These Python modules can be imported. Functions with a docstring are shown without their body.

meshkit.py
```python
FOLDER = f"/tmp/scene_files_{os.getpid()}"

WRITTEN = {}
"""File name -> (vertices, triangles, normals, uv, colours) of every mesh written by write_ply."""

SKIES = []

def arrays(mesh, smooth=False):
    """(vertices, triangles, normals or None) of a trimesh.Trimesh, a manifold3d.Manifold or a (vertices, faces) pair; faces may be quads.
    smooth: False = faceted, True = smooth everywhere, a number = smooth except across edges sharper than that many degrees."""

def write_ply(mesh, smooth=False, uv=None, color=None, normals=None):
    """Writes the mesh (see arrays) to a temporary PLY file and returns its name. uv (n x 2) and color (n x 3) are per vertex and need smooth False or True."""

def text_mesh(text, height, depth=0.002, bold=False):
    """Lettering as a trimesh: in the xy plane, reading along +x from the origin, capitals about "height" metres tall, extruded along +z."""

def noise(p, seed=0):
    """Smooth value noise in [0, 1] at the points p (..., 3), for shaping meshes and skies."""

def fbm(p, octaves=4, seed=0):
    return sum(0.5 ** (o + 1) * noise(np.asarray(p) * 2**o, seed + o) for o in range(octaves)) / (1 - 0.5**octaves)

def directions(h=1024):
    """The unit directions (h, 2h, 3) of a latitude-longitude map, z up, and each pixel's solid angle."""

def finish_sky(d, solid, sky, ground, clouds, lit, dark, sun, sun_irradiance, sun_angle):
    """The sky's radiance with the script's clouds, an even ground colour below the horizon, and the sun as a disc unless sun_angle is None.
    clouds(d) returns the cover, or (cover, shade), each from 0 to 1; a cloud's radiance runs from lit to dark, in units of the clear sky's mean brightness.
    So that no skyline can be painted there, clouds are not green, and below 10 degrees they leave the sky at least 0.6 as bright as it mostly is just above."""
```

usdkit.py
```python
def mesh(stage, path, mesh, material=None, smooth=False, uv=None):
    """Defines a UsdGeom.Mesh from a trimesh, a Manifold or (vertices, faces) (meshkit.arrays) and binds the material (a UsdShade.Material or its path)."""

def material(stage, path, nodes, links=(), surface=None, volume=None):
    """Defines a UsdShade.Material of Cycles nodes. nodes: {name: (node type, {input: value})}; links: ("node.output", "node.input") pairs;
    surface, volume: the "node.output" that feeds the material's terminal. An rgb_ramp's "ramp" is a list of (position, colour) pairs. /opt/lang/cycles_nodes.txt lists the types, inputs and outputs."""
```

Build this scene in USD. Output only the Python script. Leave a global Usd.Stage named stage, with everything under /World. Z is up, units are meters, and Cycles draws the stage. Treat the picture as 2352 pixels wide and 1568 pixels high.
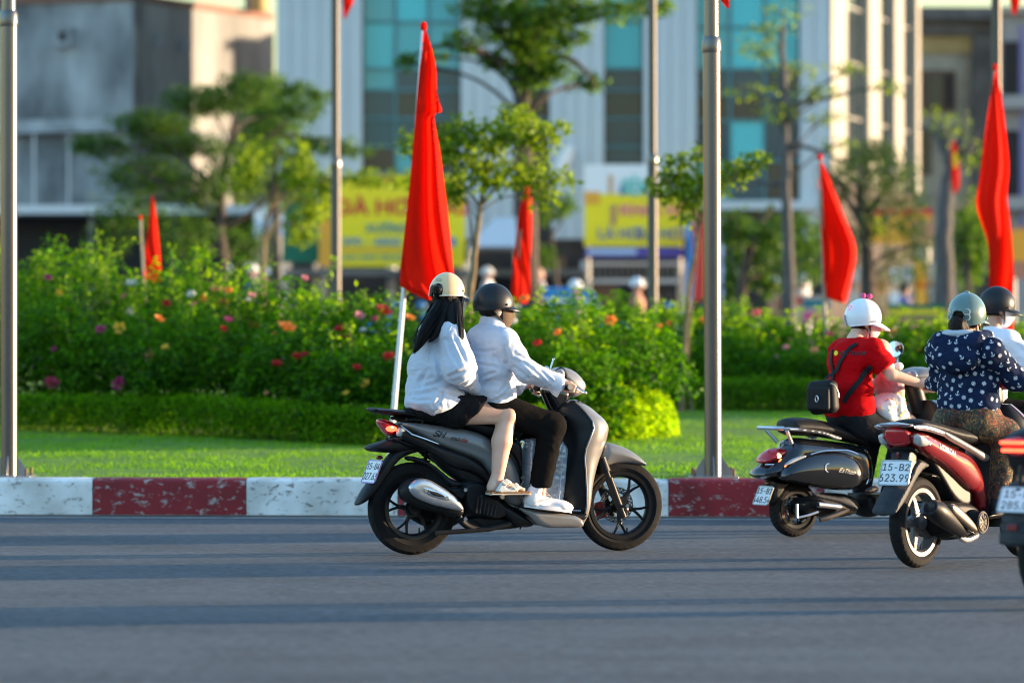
import math, random
import numpy as np
import trimesh
import shapely
from shapely.geometry import Polygon
from scipy.spatial import Delaunay, cKDTree
from scipy.interpolate import PchipInterpolator
from pxr import Usd, UsdGeom, UsdLux, UsdShade, Gf, Sdf, Vt
import usdkit, meshkit

stage = Usd.Stage.CreateInMemory()
UsdGeom.SetStageUpAxis(stage, 'Z')
UsdGeom.SetStageMetersPerUnit(stage, 1.0)
UsdGeom.Xform.Define(stage, '/World')
UsdGeom.Scope.Define(stage, '/World/Looks')

# ------------------------------------------------------------------ camera, sky, sun, exposure
FPX, HCAM, XC, YH = 8448.0, 1.22, 1176.0, 800.0      # focal length in picture units (2352 wide), eye height, centre column, horizon row
cam = UsdGeom.Camera.Define(stage, '/World/camera')
cam.CreateHorizontalApertureAttr(36.0)
cam.CreateVerticalApertureAttr(24.0)
cam.CreateFocalLengthAttr(36.0 * FPX / 2352.0)
cam.CreateFStopAttr(1.75)
cam.CreateFocusDistanceAttr(21.8)
cam.CreateClippingRangeAttr(Gf.Vec2f(0.5, 5000))
cam.CreateExposureAttr(2.88)
cx_ = UsdGeom.Xformable(cam)
cx_.AddTranslateOp().Set(Gf.Vec3d(0, 0, HCAM))
cx_.AddRotateXYZOp().Set(Gf.Vec3f(90 + math.degrees((YH - 784.0) / FPX), 0, 0))

SUN_EL, SUN_AZ = math.radians(3.2), math.atan2(0.98, 0.18)   # low sun from the right, a little behind
sd = np.array([math.sin(SUN_AZ) * math.cos(SUN_EL), math.cos(SUN_AZ) * math.cos(SUN_EL), math.sin(SUN_EL)])
dome = UsdLux.DomeLight.Define(stage, '/World/sky')
skym = usdkit.material(stage, '/World/Looks/sky_air', {
    's': ('sky_texture', {'sky_type': 'single_scattering', 'sun_disc': False, 'sun_elevation': SUN_EL, 'sun_rotation': SUN_AZ, 'altitude': 20.0, 'air_density': 1.3, 'aerosol_density': 0.6, 'ozone_density': 3.0}),
    'b': ('background_shader', {'strength': 0.15})}, [('s.color', 'b.color')], surface='b.background')
UsdShade.MaterialBindingAPI.Apply(dome.GetPrim()).Bind(skym)
dome.GetPrim().SetCustomDataByKey('kind', 'structure')
sun = UsdLux.DistantLight.Define(stage, '/World/sun')
sun.CreateIntensityAttr(0.52)
sun.CreateAngleAttr(0.5)
sun.CreateNormalizeAttr(True)
sun.CreateColorAttr(Gf.Vec3f(1.0, 0.74, 0.48))
_q = Gf.Rotation(Gf.Vec3d(0, 0, 1), Gf.Vec3d(*sd))
UsdGeom.Xformable(sun).AddTransformOp().Set(Gf.Matrix4d().SetRotate(_q))

# ------------------------------------------------------------------ helpers: prims
_used = {}
def numbered(parent, name):
    n = _used.get((parent, name), -1) + 1
    _used[(parent, name)] = n
    return name if n == 0 else '%s_%03d' % (name, n)

def path_of(parent):
    return '/World' if parent is None else (parent if isinstance(parent, str) else str(parent.GetPath()))

def tag(p, label=None, cat=None, group=None, kind=None):
    for k, v in (('label', label), ('category', cat), ('group', group), ('kind', kind)):
        if v:
            p.SetCustomDataByKey(k, v)
    return p

def thing(name, label=None, cat=None, loc=(0, 0, 0), rotz=0.0, group=None, kind=None, roll=0.0):
    x = UsdGeom.Xform.Define(stage, '/World/' + numbered('/World', name))
    x.AddTranslateOp().Set(Gf.Vec3d(*map(float, loc)))
    x.AddRotateZOp().Set(float(math.degrees(rotz)))
    if roll:
        x.AddRotateXOp().Set(float(math.degrees(roll)))
    return tag(x.GetPrim(), label, cat, group, kind)

def obj(name, mesh, material, parent=None, smooth=35, label=None, cat=None, group=None, kind=None, rnd=None):
    pp = path_of(parent)
    m = usdkit.mesh(stage, pp + '/' + numbered(pp, name), mesh, M[material] if isinstance(material, str) else material, smooth=smooth)
    if rnd is not None:
        UsdGeom.PrimvarsAPI(m).CreatePrimvar('rnd', Sdf.ValueTypeNames.FloatArray, 'vertex').Set(Vt.FloatArray.FromNumpy(np.asarray(rnd, np.float32)))
    m.CreateDoubleSidedAttr(True)
    return tag(m.GetPrim(), label, cat, group, kind)

def copy_of(src, name, loc, rotz=0.0, label=None, cat=None, group=None, scale=1.0):
    x = UsdGeom.Xform.Define(stage, '/World/' + numbered('/World', name))
    x.GetPrim().GetReferences().AddInternalReference(src.GetPath())
    xf = UsdGeom.Xformable(x)
    xf.ClearXformOpOrder()
    xf.AddTranslateOp().Set(Gf.Vec3d(*map(float, loc)))
    xf.AddRotateZOp().Set(float(math.degrees(rotz)))
    if scale != 1.0:
        xf.AddScaleOp().Set(Gf.Vec3f(scale, scale, scale))
    x.GetPrim().SetInstanceable(True)
    return tag(x.GetPrim(), label, cat, group)

# ------------------------------------------------------------------ helpers: materials
M = {}
def mat(name, col, rough=0.5, metal=0.0, var=0.0, vs=6.0, bump=0.0, bs=60.0, coat=0.0, col2=None, sheen=0.0, spec=0.5, emit=None, estr=0.0, stretch=None, trans=0.0, detail=4.0, lo=0.35, hi=0.65):
    n = {'p': ('principled_bsdf', {'base_color': col, 'roughness': rough, 'metallic': metal, 'coat_weight': coat, 'coat_roughness': 0.08, 'sheen_weight': sheen, 'specular_ior_level': spec})}
    l = []
    if var or col2 or bump:
        n['t'] = ('texture_coordinate', {})
        src = 't.object'
        if stretch:
            n['mp'] = ('mapping', {'scale': stretch})
            l.append(('t.object', 'mp.vector')); src = 'mp.vector'
        if var or col2:
            n['n'] = ('noise_texture', {'scale': vs, 'detail': detail, 'roughness': 0.6})
            a, b = (tuple(c * (1 - var) for c in col), tuple(c * (1 + var) for c in col)) if not col2 else (col, col2)
            n['r'] = ('rgb_ramp', {'ramp': [(lo, a), (hi, b)]})
            l += [(src, 'n.vector'), ('n.fac', 'r.fac'), ('r.color', 'p.base_color')]
        if bump:
            n['nb'] = ('noise_texture', {'scale': bs, 'detail': 3.0})
            n['bp'] = ('bump', {'strength': bump, 'distance': 0.01})
            l += [(src, 'nb.vector'), ('nb.fac', 'bp.height'), ('bp.normal', 'p.normal')]
    if emit:
        n['p'][1]['emission_color'] = emit
        n['p'][1]['emission_strength'] = estr
    surf = 'p.BSDF'
    if trans:
        n['tr'] = ('translucent_bsdf', {'color': col})
        n['mx'] = ('mix_closure', {'fac': trans})
        l += [('p.BSDF', 'mx.closure1'), ('tr.BSDF', 'mx.closure2')]
        surf = 'mx.closure'
    M[name] = usdkit.material(stage, '/World/Looks/' + name, n, l, surface=surf)
    return M[name]

def leafmat(name, dark, light, trans=0.35, rough=0.45, tint=1.35):
    n = {'a': ('attribute', {'attribute': 'rnd'}), 'r': ('rgb_ramp', {'ramp': [(0.0, dark), (0.75, light), (1.0, tuple(c * 1.35 for c in light))]}),
         'p': ('principled_bsdf', {'roughness': rough, 'specular_ior_level': 0.12}), 'tr': ('translucent_bsdf', {}),
         'g': ('mix_color', {'blend_type': 'multiply', 'fac': 1.0, 'b': (tint * 1.0, tint, tint * 0.35)}), 'mx': ('mix_closure', {'fac': trans})}
    l = [('a.fac', 'r.fac'), ('r.color', 'p.base_color'), ('r.color', 'g.a'), ('g.result', 'tr.color'), ('p.BSDF', 'mx.closure1'), ('tr.BSDF', 'mx.closure2')]
    M[name] = usdkit.material(stage, '/World/Looks/' + name, n, l, surface='mx.closure')

# ------------------------------------------------------------------ helpers: geometry
cat_ = trimesh.util.concatenate
def W(x, y, Y):
    """World point at the depth Y that lies at column x, row y of the picture."""
    return np.array([(x - XC) * Y / FPX, Y, HCAM - (y - YH) * Y / FPX])

def yground(y, z=0.0):
    return FPX * (HCAM - z) / (y - YH)

def chaikin(p, it=2, closed=True):
    p = np.asarray(p, float)
    for _ in range(it):
        if closed:
            q = np.roll(p, -1, 0)
            p = np.stack([p * .75 + q * .25, p * .25 + q * .75], 1).reshape(-1, p.shape[1])
        else:
            q = np.stack([p[:-1] * .75 + p[1:] * .25, p[:-1] * .25 + p[1:] * .75], 1).reshape(-1, p.shape[1])
            p = np.vstack([p[:1], q, p[-1:]])
    return p

def spline(pts, n=24):
    p = np.asarray(pts, float)
    if len(p) < 3:
        return np.array([p[0] + (p[-1] - p[0]) * t for t in np.linspace(0, 1, n)])
    d = np.r_[0, np.cumsum(np.linalg.norm(np.diff(p, axis=0), axis=1) + 1e-9)]
    return np.stack([PchipInterpolator(d, p[:, k])(np.linspace(0, d[-1], n)) for k in range(p.shape[1])], 1)

def tri2d(poly, step):
    """(points, triangles, distance to the edge) that fill a polygon."""
    pg = Polygon(poly).buffer(0)
    if pg.geom_type != 'Polygon':
        pg = max(pg.geoms, key=lambda g: g.area)
    ring = shapely.segmentize(pg.exterior, step)
    b = np.array(ring.coords)[:-1]
    holes = [np.array(shapely.segmentize(h, step).coords)[:-1] for h in pg.interiors]
    x0, y0, x1, y1 = pg.bounds
    gx, gy = np.meshgrid(np.arange(x0, x1, step), np.arange(y0, y1, step * .87))
    gx = gx + (np.arange(len(gx)) % 2)[:, None] * step * .5
    g = np.stack([gx.ravel(), gy.ravel()], 1)
    g = g[shapely.contains_xy(pg, g[:, 0], g[:, 1])]
    bd = pg.boundary
    dist = shapely.distance(shapely.points(g), bd) if len(g) else np.zeros(0)
    k = dist > step * .55
    allb = np.vstack([b] + holes)
    pts = np.vstack([allb, g[k]])
    d = np.r_[np.zeros(len(allb)), dist[k]]
    t = Delaunay(pts).simplices
    c = pts[t].mean(1)
    t = t[shapely.contains_xy(pg, c[:, 0], c[:, 1])]
    a = pts[t]
    cr = (a[:, 1, 0] - a[:, 0, 0]) * (a[:, 2, 1] - a[:, 0, 1]) - (a[:, 1, 1] - a[:, 0, 1]) * (a[:, 2, 0] - a[:, 0, 0])
    t = t[np.abs(cr) > 1e-12]; cr = cr[np.abs(cr) > 1e-12]
    t[cr < 0] = t[cr < 0][:, ::-1]
    return pts, t, d, len(allb)

def pillow(poly, half, r=0.03, yc=0.0, step=0.012, round_=2, edge=0.15, holes=()):
    """A closed shape with the side outline poly (x, z), half thickness half (number or function of x, z) and edges rounded over the width r."""
    p = chaikin(poly, round_) if round_ else np.asarray(poly, float)
    if holes:
        p = Polygon(p, [chaikin(h, 1) for h in holes])
    pts, t, d, nb = tri2d(p, step)
    hx = half(pts[:, 0], pts[:, 1]) if callable(half) else np.full(len(pts), half)
    yy = yc(pts[:, 0], pts[:, 1]) if callable(yc) else np.full(len(pts), yc)
    u = np.clip(d / r, 0, 1)
    th = hx * (edge + (1 - edge) * np.sqrt(1 - (1 - u) ** 2))
    n = len(pts)
    v = np.vstack([np.c_[pts[:, 0], yy - th, pts[:, 1]], np.c_[pts[:, 0], yy + th, pts[:, 1]]])
    f = [t, t[:, ::-1] + n]
    # side wall along the boundary edges
    e = np.vstack([t[:, [0, 1]], t[:, [1, 2]], t[:, [2, 0]]])
    key = np.sort(e, 1)
    _, inv, cnt = np.unique(key, axis=0, return_inverse=True, return_counts=True)
    be = e[cnt[inv.ravel()] == 1]
    f += [np.c_[be[:, 1], be[:, 0], be[:, 0] + n], np.c_[be[:, 1], be[:, 0] + n, be[:, 1] + n]]
    return trimesh.Trimesh(v, np.vstack(f), process=False)

def sheet(poly, yf, step=0.03):
    pts, t, d, nb = tri2d(poly, step)
    return trimesh.Trimesh(np.c_[pts[:, 0], yf(pts[:, 0], pts[:, 1]), pts[:, 1]], t, process=False)

def tube(pts, r, sides=10, caps=True):
    p = np.asarray(pts, float)
    r = np.broadcast_to(np.asarray(r, float), (len(p),))
    t = np.gradient(p, axis=0)
    t /= np.linalg.norm(t, axis=1, keepdims=True) + 1e-12
    up = np.array([0, 0, 1.0]) if abs(t[0, 2]) < .9 else np.array([0, 1.0, 0])
    a = []
    for k in range(len(p)):
        u = np.cross(t[k], up); u /= np.linalg.norm(u) + 1e-12
        if k and np.dot(u, a[-1]) < 0: u = -u
        a.append(u); up = np.cross(u, t[k])
    a = np.array(a); b = np.cross(t, a)
    an = np.arange(sides) * 2 * np.pi / sides
    v = (p[:, None] + r[:, None, None] * (np.cos(an)[None, :, None] * a[:, None] + np.sin(an)[None, :, None] * b[:, None])).reshape(-1, 3)
    i, j = np.meshgrid(np.arange(len(p) - 1), np.arange(sides), indexing='ij')
    q = np.stack([i * sides + j, i * sides + (j + 1) % sides, (i + 1) * sides + (j + 1) % sides, (i + 1) * sides + j], -1).reshape(-1, 4)
    f = np.vstack([q[:, [0, 1, 2]], q[:, [0, 2, 3]]])
    if caps:
        n = len(v); v = np.vstack([v, p[:1], p[-1:]])
        j = np.arange(sides); m = (len(p) - 1) * sides
        f = np.vstack([f, np.c_[np.full(sides, n), (j + 1) % sides, j], np.c_[np.full(sides, n + 1), m + j, m + (j + 1) % sides]])
    return trimesh.Trimesh(v, f, process=False)

def box(x0, x1, y0, y1, z0, z1):
    m = trimesh.creation.box([abs(x1 - x0), abs(y1 - y0), abs(z1 - z0)])
    m.apply_translation([(x0 + x1) / 2, (y0 + y1) / 2, (z0 + z1) / 2])
    return m

def rbox(sx, sy, sz, b):
    """Box with chamfered edges, centred."""
    import manifold3d as mf
    c = [[s * (sx / 2 - b), t * (sy / 2 - b), u * (sz / 2 - b)] for s in (-1, 1) for t in (-1, 1) for u in (-1, 1)]
    pts = []
    for x, y, z in c:
        for k in range(3):
            q = [x, y, z]; q[k] += math.copysign(b, q[k]); pts.append(q)
    h = mf.Manifold.hull_points(np.array(pts)).to_mesh()
    return trimesh.Trimesh(h.vert_properties[:, :3], h.tri_verts, process=False)

def hullbox(sx, sy, sz, r):
    """A softly rounded box, centred."""
    p = trimesh.creation.icosphere(2, r).vertices
    c = [np.array([a * (sx / 2 - r), b * (sy / 2 - r), d * (sz / 2 - r)]) for a in (-1, 1) for b in (-1, 1) for d in (-1, 1)]
    return trimesh.convex.convex_hull(np.vstack([p + q for q in c]))

def revolve_y(prof, n=48, groove=None):
    """Turns the closed profile (radius, y) round the y axis."""
    prof = np.asarray(prof, float)
    k = len(prof)
    an = np.arange(n) * 2 * np.pi / n
    rr = np.broadcast_to(prof[:, 0], (n, k)).copy(); yy = np.broadcast_to(prof[:, 1], (n, k))
    if groove is not None:
        rr -= groove(an[:, None], prof[None, :, 1], prof[None, :, 0])
    v = np.stack([rr * np.cos(an)[:, None], yy, rr * np.sin(an)[:, None]], -1).reshape(-1, 3)
    i, j = np.meshgrid(np.arange(n), np.arange(k), indexing='ij')
    i2, j2 = (i + 1) % n, (j + 1) % k
    q = np.stack([i * k + j, i * k + j2, i2 * k + j2, i2 * k + j], -1).reshape(-1, 4)
    m = trimesh.Trimesh(v, np.vstack([q[:, [0, 1, 2]], q[:, [0, 2, 3]]]), process=False)
    if m.volume < 0: m.invert()
    return m

def cyl(r, y0, y1, c=(0, 0, 0), n=24, ax='y'):
    m = trimesh.creation.cylinder(radius=r, height=abs(y1 - y0), sections=n)
    if ax == 'y': m.apply_transform(trimesh.transformations.rotation_matrix(math.pi / 2, [1, 0, 0]))
    if ax == 'x': m.apply_transform(trimesh.transformations.rotation_matrix(math.pi / 2, [0, 1, 0]))
    d = {'x': [1, 0, 0], 'y': [0, 1, 0], 'z': [0, 0, 1]}[ax]
    m.apply_translation(np.asarray(c, float) + np.array(d) * (y0 + y1) / 2)
    return m

def ball(c, r, sub=2):
    m = trimesh.creation.icosphere(sub, 1.0)
    m.apply_scale(r); m.apply_translation(c)
    return m

def rotz(m, a):
    m.apply_transform(trimesh.transformations.rotation_matrix(a, [0, 0, 1])); return m
def roty(m, a):
    m.apply_transform(trimesh.transformations.rotation_matrix(a, [0, 1, 0])); return m
def rotx(m, a):
    m.apply_transform(trimesh.transformations.rotation_matrix(a, [1, 0, 0])); return m
def moved(m, t):
    m = m.copy(); m.apply_translation(t); return m
def mirrored(m):
    m = m.copy(); m.vertices[:, 1] *= -1; m.invert(); return m

# ------------------------------------------------------------------ helpers: smooth bodies from distance fields
def rc(a, b, ra, rb=None):
    a, b = np.asarray(a, float), np.asarray(b, float)
    rb = ra if rb is None else rb
    ba = b - a; bb = max(ba @ ba, 1e-12)
    def f(p):
        t = np.clip((p - a) @ ba / bb, 0, 1)
        q = p - a - t[:, None] * ba
        return np.sqrt((q * q).sum(1)) - (ra + (rb - ra) * t)
    f.bb = (np.minimum(a - ra, b - rb), np.maximum(a + ra, b + rb))
    return f

def el(c, r, R=None):
    c, r = np.asarray(c, float), np.asarray(r, float)
    def f(p):
        q = p - c
        if R is not None: q = q @ R
        k0 = np.sqrt(((q / r) ** 2).sum(1)); k1 = np.sqrt(((q / r ** 2) ** 2).sum(1))
        return k0 * (k0 - 1) / np.maximum(k1, 1e-9)
    f.bb = (c - r.max(), c + r.max())
    return f

def plane_cut(f, n, c):
    """Keeps the part of f on the side where (p - c).n < 0."""
    n = np.asarray(n, float); n = n / np.linalg.norm(n); c = np.asarray(c, float)
    def g(p): return np.maximum(f(p), (p - c) @ n)
    g.bb = f.bb
    return g

def smin(fs, k):
    def f(p):
        d = None
        for g in fs:
            e = g(p)
            if d is None: d = e
            else:
                h = np.clip(.5 + .5 * (e - d) / k, 0, 1)
                d = e + (d - e) * h - k * h * (1 - h)
        return d
    f.bb = (np.min([g.bb[0] for g in fs], 0), np.max([g.bb[1] for g in fs], 0))
    return f

def inflate(f, a):
    def g(p): return f(p) - a
    g.bb = (f.bb[0] - abs(a), f.bb[1] + abs(a))
    return g

def minus(f, g_):
    def g(p): return np.maximum(f(p), -g_(p))
    g.bb = f.bb
    return g

def nets(f, h=0.01, lo=None, hi=None):
    """Surface nets: the zero level of f as a triangle mesh."""
    lo = np.asarray(f.bb[0] if lo is None else lo) - 3 * h
    hi = np.asarray(f.bb[1] if hi is None else hi) + 3 * h
    c = 4
    n = (np.ceil((hi - lo) / (h * c)).astype(int) + 1) * c
    ax = [lo[k] + h * (np.arange(n[k] // c) + .5) * c for k in range(3)]
    g = np.stack(np.meshgrid(*ax, indexing='ij'), -1).reshape(-1, 3)
    co = f(g).reshape(n // c)
    D = np.repeat(np.repeat(np.repeat(co, c, 0), c, 1), c, 2).astype(np.float64)
    near = np.abs(D) < h * c * 1.9
    idx = np.argwhere(near)
    D[near] = f(lo + h * (idx + .5))
    s = D < 0
    acc = np.zeros(tuple(n - 1) + (3,)); cnt = np.zeros(tuple(n - 1))
    sl = lambda o, k: slice(o, n[k] - 1 + o)
    corners = [(a, b, d) for a in (0, 1) for b in (0, 1) for d in (0, 1)]
    for axis in range(3):
        for o in corners:
            if o[axis]: continue
            o2 = list(o); o2[axis] = 1
            A = D[sl(o[0], 0), sl(o[1], 1), sl(o[2], 2)]; B = D[sl(o2[0], 0), sl(o2[1], 1), sl(o2[2], 2)]
            x = (A < 0) != (B < 0)
            t = np.where(x, A / np.where(x, A - B, 1), 0)
            for k in range(3):
                acc[..., k] += np.where(x, t if k == axis else o[k], 0)
            cnt += x
    act = cnt > 0
    vid = -np.ones(act.shape, int); vid[act] = np.arange(act.sum())
    ii = np.argwhere(act)
    v = lo + h * (ii + .5 + acc[act] / cnt[act][:, None])
    F = []
    for axis in range(3):
        u, w = (axis + 1) % 3, (axis + 2) % 3
        S0 = [slice(1, n[k] - 1) for k in range(3)]; S1 = list(S0)
        S0[axis] = slice(0, n[axis] - 1); S1[axis] = slice(1, n[axis])
        a, b = s[tuple(S0)], s[tuple(S1)]
        e = np.argwhere(a != b)
        flip = b[tuple(e.T)]
        e = e + np.array([0 if k == axis else 1 for k in range(3)])
        def cell(du, dw):
            q = e.copy(); q[:, u] -= du; q[:, w] -= dw
            return vid[tuple(q.T)]
        q = np.stack([cell(1, 1), cell(0, 1), cell(0, 0), cell(1, 0)], 1)
        q[flip] = q[flip][:, ::-1]
        F.append(q)
    q = np.vstack(F)
    q = q[(q >= 0).all(1)]
    return trimesh.Trimesh(v, np.vstack([q[:, [0, 1, 2]], q[:, [0, 2, 3]]]), process=False)

def normals(m):
    v, f = np.asarray(m.vertices), np.asarray(m.faces)
    n = np.zeros_like(v); fn = np.cross(v[f[:, 1]] - v[f[:, 0]], v[f[:, 2]] - v[f[:, 0]])
    for k in range(3): np.add.at(n, f[:, k], fn)
    return n / np.maximum(np.linalg.norm(n, axis=1, keepdims=True), 1e-12)

def wrinkle(m, amp=0.006, scale=(14, 14, 7), seed=1, ridge=True):
    p = np.asarray(m.vertices)
    w = p + 0.06 * (np.stack([meshkit.noise(p * 5, seed + k) for k in (11, 12, 13)], 1) - .5)
    a = meshkit.fbm(w * np.asarray(scale), 3, seed)
    a = (1 - np.abs(2 * a - 1) * 2.2) if ridge else (a - .5) * 2
    m.vertices = p + normals(m) * (amp * a)[:, None]
    return m

def crease(m, lines, out, depth=.008, width=.012):
    """Presses folds into a cloth along polylines (x, z), on the side that faces out."""
    p = np.asarray(m.vertices).copy(); n = normals(m)
    k = np.clip((n @ np.asarray(out, float)) * 2.5, 0, 1)
    for L in lines:
        ls = shapely.LineString(spline(np.asarray(L, float), 12))
        pts = shapely.points(p[:, 0], p[:, 2])
        d = shapely.distance(pts, ls)
        t = shapely.line_locate_point(ls, pts, True)
        q = np.asarray(L, float); e = q[-1] - q[0]
        s = np.sign((p[:, 0] - q[0, 0]) * e[1] - (p[:, 2] - q[0, 1]) * e[0])
        f = np.sin(np.clip(t, .04, .96) * np.pi) ** .6
        a = -np.exp(-(d / width) ** 2) + .75 * np.exp(-((d - 1.7 * width) / (1.1 * width)) ** 2) * (s > 0) + .3 * np.exp(-((d - 1.7 * width) / (1.2 * width)) ** 2) * (s <= 0)
        p += n * (depth * a * f * k)[:, None]
    m.vertices = p
    return m

def project(surface, flat, o, ux, uz, out, lift=0.003):
    """Lays a flat mesh (x, y, thickness z) on the side of a surface that faces the direction out: prints, lettering."""
    o, ux, uz, out = (np.asarray(q, float) for q in (o, ux, uz, out))
    v, n = np.asarray(surface.vertices), normals(surface)
    k = n @ out > 0.15
    v = v[k]
    tr = cKDTree(np.c_[(v - o) @ ux, (v - o) @ uz])
    sv, sf = trimesh.remesh.subdivide_to_size(np.asarray(flat.vertices), np.asarray(flat.faces), .009, 12)
    flat = trimesh.Trimesh(sv, sf, process=False)
    p = np.asarray(flat.vertices)
    d, i = tr.query(p[:, :2], k=4)
    wt = 1 / (d + 1e-4)
    dep = (((v - o) @ out)[i] * wt).sum(1) / wt.sum(1)
    q = o + p[:, :1] * ux + p[:, 1:2] * uz + (dep + lift + np.maximum(p[:, 2], 0) * .3)[:, None] * out
    return trimesh.Trimesh(q, flat.faces, process=False)

def text(s, h, bold=True, shear=0.0, width=1.0, depth=0.002, center=False):
    m = meshkit.text_mesh(s, h, depth, bold)
    v = np.array(m.vertices)
    if center: v[:, 0] -= (v[:, 0].min() + v[:, 0].max()) / 2
    v[:, 0] = v[:, 0] * width + v[:, 1] * shear
    return trimesh.Trimesh(v, m.faces, process=False)

def stand(m, o, ux, uz):
    """Sets a flat mesh in the plane of ux, uz at o, its thickness along ux x uz... outwards."""
    ux, uz = np.asarray(ux, float), np.asarray(uz, float)
    n = np.cross(ux, uz)
    v = np.asarray(m.vertices)
    return trimesh.Trimesh(np.asarray(o) + v[:, :1] * ux + v[:, 1:2] * uz + v[:, 2:3] * n, m.faces, process=False)

def leaves(pts, nrm, size, rng, aspect=0.55, droop=0.0, spread=1.0, fold=0.25):
    """Leaf faces (two triangles folded at the midrib) at pts, turned about nrm; returns mesh and a random tint for each vertex."""
    n = len(pts)
    nrm = nrm / (np.linalg.norm(nrm, axis=1, keepdims=True) + 1e-9)
    N = nrm * .8 + [0, 0, .45] + spread * .62 * rng.normal(size=(n, 3))
    d = np.cross(N, rng.normal(size=(n, 3))); d /= np.linalg.norm(d, axis=1, keepdims=True) + 1e-9
    d = d + nrm * .35; d[:, 2] -= droop
    d /= np.linalg.norm(d, axis=1, keepdims=True) + 1e-9
    s = np.cross(d, N); s /= np.linalg.norm(s, axis=1, keepdims=True) + 1e-9
    u = np.cross(s, d)
    L = (size * rng.uniform(.6, 1.25, n))[:, None]
    w = L * aspect * .5
    a = pts; b = pts + d * L
    mid = pts + d * L * .45
    c1 = mid + s * w + u * w * fold; c2 = mid - s * w + u * w * fold
    v = np.stack([a, c1, b, c2], 1).reshape(-1, 3)
    i = np.arange(n)[:, None] * 4
    f = np.vstack([i + [0, 2, 1], i + [0, 3, 2]])
    return trimesh.Trimesh(v, f, process=False), np.repeat(rng.uniform(0, 1, n), 4)

# ------------------------------------------------------------------ materials
M['asphalt'] = usdkit.material(stage, '/World/Looks/asphalt', {'t': ('texture_coordinate', {}), 'm1': ('mapping', {'scale': (0.35, 1, 1)}), 'n1': ('noise_texture', {'scale': 42.0, 'detail': 6.0, 'roughness': 0.75}), 'r1': ('rgb_ramp', {'ramp': [(0.36, (0.05, 0.061, 0.071)), (0.5, (0.11, 0.126, 0.142)), (0.66, (0.22, 0.24, 0.262))]}),
    'm2': ('mapping', {'scale': (0.05, 0.9, 1)}), 'n2': ('noise_texture', {'scale': 1.6, 'detail': 4.0, 'roughness': 0.6}), 'r2': ('rgb_ramp', {'ramp': [(0.3, (0.72, 0.74, 0.76)), (0.7, (1.12, 1.1, 1.07))]}), 'n3': ('noise_texture', {'scale': 0.8, 'detail': 7.0, 'roughness': 0.7}), 'r3': ('rgb_ramp', {'ramp': [(0.38, (0.8, 0.8, 0.8)), (0.55, (1, 1, 1))]}),
    'a': ('mix_color', {'blend_type': 'multiply', 'fac': 1.0}), 'b': ('mix_color', {'blend_type': 'multiply', 'fac': 1.0}), 'bp': ('bump', {'strength': 1.0, 'distance': 0.012}), 'p': ('principled_bsdf', {'roughness': 0.8, 'specular_ior_level': 0.3})},
    [('t.object', 'm1.vector'), ('m1.vector', 'n1.vector'), ('n1.fac', 'r1.fac'), ('t.object', 'm2.vector'), ('m2.vector', 'n2.vector'), ('n2.fac', 'r2.fac'), ('t.object', 'n3.vector'), ('n3.fac', 'r3.fac'), ('r1.color', 'a.a'), ('r2.color', 'a.b'), ('a.result', 'b.a'), ('r3.color', 'b.b'), ('b.result', 'p.base_color'), ('n1.fac', 'bp.height'), ('bp.normal', 'p.normal')], surface='p.BSDF')
mat('road_paint', (0.62, 0.62, 0.6), 0.7, col2=(0.3, 0.3, 0.3), vs=9, lo=0.5, hi=0.8)
mat('dirt', (0.16, 0.13, 0.1), 0.95, var=0.35, vs=9)
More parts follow.
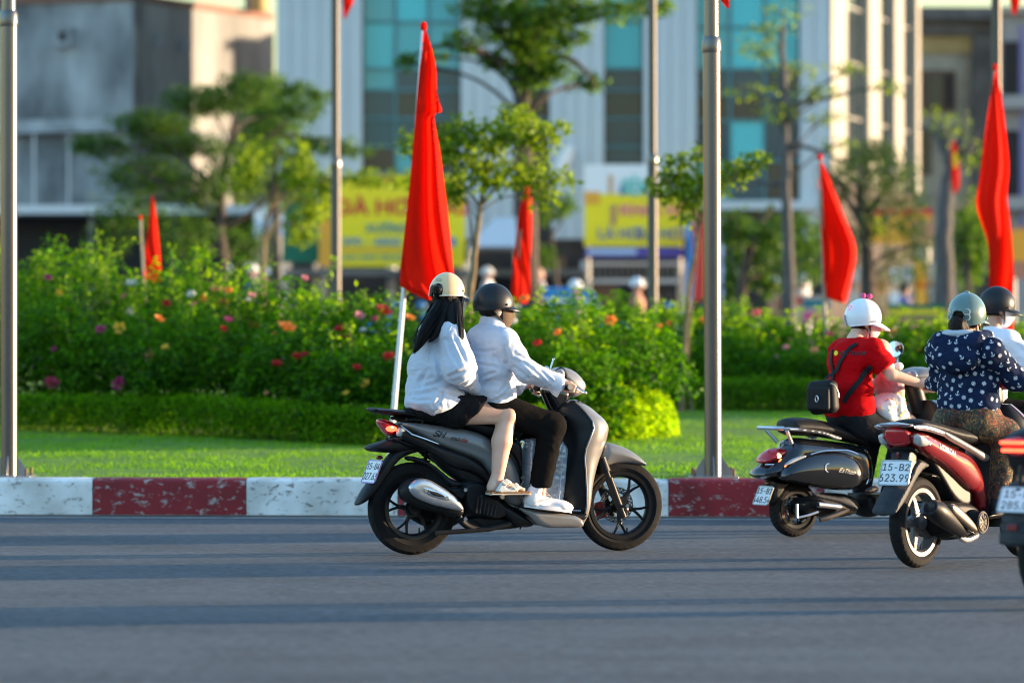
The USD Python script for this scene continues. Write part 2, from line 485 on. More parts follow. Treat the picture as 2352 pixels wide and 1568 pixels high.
mat('lawn_soil', (0.09, 0.2, 0.003), 0.95, col2=(0.16, 0.3, 0.005), vs=3.5)
mat('paving', (0.3, 0.29, 0.27), 0.85, var=0.15, vs=3)
mat('far_asphalt', (0.08, 0.08, 0.085), 0.85, var=0.1, vs=2)

def chipped(name, paint, under, scale=7.0, at=0.56):
    n = {'t': ('texture_coordinate', {}), 'mp': ('mapping', {'scale': (0.55, 1, 1)}), 'n': ('noise_texture', {'scale': scale, 'detail': 10.0, 'roughness': 0.74, 'distortion': 0.3}),
         'k': ('rgb_ramp', {'ramp': [(at, (0, 0, 0)), (at + 0.025, (1, 1, 1))]}), 'n2': ('noise_texture', {'scale': 2.5, 'detail': 5.0}),
         'dr': ('rgb_ramp', {'ramp': [(0.35, (1, 1, 1)), (0.72, (0.5, 0.48, 0.44))]}), 'n3': ('noise_texture', {'scale': 30.0, 'detail': 4.0}),
         'u': ('rgb_ramp', {'ramp': [(0.3, tuple(c * 0.6 for c in under)), (0.7, under)]}), 'a': ('mix_color', {'blend_type': 'multiply', 'fac': 1.0, 'a': paint}),
         'm': ('mix_color', {}), 'b': ('bump', {'strength': 0.6, 'distance': 0.004, 'invert': True}), 'p': ('principled_bsdf', {'roughness': 0.75})}
    l = [('t.object', 'mp.vector'), ('mp.vector', 'n.vector'), ('n.fac', 'k.fac'), ('t.object', 'n2.vector'), ('n2.fac', 'dr.fac'), ('dr.color', 'a.b'), ('t.object', 'n3.vector'), ('n3.fac', 'u.fac'),
         ('k.color', 'm.fac'), ('a.result', 'm.a'), ('u.color', 'm.b'), ('k.color', 'b.height'), ('b.normal', 'p.normal'), ('m.result', 'p.base_color')]
    M[name] = usdkit.material(stage, '/World/Looks/' + name, n, l, surface='p.BSDF')
chipped('kerb_white', (0.78, 0.8, 0.8), (0.3, 0.29, 0.27), 24.0, 0.575)
chipped('kerb_red', (0.26, 0.01, 0.018), (0.42, 0.33, 0.31), 22.0, 0.56)

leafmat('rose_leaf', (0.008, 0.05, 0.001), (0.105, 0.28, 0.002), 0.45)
leafmat('rose_tip', (0.09, 0.22, 0.003), (0.28, 0.44, 0.006), 0.5)
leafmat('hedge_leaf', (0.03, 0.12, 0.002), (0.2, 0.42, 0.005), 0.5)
leafmat('golden_leaf', (0.22, 0.36, 0.006), (0.52, 0.7, 0.015), 0.45)
leafmat('tree_leaf', (0.02, 0.07, 0.006), (0.11, 0.21, 0.02), 0.45)
leafmat('fern_leaf', (0.02, 0.07, 0.012), (0.085, 0.17, 0.03), 0.4)
leafmat('young_leaf', (0.06, 0.13, 0.008), (0.24, 0.34, 0.025), 0.45)
leafmat('willow_leaf', (0.02, 0.05, 0.02), (0.075, 0.13, 0.045), 0.4)
leafmat('grass_blade', (0.09, 0.235, 0.004), (0.2, 0.41, 0.008), 0.45)
mat('bark', (0.06, 0.045, 0.036), 0.9, var=0.35, vs=14, bump=0.5, bs=30, stretch=(1, 1, 0.25))
mat('grey_bark', (0.085, 0.08, 0.08), 0.9, var=0.35, vs=10, bump=0.5, bs=25, stretch=(1, 1, 0.25))
mat('thin_bark', (0.17, 0.12, 0.065), 0.85, var=0.3, vs=14)
mat('stem_green', (0.07, 0.11, 0.03), 0.8)
for k, c in {'orange': (0.85, 0.28, 0.05), 'peach': (0.85, 0.42, 0.22), 'red': (0.6, 0.012, 0.02), 'pink': (0.75, 0.1, 0.22), 'white': (0.8, 0.78, 0.7), 'yellow': (0.85, 0.55, 0.06), 'magenta': (0.5, 0.03, 0.2), 'rose_pink': (0.8, 0.32, 0.36)}.items():
    mat('petal_' + k, c, 0.6, trans=0.3)
mat('steel', (0.16, 0.148, 0.14), 0.27, 0.88, var=0.06, vs=5, stretch=(1, 1, 0.2))
mat('steel_far', (0.085, 0.078, 0.072), 0.5, 0.5)
mat('steel_dark', (0.36, 0.35, 0.34), 0.35, 0.9)
mat('flag_red', (0.84, 0.016, 0.006), 0.7, trans=0.42, spec=0.05)
mat('bamboo', (0.34, 0.29, 0.22), 0.6, var=0.1, vs=10)
mat('white_stick', (0.72, 0.72, 0.74), 0.5)
mat('old_concrete', (0.38, 0.4, 0.42), 0.9, col2=(0.1, 0.107, 0.115), vs=0.75, stretch=(1, 1, 0.45), detail=9, lo=0.34, hi=0.66)
mat('old_concrete_pale', (0.34, 0.34, 0.33), 0.9, col2=(0.16, 0.16, 0.155), vs=0.8, stretch=(1, 1, 0.3), detail=8)
mat('pale_band', (0.36, 0.38, 0.4), 0.85, col2=(0.17, 0.18, 0.19), vs=1.2, detail=8)
mat('white_panel', (0.45, 0.52, 0.57), 0.55, var=0.03, vs=1)
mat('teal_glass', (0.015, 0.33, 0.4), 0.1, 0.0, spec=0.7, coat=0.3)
mat('teal_glass_painted_sky', (0.03, 0.46, 0.54), 0.1, 0.0, spec=0.6, coat=0.2)  # brighter teal: the reflected sky is put into the colour
mat('teal_glass_painted_dark', (0.006, 0.06, 0.09), 0.08, 0.0, spec=0.6)  # darker teal: dark reflections and interior are put into the colour
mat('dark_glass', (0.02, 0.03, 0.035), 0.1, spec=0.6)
mat('mullion', (0.06, 0.2, 0.24), 0.4)
mat('cream_plaster', (0.36, 0.34, 0.29), 0.8, var=0.05, vs=1)
mat('beige_plaster', (0.42, 0.37, 0.29), 0.9, var=0.25, vs=0.9)
mat('ochre_plaster', (0.5, 0.36, 0.15), 0.85, var=0.15, vs=1)
mat('soot_concrete', (0.14, 0.13, 0.12), 0.9, var=0.35, vs=1.2)
mat('grey_plaster', (0.3, 0.32, 0.34), 0.85, var=0.08, vs=1)
mat('shop_dark', (0.02, 0.02, 0.022), 0.8)
mat('shop_brown', (0.035, 0.024, 0.02), 0.8, var=0.5, vs=2.5)
mat('sheet_metal', (0.55, 0.58, 0.62), 0.45, 0.3)
mat('brown_frame', (0.14, 0.08, 0.05), 0.7)
mat('roof_rust', (0.22, 0.1, 0.07), 0.8)
for k, c in {'yellow': (0.85, 0.66, 0.01), 'green': (0.0, 0.13, 0.075), 'orange': (0.78, 0.36, 0.03), 'white': (0.75, 0.76, 0.78), 'red': (0.6, 0.03, 0.03), 'blue': (0.02, 0.2, 0.5), 'navy': (0.02, 0.07, 0.2), 'pink': (0.72, 0.1, 0.28), 'purple': (0.1, 0.06, 0.3), 'teal': (0.05, 0.5, 0.42), 'lightblue': (0.45, 0.55, 0.72), 'indigo': (0.14, 0.15, 0.36), 'tan': (0.6, 0.35, 0.16), 'skyteal': (0.02, 0.2, 0.28), 'pastel': (0.5, 0.42, 0.36), 'brick': (0.45, 0.2, 0.12)}.items():
    mat('sign_' + k, c, 0.55)

# ------------------------------------------------------------------ setting: ground, roads, kerb, lawn
ZF = 1.0                                             # the far street lies higher than the near one
def zlawn(Y): return 0.27 + 0.03 * (Y - 26.9)
def Ylawn(y): return FPX * 1.757 / (y - YH + 0.03 * FPX)
KS = -0.062                                           # the kerb comes a little nearer towards the right
def kerbY(x): return 26.62 + KS * x
def kb(px): return (px - XC) * 26.6 / FPX

def quad(x0, x1, y0, y1, z, nx=2, ny=2, zf=None):
    gx, gy = np.meshgrid(np.linspace(x0, x1, nx), np.linspace(y0, y1, ny))
    v = np.c_[gx.ravel(), gy.ravel(), np.full(gx.size, z) if zf is None else zf(gx.ravel(), gy.ravel())]
    i, j = np.meshgrid(np.arange(ny - 1), np.arange(nx - 1), indexing='ij')
    a = (i * nx + j).ravel()
    return trimesh.Trimesh(v, np.vstack([np.c_[a, a + 1, a + nx + 1], np.c_[a, a + nx + 1, a + nx]]), process=False)

def tilted(x0, x1, d0, d1, z0, z1):
    """A strip along the kerb: from d0 to d1 behind the kerb's front line."""
    v = [[x0, kerbY(x0) + d0, z0], [x1, kerbY(x1) + d0, z0], [x1, kerbY(x1) + d1, z1], [x0, kerbY(x0) + d1, z1]]
    return trimesh.Trimesh(v, [[0, 1, 2], [0, 2, 3]], process=False)

obj('ground', quad(-1500, 1500, -1200, 2500, -0.05), 'dirt', smooth=False, kind='structure')
obj('road', tilted(-160, 160, -75, 0.06, 0, 0), 'asphalt', smooth=False, kind='structure')
obj('edge_line', tilted(-60, 60, -0.34, -0.245, 0.004, 0.004), 'road_paint', smooth=False, kind='structure')
obj('gutter_dirt', tilted(-60, 60, -0.12, 0.02, 0.006, 0.012), 'dirt', smooth=False, kind='structure')

kerb = thing('kerb', kind='structure')
edges = [-1500, -1145, -790, -430, -150, 205, 562, 913, 1225, 1535, 1890, 2245, 2600, 2950, 3300, 3650]
rngk = np.random.default_rng(5)
for i in range(len(edges) - 1):
    x0, x1 = kb(edges[i]) + 0.003, kb(edges[i + 1]) - 0.003
    h = 0.277 + rngk.uniform(-.004, .004)
    pr = [(0.0, -0.02), (0.0, h - 0.05), (0.008, h - 0.02), (0.028, h - 0.006), (0.06, h), (0.26, h), (0.26, -0.02)]
    nseg = 14
    xs = np.linspace(x0, x1, nseg)
    v = []
    for k, x in enumerate(xs):
        s = 0.004 if k in (0, nseg - 1) else 0.0
        for d, z in pr:
            w = 0.004 * (meshkit.noise(np.array([[x * 6, d * 30, z * 20 + i]]))[0] - .5)
            v.append([x, kerbY(x) + d + s + w, z - (s if z > .2 else 0) + w])
    k = len(pr); f = []
    for a in range(nseg - 1):
        for b in range(k - 1):
            q = a * k + b
            f += [[q, q + k, q + k + 1], [q, q + k + 1, q + 1]]
    f += [[0, b, b + 1] for b in range(1, k - 1)] + [[(nseg - 1) * k, (nseg - 1) * k + b + 1, (nseg - 1) * k + b] for b in range(1, k - 1)]
    obj('kerb_stone', trimesh.Trimesh(v, f, process=False), 'kerb_red' if edges[i] in (205, 913, 1535, 2245, -430, -1145, 2950) else 'kerb_white', kerb, smooth=30)

def lawnz(x, y):
    d = y - kerbY(x) - 0.26
    return np.minimum(0.262 + 0.03 * np.maximum(d, 0), 0.95) + 0.02 * (meshkit.noise(np.c_[x * 0.8, y * 0.8, 0 * x]) - .5) * np.clip(d, 0, 1)
v = quad(-45, 45, 0, 24, 0, 140, 80).vertices.copy()
lm = quad(-45, 45, 0, 24, 0, 140, 80)
v[:, 1] += kerbY(v[:, 0]) + 0.262
v[:, 2] = lawnz(v[:, 0], v[:, 1])
lm.vertices = v
obj('lawn', lm, 'lawn_soil', smooth=True, kind='structure')

rng = np.random.default_rng(11)
n = 120000
gx = rng.uniform(-6.5, 7.5, n); gy = kerbY(gx) + 0.27 + rng.uniform(0, 1, n) ** 1.25 * 12.5
g = meshkit.fbm(np.c_[gx * 1.4, gy * 1.4, 0 * gx], 3, 3)
keep = rng.uniform(0, 1, n) < np.clip(g * 2.0 - .15, .2, 1)
gx, gy, g = gx[keep], gy[keep], g[keep]
n = len(gx)
base = np.c_[gx, gy, lawnz(gx, gy) - 0.004]
lean = rng.normal(size=(n, 3)) * .45; lean[:, 2] = 1
lean /= np.linalg.norm(lean, axis=1, keepdims=True)
hgt = (rng.uniform(.012, .03, n) * (0.6 + g))[:, None]
side = np.cross(lean, rng.normal(size=(n, 3))); side /= np.linalg.norm(side, axis=1, keepdims=True)
v = np.stack([base - side * .006, base + side * .006, base + lean * hgt], 1).reshape(-1, 3)
obj('grass', trimesh.Trimesh(v, np.arange(3 * n).reshape(-1, 3), process=False), 'grass_blade', smooth=False, label='short bright green mown grass on the lawn behind the kerb', cat='grass', kind='stuff', rnd=np.repeat(np.clip(rng.uniform(0, 1, n) * .6 + (g - .35) * 1.1, 0, 1), 3))

obj('far_road', quad(-200, 200, 51.0, 75.0, ZF), 'far_asphalt', smooth=False, kind='structure')
obj('far_bank', trimesh.Trimesh([[-200, 49.9, .2], [200, 49.9, .2], [200, 51.0, ZF], [-200, 51.0, ZF]], [[0, 1, 2], [0, 2, 3]], process=False), 'dirt', smooth=False, kind='structure')
fp = box(-200, 200, 75.0, 140, 0.0, ZF + 0.13)
obj('far_pavement', fp, 'paving', smooth=False, kind='structure')

# ------------------------------------------------------------------ buildings behind
def pxbox(x0, x1, y0, y1, Y, depth, zmin=None):
    a, b = W(x0, y1, Y), W(x1, y0, Y)
    return box(a[0], b[0], Y, Y + depth, a[2] if zmin is None else zmin, b[2])
ZP = ZF + 0.13
def wallquad(A, B, z0, z1, th):
    """A wall slab from plan point A to plan point B (front line), th thick towards the back."""
    A, B = np.asarray(A, float), np.asarray(B, float)
    t = (B - A) / np.linalg.norm(B - A); nb = np.array([-t[1], t[0]])
    if nb[1] < 0: nb = -nb
    p = [A, B, B + nb * th, A + nb * th]
    v = [[q[0], q[1], z] for z in (z0, z1) for q in p]
    f = [[0, 1, 5], [0, 5, 4], [1, 2, 6], [1, 6, 5], [2, 3, 7], [2, 7, 6], [3, 0, 4], [3, 4, 7], [4, 5, 6], [4, 6, 7], [0, 2, 1], [0, 3, 2]]
    m = trimesh.Trimesh(v, f, process=False)
    if m.volume < 0: m.invert()
    return m

# left: old grey concrete building, corner towards the camera
gb = thing('grey_building', 'stained grey concrete building with a corner edge and two tilted vents on the left', 'building')
YC_ = 88.0
cn = W(305, 0, YC_); hz = cn[2]
L0 = W(-420, 20, 91.0); R0 = W(628, 45, 93.5)
obj('wall', wallquad((L0[0], 91.0), (cn[0], YC_), ZP, hz, 0.3), 'old_concrete', gb, smooth=False)
obj('side_wall', wallquad((cn[0] + .012, YC_ + .01), (R0[0], 93.5), ZP, hz, 0.3), 'old_concrete_pale', gb, smooth=False)
obj('roof_edge', cat_([wallquad((L0[0], 90.9), (cn[0], YC_ - .1), hz + .004, hz + .22, 0.5), wallquad((cn[0] + .01, YC_ - .08), (R0[0], 93.4), hz + .004, hz + .16, 0.5)]), 'roof_rust', gb, smooth=False)
obj('corner_pipe', tube([(cn[0] + .1, YC_ - .12, ZP), (cn[0] + .1, YC_ - .12, hz)], .09), 'soot_concrete', gb)
fr = pxbox(122, 163, 62, 106, YC_ + .35, .2); a = W(122, 62, YC_)
wn = obj('window', fr, 'pale_band', gb, smooth=False)
obj('opening', pxbox(134, 151, 74, 94, YC_ + .33, .1), 'shop_dark', wn, smooth=False)
for px_, py_, yy in ((352, 92, 89.1), (412, 102, 90.1)):
    c = W(px_, py_, yy - .25)
    v_ = rbox(.42, .12, .3, .01); roty(v_, math.radians(52)); v_.apply_translation(c)
    obj('tilted_vent', v_, 'pale_band', gb, smooth=False)
obj('ledge', wallquad((L0[0], 90.6), (cn[0] - .02, YC_ - .25), W(0, 302, YC_)[2], W(0, 272, YC_)[2], 0.25), 'pale_band', gb, smooth=False)
obj('ledge', wallquad((cn[0] + .35, YC_ + .3), (R0[0] - .2, 93.0), W(0, 318, YC_)[2], W(0, 288, YC_)[2], 0.25), 'pale_band', gb, smooth=False)
for px_ in (78, 158):
    a = W(px_, 310, 86.4); b = W(px_, 470, 86.4)
    obj('frame_post', tube([a, b], .025), 'sheet_metal', gb)
obj('awning', cat_([box(W(-420, 0, 86)[0], W(642, 0, 86)[0], 85.6, 88.2, W(0, 492, 86)[2], W(0, 472, 86)[2])]), 'sheet_metal', gb, smooth=False)
obj('shop_front', box(W(-420, 0, 88)[0], W(600, 0, 88)[0], 87.3, 87.6, ZP, W(0, 500, 88)[2]), 'shop_dark', gb, smooth=False)
for px_ in (20, 210, 400, 590):
    obj('awning_post', tube([(W(px_, 0, 85.8)[0], 85.8, ZP), (W(px_, 0, 85.8)[0], 85.8, W(0, 490, 85.8)[2])], .06), 'soot_concrete', gb)
obj('roof_tank', cyl(.28, hz + .15, hz + 1.0, (W(588, 0, 92)[0], 92.5, 0), 16, 'z'), 'ochre_plaster', gb)
obj('roof_tank', box(W(562, 0, 92)[0], W(574, 0, 92)[0], 92, 92.4, hz + .1, hz + 1.1), 'soot_concrete', gb, smooth=False)

# middle: white office block with teal glass strips; its right flank turns away
ob = thing('white_office_building', 'white panelled office block with tall teal glass strips behind the yellow banners', 'building')
YB = 84.5; S_ = FPX / YB
ztop = 16.0
piers = [(635, 832), (1058, 1180), (1262, 1388), (1478, 1600), (1838, 1905)]
for a, b in piers:
    # ribbed cladding: each pier is made of upright panels
    nn = max(2, int(round((b - a) / 34.0)))
    for k in range(nn):
        xa, xb = a + (b - a) * k / nn, a + (b - a) * (k + 1) / nn
        p = rbox((xb - xa) / S_ - .006, .3, ztop - ZP - 2.6, .012)
        p.apply_translation([((xa + xb) / 2 - XC) / S_, YB + .15 + .004 * (k % 2), (ztop + ZP + 2.6) / 2])
        obj('wall_panel', p, 'white_panel', ob, smooth=False)
obj('core', box((640 - XC) / S_, (1895 - XC) / S_, YB + .62, YB + 6.2, ZP, ztop), 'soot_concrete', ob, smooth=False)
obj('lower_wall', box((640 - XC) / S_, (1900 - XC) / S_, YB + .05, YB + .5, ZP, ZP + 2.59), 'shop_brown', ob, smooth=False)
rg = np.random.default_rng(3)
def glass_strip(x0, x1, cols, rows, bottom):
    for j in range(len(rows) - 1):
        for i in range(cols):
            xa, xb = x0 + (x1 - x0) * i / cols, x0 + (x1 - x0) * (i + 1) / cols
            ya, yb = rows[j], rows[j + 1]
            mid = (ya + yb) / 2
            w_ = rbox((xb - xa) / S_ - .05, .05, (yb - ya) / S_ - .05, .008)
            rotx(w_, rg.normal() * .006); rotz(w_, rg.normal() * .008)
            c = W((xa + xb) / 2, mid, YB)
            w_.apply_translation([c[0], YB + .42, c[2]])
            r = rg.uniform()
            m_ = ('teal_glass_painted_sky' if r < .6 else 'teal_glass') if mid < 160 else ('teal_glass' if r < .2 else 'teal_glass_painted_dark' if r < .75 else 'dark_glass')  # upper panes coloured for reflected sky, lower ones for dark reflections
            if x0 > 1590 and 270 < mid < 370 and i == 1: m_ = 'teal_glass_painted_sky'
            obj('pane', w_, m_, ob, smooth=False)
    bars = [box((x - XC) / S_ - .03, (x - XC) / S_ + .03, YB + .36, YB + .5, W(0, rows[-1], YB)[2], ztop) for x in np.linspace(x0, x1, cols + 1)[1:-1]]
    bars += [box((x0 - XC) / S_, (x1 - XC) / S_, YB + .355, YB + .5, W(0, y, YB)[2] - .03, W(0, y, YB)[2] + .03) for y in rows[1:]]
    for b_ in bars: obj('mullion', b_, 'mullion', ob, smooth=False)
rows = [-80, 48, 156, 205, 270, 335, 396]
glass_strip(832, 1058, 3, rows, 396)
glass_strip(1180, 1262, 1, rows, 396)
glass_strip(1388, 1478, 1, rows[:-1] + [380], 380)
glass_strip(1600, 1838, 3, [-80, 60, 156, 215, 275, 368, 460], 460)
obj('sill', box((1600 - XC) / S_, (1880 - XC) / S_, YB - .25, YB + .2, W(0, 482, YB)[2], W(0, 462, YB)[2]), 'white_panel', ob, smooth=False)
obj('roof_slab', box((630 - XC) / S_, (1905 - XC) / S_, YB - .1, YB + 5.4, ztop, ztop + .4), 'white_panel', ob, smooth=False)
# flank
A = np.array([(1905 - XC) / S_, YB + .02]); B = np.array([(2108 - XC) * 93.0 / FPX, 93.0])
t = (B - A) / np.linalg.norm(B - A); nb = np.array([-t[1], t[0]]); L_ = np.linalg.norm(B - A)
def flank(u0, u1, z0, z1, th, off):
    return wallquad(A + t * u0 - nb * off, A + t * u1 - nb * off, z0, z1, th)
obj('flank_wall', flank(0.02, L_, ZP + 3.0, ztop, .3, -0.14), 'dark_glass', ob, smooth=False)
us = [(0.0, .16), (.40, .53), (.70, .80), (.96, 1.0)]
for u0, u1 in us:
    obj('flank_pier', flank(u0 * L_, u1 * L_, ZP + 4.0, ztop, .4, .06), 'cream_plaster', ob, smooth=False)
obj('flank_base', flank(.02, L_, ZP, ZP + 3.98, .3, -.1), 'shop_brown', ob, smooth=False)
for z in np.arange(ZP + 4.2, ztop, 1.3):
    obj('flank_mullion', flank(.2, L_ - .1, z, z + .06, .1, -0.1), 'steel_dark', ob, smooth=False)

# right: old beige house and a grey building with dark openings
bh = thing('beige_house', 'old beige plaster house with sooty concrete eaves and a brown window', 'building')
YR = 97.0
obj('wall', pxbox(2095, 2300, 80, 900, YR, 6, ZP), 'beige_plaster', bh, smooth=False)
obj('eaves', pxbox(2098, 2300, 16, 44, YR - .5, 6.5), 'soot_concrete', bh, smooth=False)
obj('parapet', pxbox(2100, 2298, 44.4, 80, YR - .2, 6), 'soot_concrete', bh, smooth=False)
obj('ochre_band', pxbox(2106, 2238, 84, 122, YR - .06, .2), 'ochre_plaster', bh, smooth=False)
obj('pillar', pxbox(2234, 2296, 82, 900, YR - .35, .4, ZP), 'soot_concrete', bh, smooth=False)
wn = obj('window', pxbox(2112, 2196, 162, 256, YR - .09, .2), 'brown_frame', bh, smooth=False)
obj('pane', pxbox(2132, 2166, 172, 248, YR - .11, .05), 'dark_glass', wn, smooth=False)
obj('pane', pxbox(2170, 2190, 172, 248, YR - .11, .05), 'shop_brown', wn, smooth=False)
obj('window', pxbox(2112, 2140, 300, 400, YR - .08, .2), 'dark_glass', bh, smooth=False)
gh = thing('grey_house', 'grey rendered house with black balcony openings at the right edge', 'building')
obj('wall', pxbox(2302, 2560, 30, 900, YR - 1, 7, ZP), 'grey_plaster', gh, smooth=False)
for ya, yb in ((96, 218), (300, 450)):
    obj('opening', pxbox(2304, 2345, ya, yb, YR - 1.06, .2), 'shop_dark', gh, smooth=False)
    obj('balcony', pxbox(2303, 2400, yb + 1, yb + 30, YR - 1.6, .59), 'grey_plaster', gh, smooth=False)
obj('drain_pipe', tube([W(2347, 60, YR - 1.3), W(2347, 520, YR - 1.3)], .07), 'sign_indigo', gh)
obj('roof_edge', pxbox(2298, 2560, 14, 29.5, YR - 1.3, 7), 'cream_plaster', gh, smooth=False)

# shop fronts under the office block
sf = thing('shop_row', 'dark open shop fronts under the white office block', 'shop')
YS = 82.6
obj('canopy', pxbox(655, 1350, 618, 632, YS - 1.6, 2.4), 'soot_concrete', sf, smooth=False)
for px_ in (660, 745, 900, 1070, 1200, 1345, 1575, 1700, 1850):
    obj('pillar', tube([(W(px_, 0, YS)[0], YS, ZP), (W(px_, 0, YS)[0], YS, W(0, 600, YS)[2])], .11), 'sheet_metal', sf)
obj('shop_interior', pxbox(1080, 1900, 590, 900, YS + 1.2, .2, ZP), 'shop_dark', sf, smooth=False)
for k, (xa, xb, ya, yb, c) in enumerate([(1100, 1150, 600, 640, 'shop_brown'), (1230, 1300, 590, 640, 'brown_frame'), (1360, 1420, 655, 700, 'brown_frame'), (1450, 1560, 660, 705, 'shop_brown')]):
    obj('shelf', pxbox(xa, xb, ya, yb, YS + .7, .4), c, sf, smooth=False)
rl = thing('balcony_railing', 'pale grey railing with upright bars under the striped shop banner', 'railing')
for y0, y1 in ((602, 609), (641, 650)):
    obj('rail', pxbox(1350, 1572, y0, y1, YS - .4, .12), 'sheet_metal', rl, smooth=False)
for px_ in range(1356, 1572, 13):
    obj('bar', pxbox(px_, px_ + 4, 609.3, 640.7, YS - .37, .05), 'soot_concrete', rl, smooth=False)
cp = thing('market_canopy', 'grey pitched market canopy with a pale top beside the narrow red flag', 'canopy')
a, b, c_, d_ = W(1075, 566, 78), W(1190, 566, 78), W(1185, 498, 80), W(1135, 500, 80)
obj('roof', trimesh.Trimesh([a, b, c_, d_, a + [0, 3, 0], b + [0, 3, 0]], [[0, 1, 2], [0, 2, 3], [4, 3, 2], [4, 2, 5], [0, 3, 4], [1, 5, 2]], process=False), 'sheet_metal', cp, smooth=False)
for px_ in (1080, 1186):
    obj('post', tube([(W(px_, 0, 78)[0], 78.1, ZP), (W(px_, 0, 78)[0], 78.1, W(0, 566, 78)[2])], .05), 'steel_dark', cp)
wb = thing('satellite_dish', 'white tilted dish on the office wall left of the striped banner', 'dish')
m_ = trimesh.creation.icosphere(2, 1.0); m_.apply_scale([.16, .07, .42]); roty(m_, .45); m_.apply_translation(W(1296, 372, YB - .3))
obj('reflector', m_, 'sign_white', wb)
obj('arm', tube([W(1296, 372, YB - .25), W(1296, 385, YB + .1)], .03), 'steel_dark', wb)

# banners
def banner(name, x0, x1, y0, y1, Y, panels, label, posts=True):
    b = thing(name, label, 'banner')
    obj('board', pxbox(x0, x1, y0, y1, Y, .06), panels[0][4], b, smooth=False)
    k = 0
    for (xa, xb, ya, yb, mt) in panels[1:]:
        k += 1
        obj('print', pxbox(xa, xb, ya, yb, Y - .004 * k, .003), mt, b, smooth=False)
    if posts:
        for px_ in (x0 + 8, x1 - 8):
            obj('post', tube([(W(px_, 0, Y)[0], Y + .12, ZP), (W(px_, 0, Y)[0], Y + .12, W(0, y0, Y)[2])], .05), 'steel_dark', b)
    return b
def lettering(b, s, x, y, hpx, Y, mt, lift, bold=True, width=1.0):
    m = text(s, hpx * Y / FPX, bold, 0, width)
    o = W(x, y, Y - lift)
    obj('lettering', stand(m, o, (1, 0, 0), (0, 0, 1)), mt, b, smooth=False)
YN = 81.0
b1 = banner('shop_banner', 733, 1068, 402, 612, YN, [(0, 0, 0, 0, 'sign_yellow'), (733, 768, 500, 612, 'sign_orange'), (775, 980, 570, 578, 'sign_orange'), (868, 905, 405, 418, 'sign_orange')], 'wide yellow banner with red and green lettering behind the tall flag')
lettering(b1, 'GÀ HƠI HẢI', 768, 492, 34, YN, 'sign_red', .025, True, 1.15)
lettering(b1, 'XƯỞNG KÈM', 838, 533, 18, YN, 'sign_skyteal', .025, True, 1.1)
lettering(b1, '090 - 6868 - 936 - 88', 785, 563, 17, YN, 'sign_blue', .025, True, 1.0)
lettering(b1, 'GIAO HÀNG TẬN NƠI', 785, 596, 10, YN, 'sign_skyteal', .025)
obj('print', pxbox(1020, 1036, 543, 571, YN - .02, .003), 'sign_lightblue', b1, smooth=False)
b2 = banner('green_banner', 648, 731, 395, 603, YN + .3, [(0, 0, 0, 0, 'sign_green')], 'plain dark green banner left of the wide yellow banner')
b3 = banner('striped_banner', 1342, 1570, 378, 566, YN - .2, [(0, 0, 0, 0, 'sign_yellow'), (1342, 1570, 378, 445, 'sign_white'), (1342, 1378, 440, 470, 'sign_orange'), (1397, 1408, 402, 445, 'sign_tan'), (1403, 1415, 470, 516, 'sign_brick'), (1424, 1436, 425, 448, 'sign_indigo')], 'white and yellow banner with pink and teal lettering above the railing')
lettering(b3, 'RÈM', 1428, 448, 36, YN - .2, 'sign_teal', .035, True, .62)
lettering(b3, 'KHAI HÒA', 1422, 494, 24, YN - .2, 'sign_pink', .035, True, 1.15)
lettering(b3, 'LÀ HƠI', 1372, 548, 24, YN - .2, 'sign_indigo', .035, True, .95)
lettering(b3, 'LÀ HƠI', 1462, 548, 22, YN - .2, 'sign_indigo', .035, True, 1.1)
obj('strip', pxbox(1344, 1572, 568, 590, YN - .25, .08), 'sign_purple', b3, smooth=False)
obj('print', pxbox(1350, 1462, 572, 584, YN - .26, .006), 'sign_lightblue', b3, smooth=False)
b4 = banner('red_banner', 1578, 1662, 494, 690, YN - .6, [(0, 0, 0, 0, 'sign_red'), (1578, 1592, 494, 690, 'sign_blue'), (1618, 1642, 545, 680, 'sign_orange'), (1652, 1662, 494, 690, 'sign_lightblue')], 'upright red banner with a blue edge behind the steel flagpole')
b5 = banner('notice_board', 584, 650, 481, 541, YN - 1, [(0, 0, 0, 0, 'sign_lightblue'), (584, 650, 481, 508, 'sign_white')], 'small white and pale blue board on a post left of the green banner')
b6 = banner('shop_sign', 1985, 2142, 478, 560, 83.4, [(0, 0, 0, 0, 'sign_orange'), (1985, 2142, 478, 494, 'sign_red'), (2004, 2036, 500, 540, 'sign_yellow'), (2090, 2140, 505, 558, 'sign_brick')], 'red and orange shop sign behind the drooping tree')
b7 = banner('low_board', 1822, 1908, 678, 740, 66.0, [(0, 0, 0, 0, 'sign_pastel'), (1845, 1902, 688, 706, 'sign_skyteal'), (1845, 1905, 716, 735, 'sign_pink'), (1826, 1842, 682, 698, 'sign_red')], 'low pastel board with teal and pink blocks left of the white helmet')
b8 = banner('low_board', 2040, 2172, 698, 750, 66.0, [(0, 0, 0, 0, 'sign_green'), (2040, 2172, 710, 722, 'sign_yellow'), (2040, 2172, 728, 750, 'sign_brick')], 'low green board with yellow and brick red bands right of the white helmet')
b9 = banner('side_sign', 2322, 2420, 520, 640, 88.0, [(0, 0, 0, 0, 'sign_brick'), (2322, 2420, 528, 600, 'sign_orange')], 'brick red sign at the right edge behind the rearmost flag')
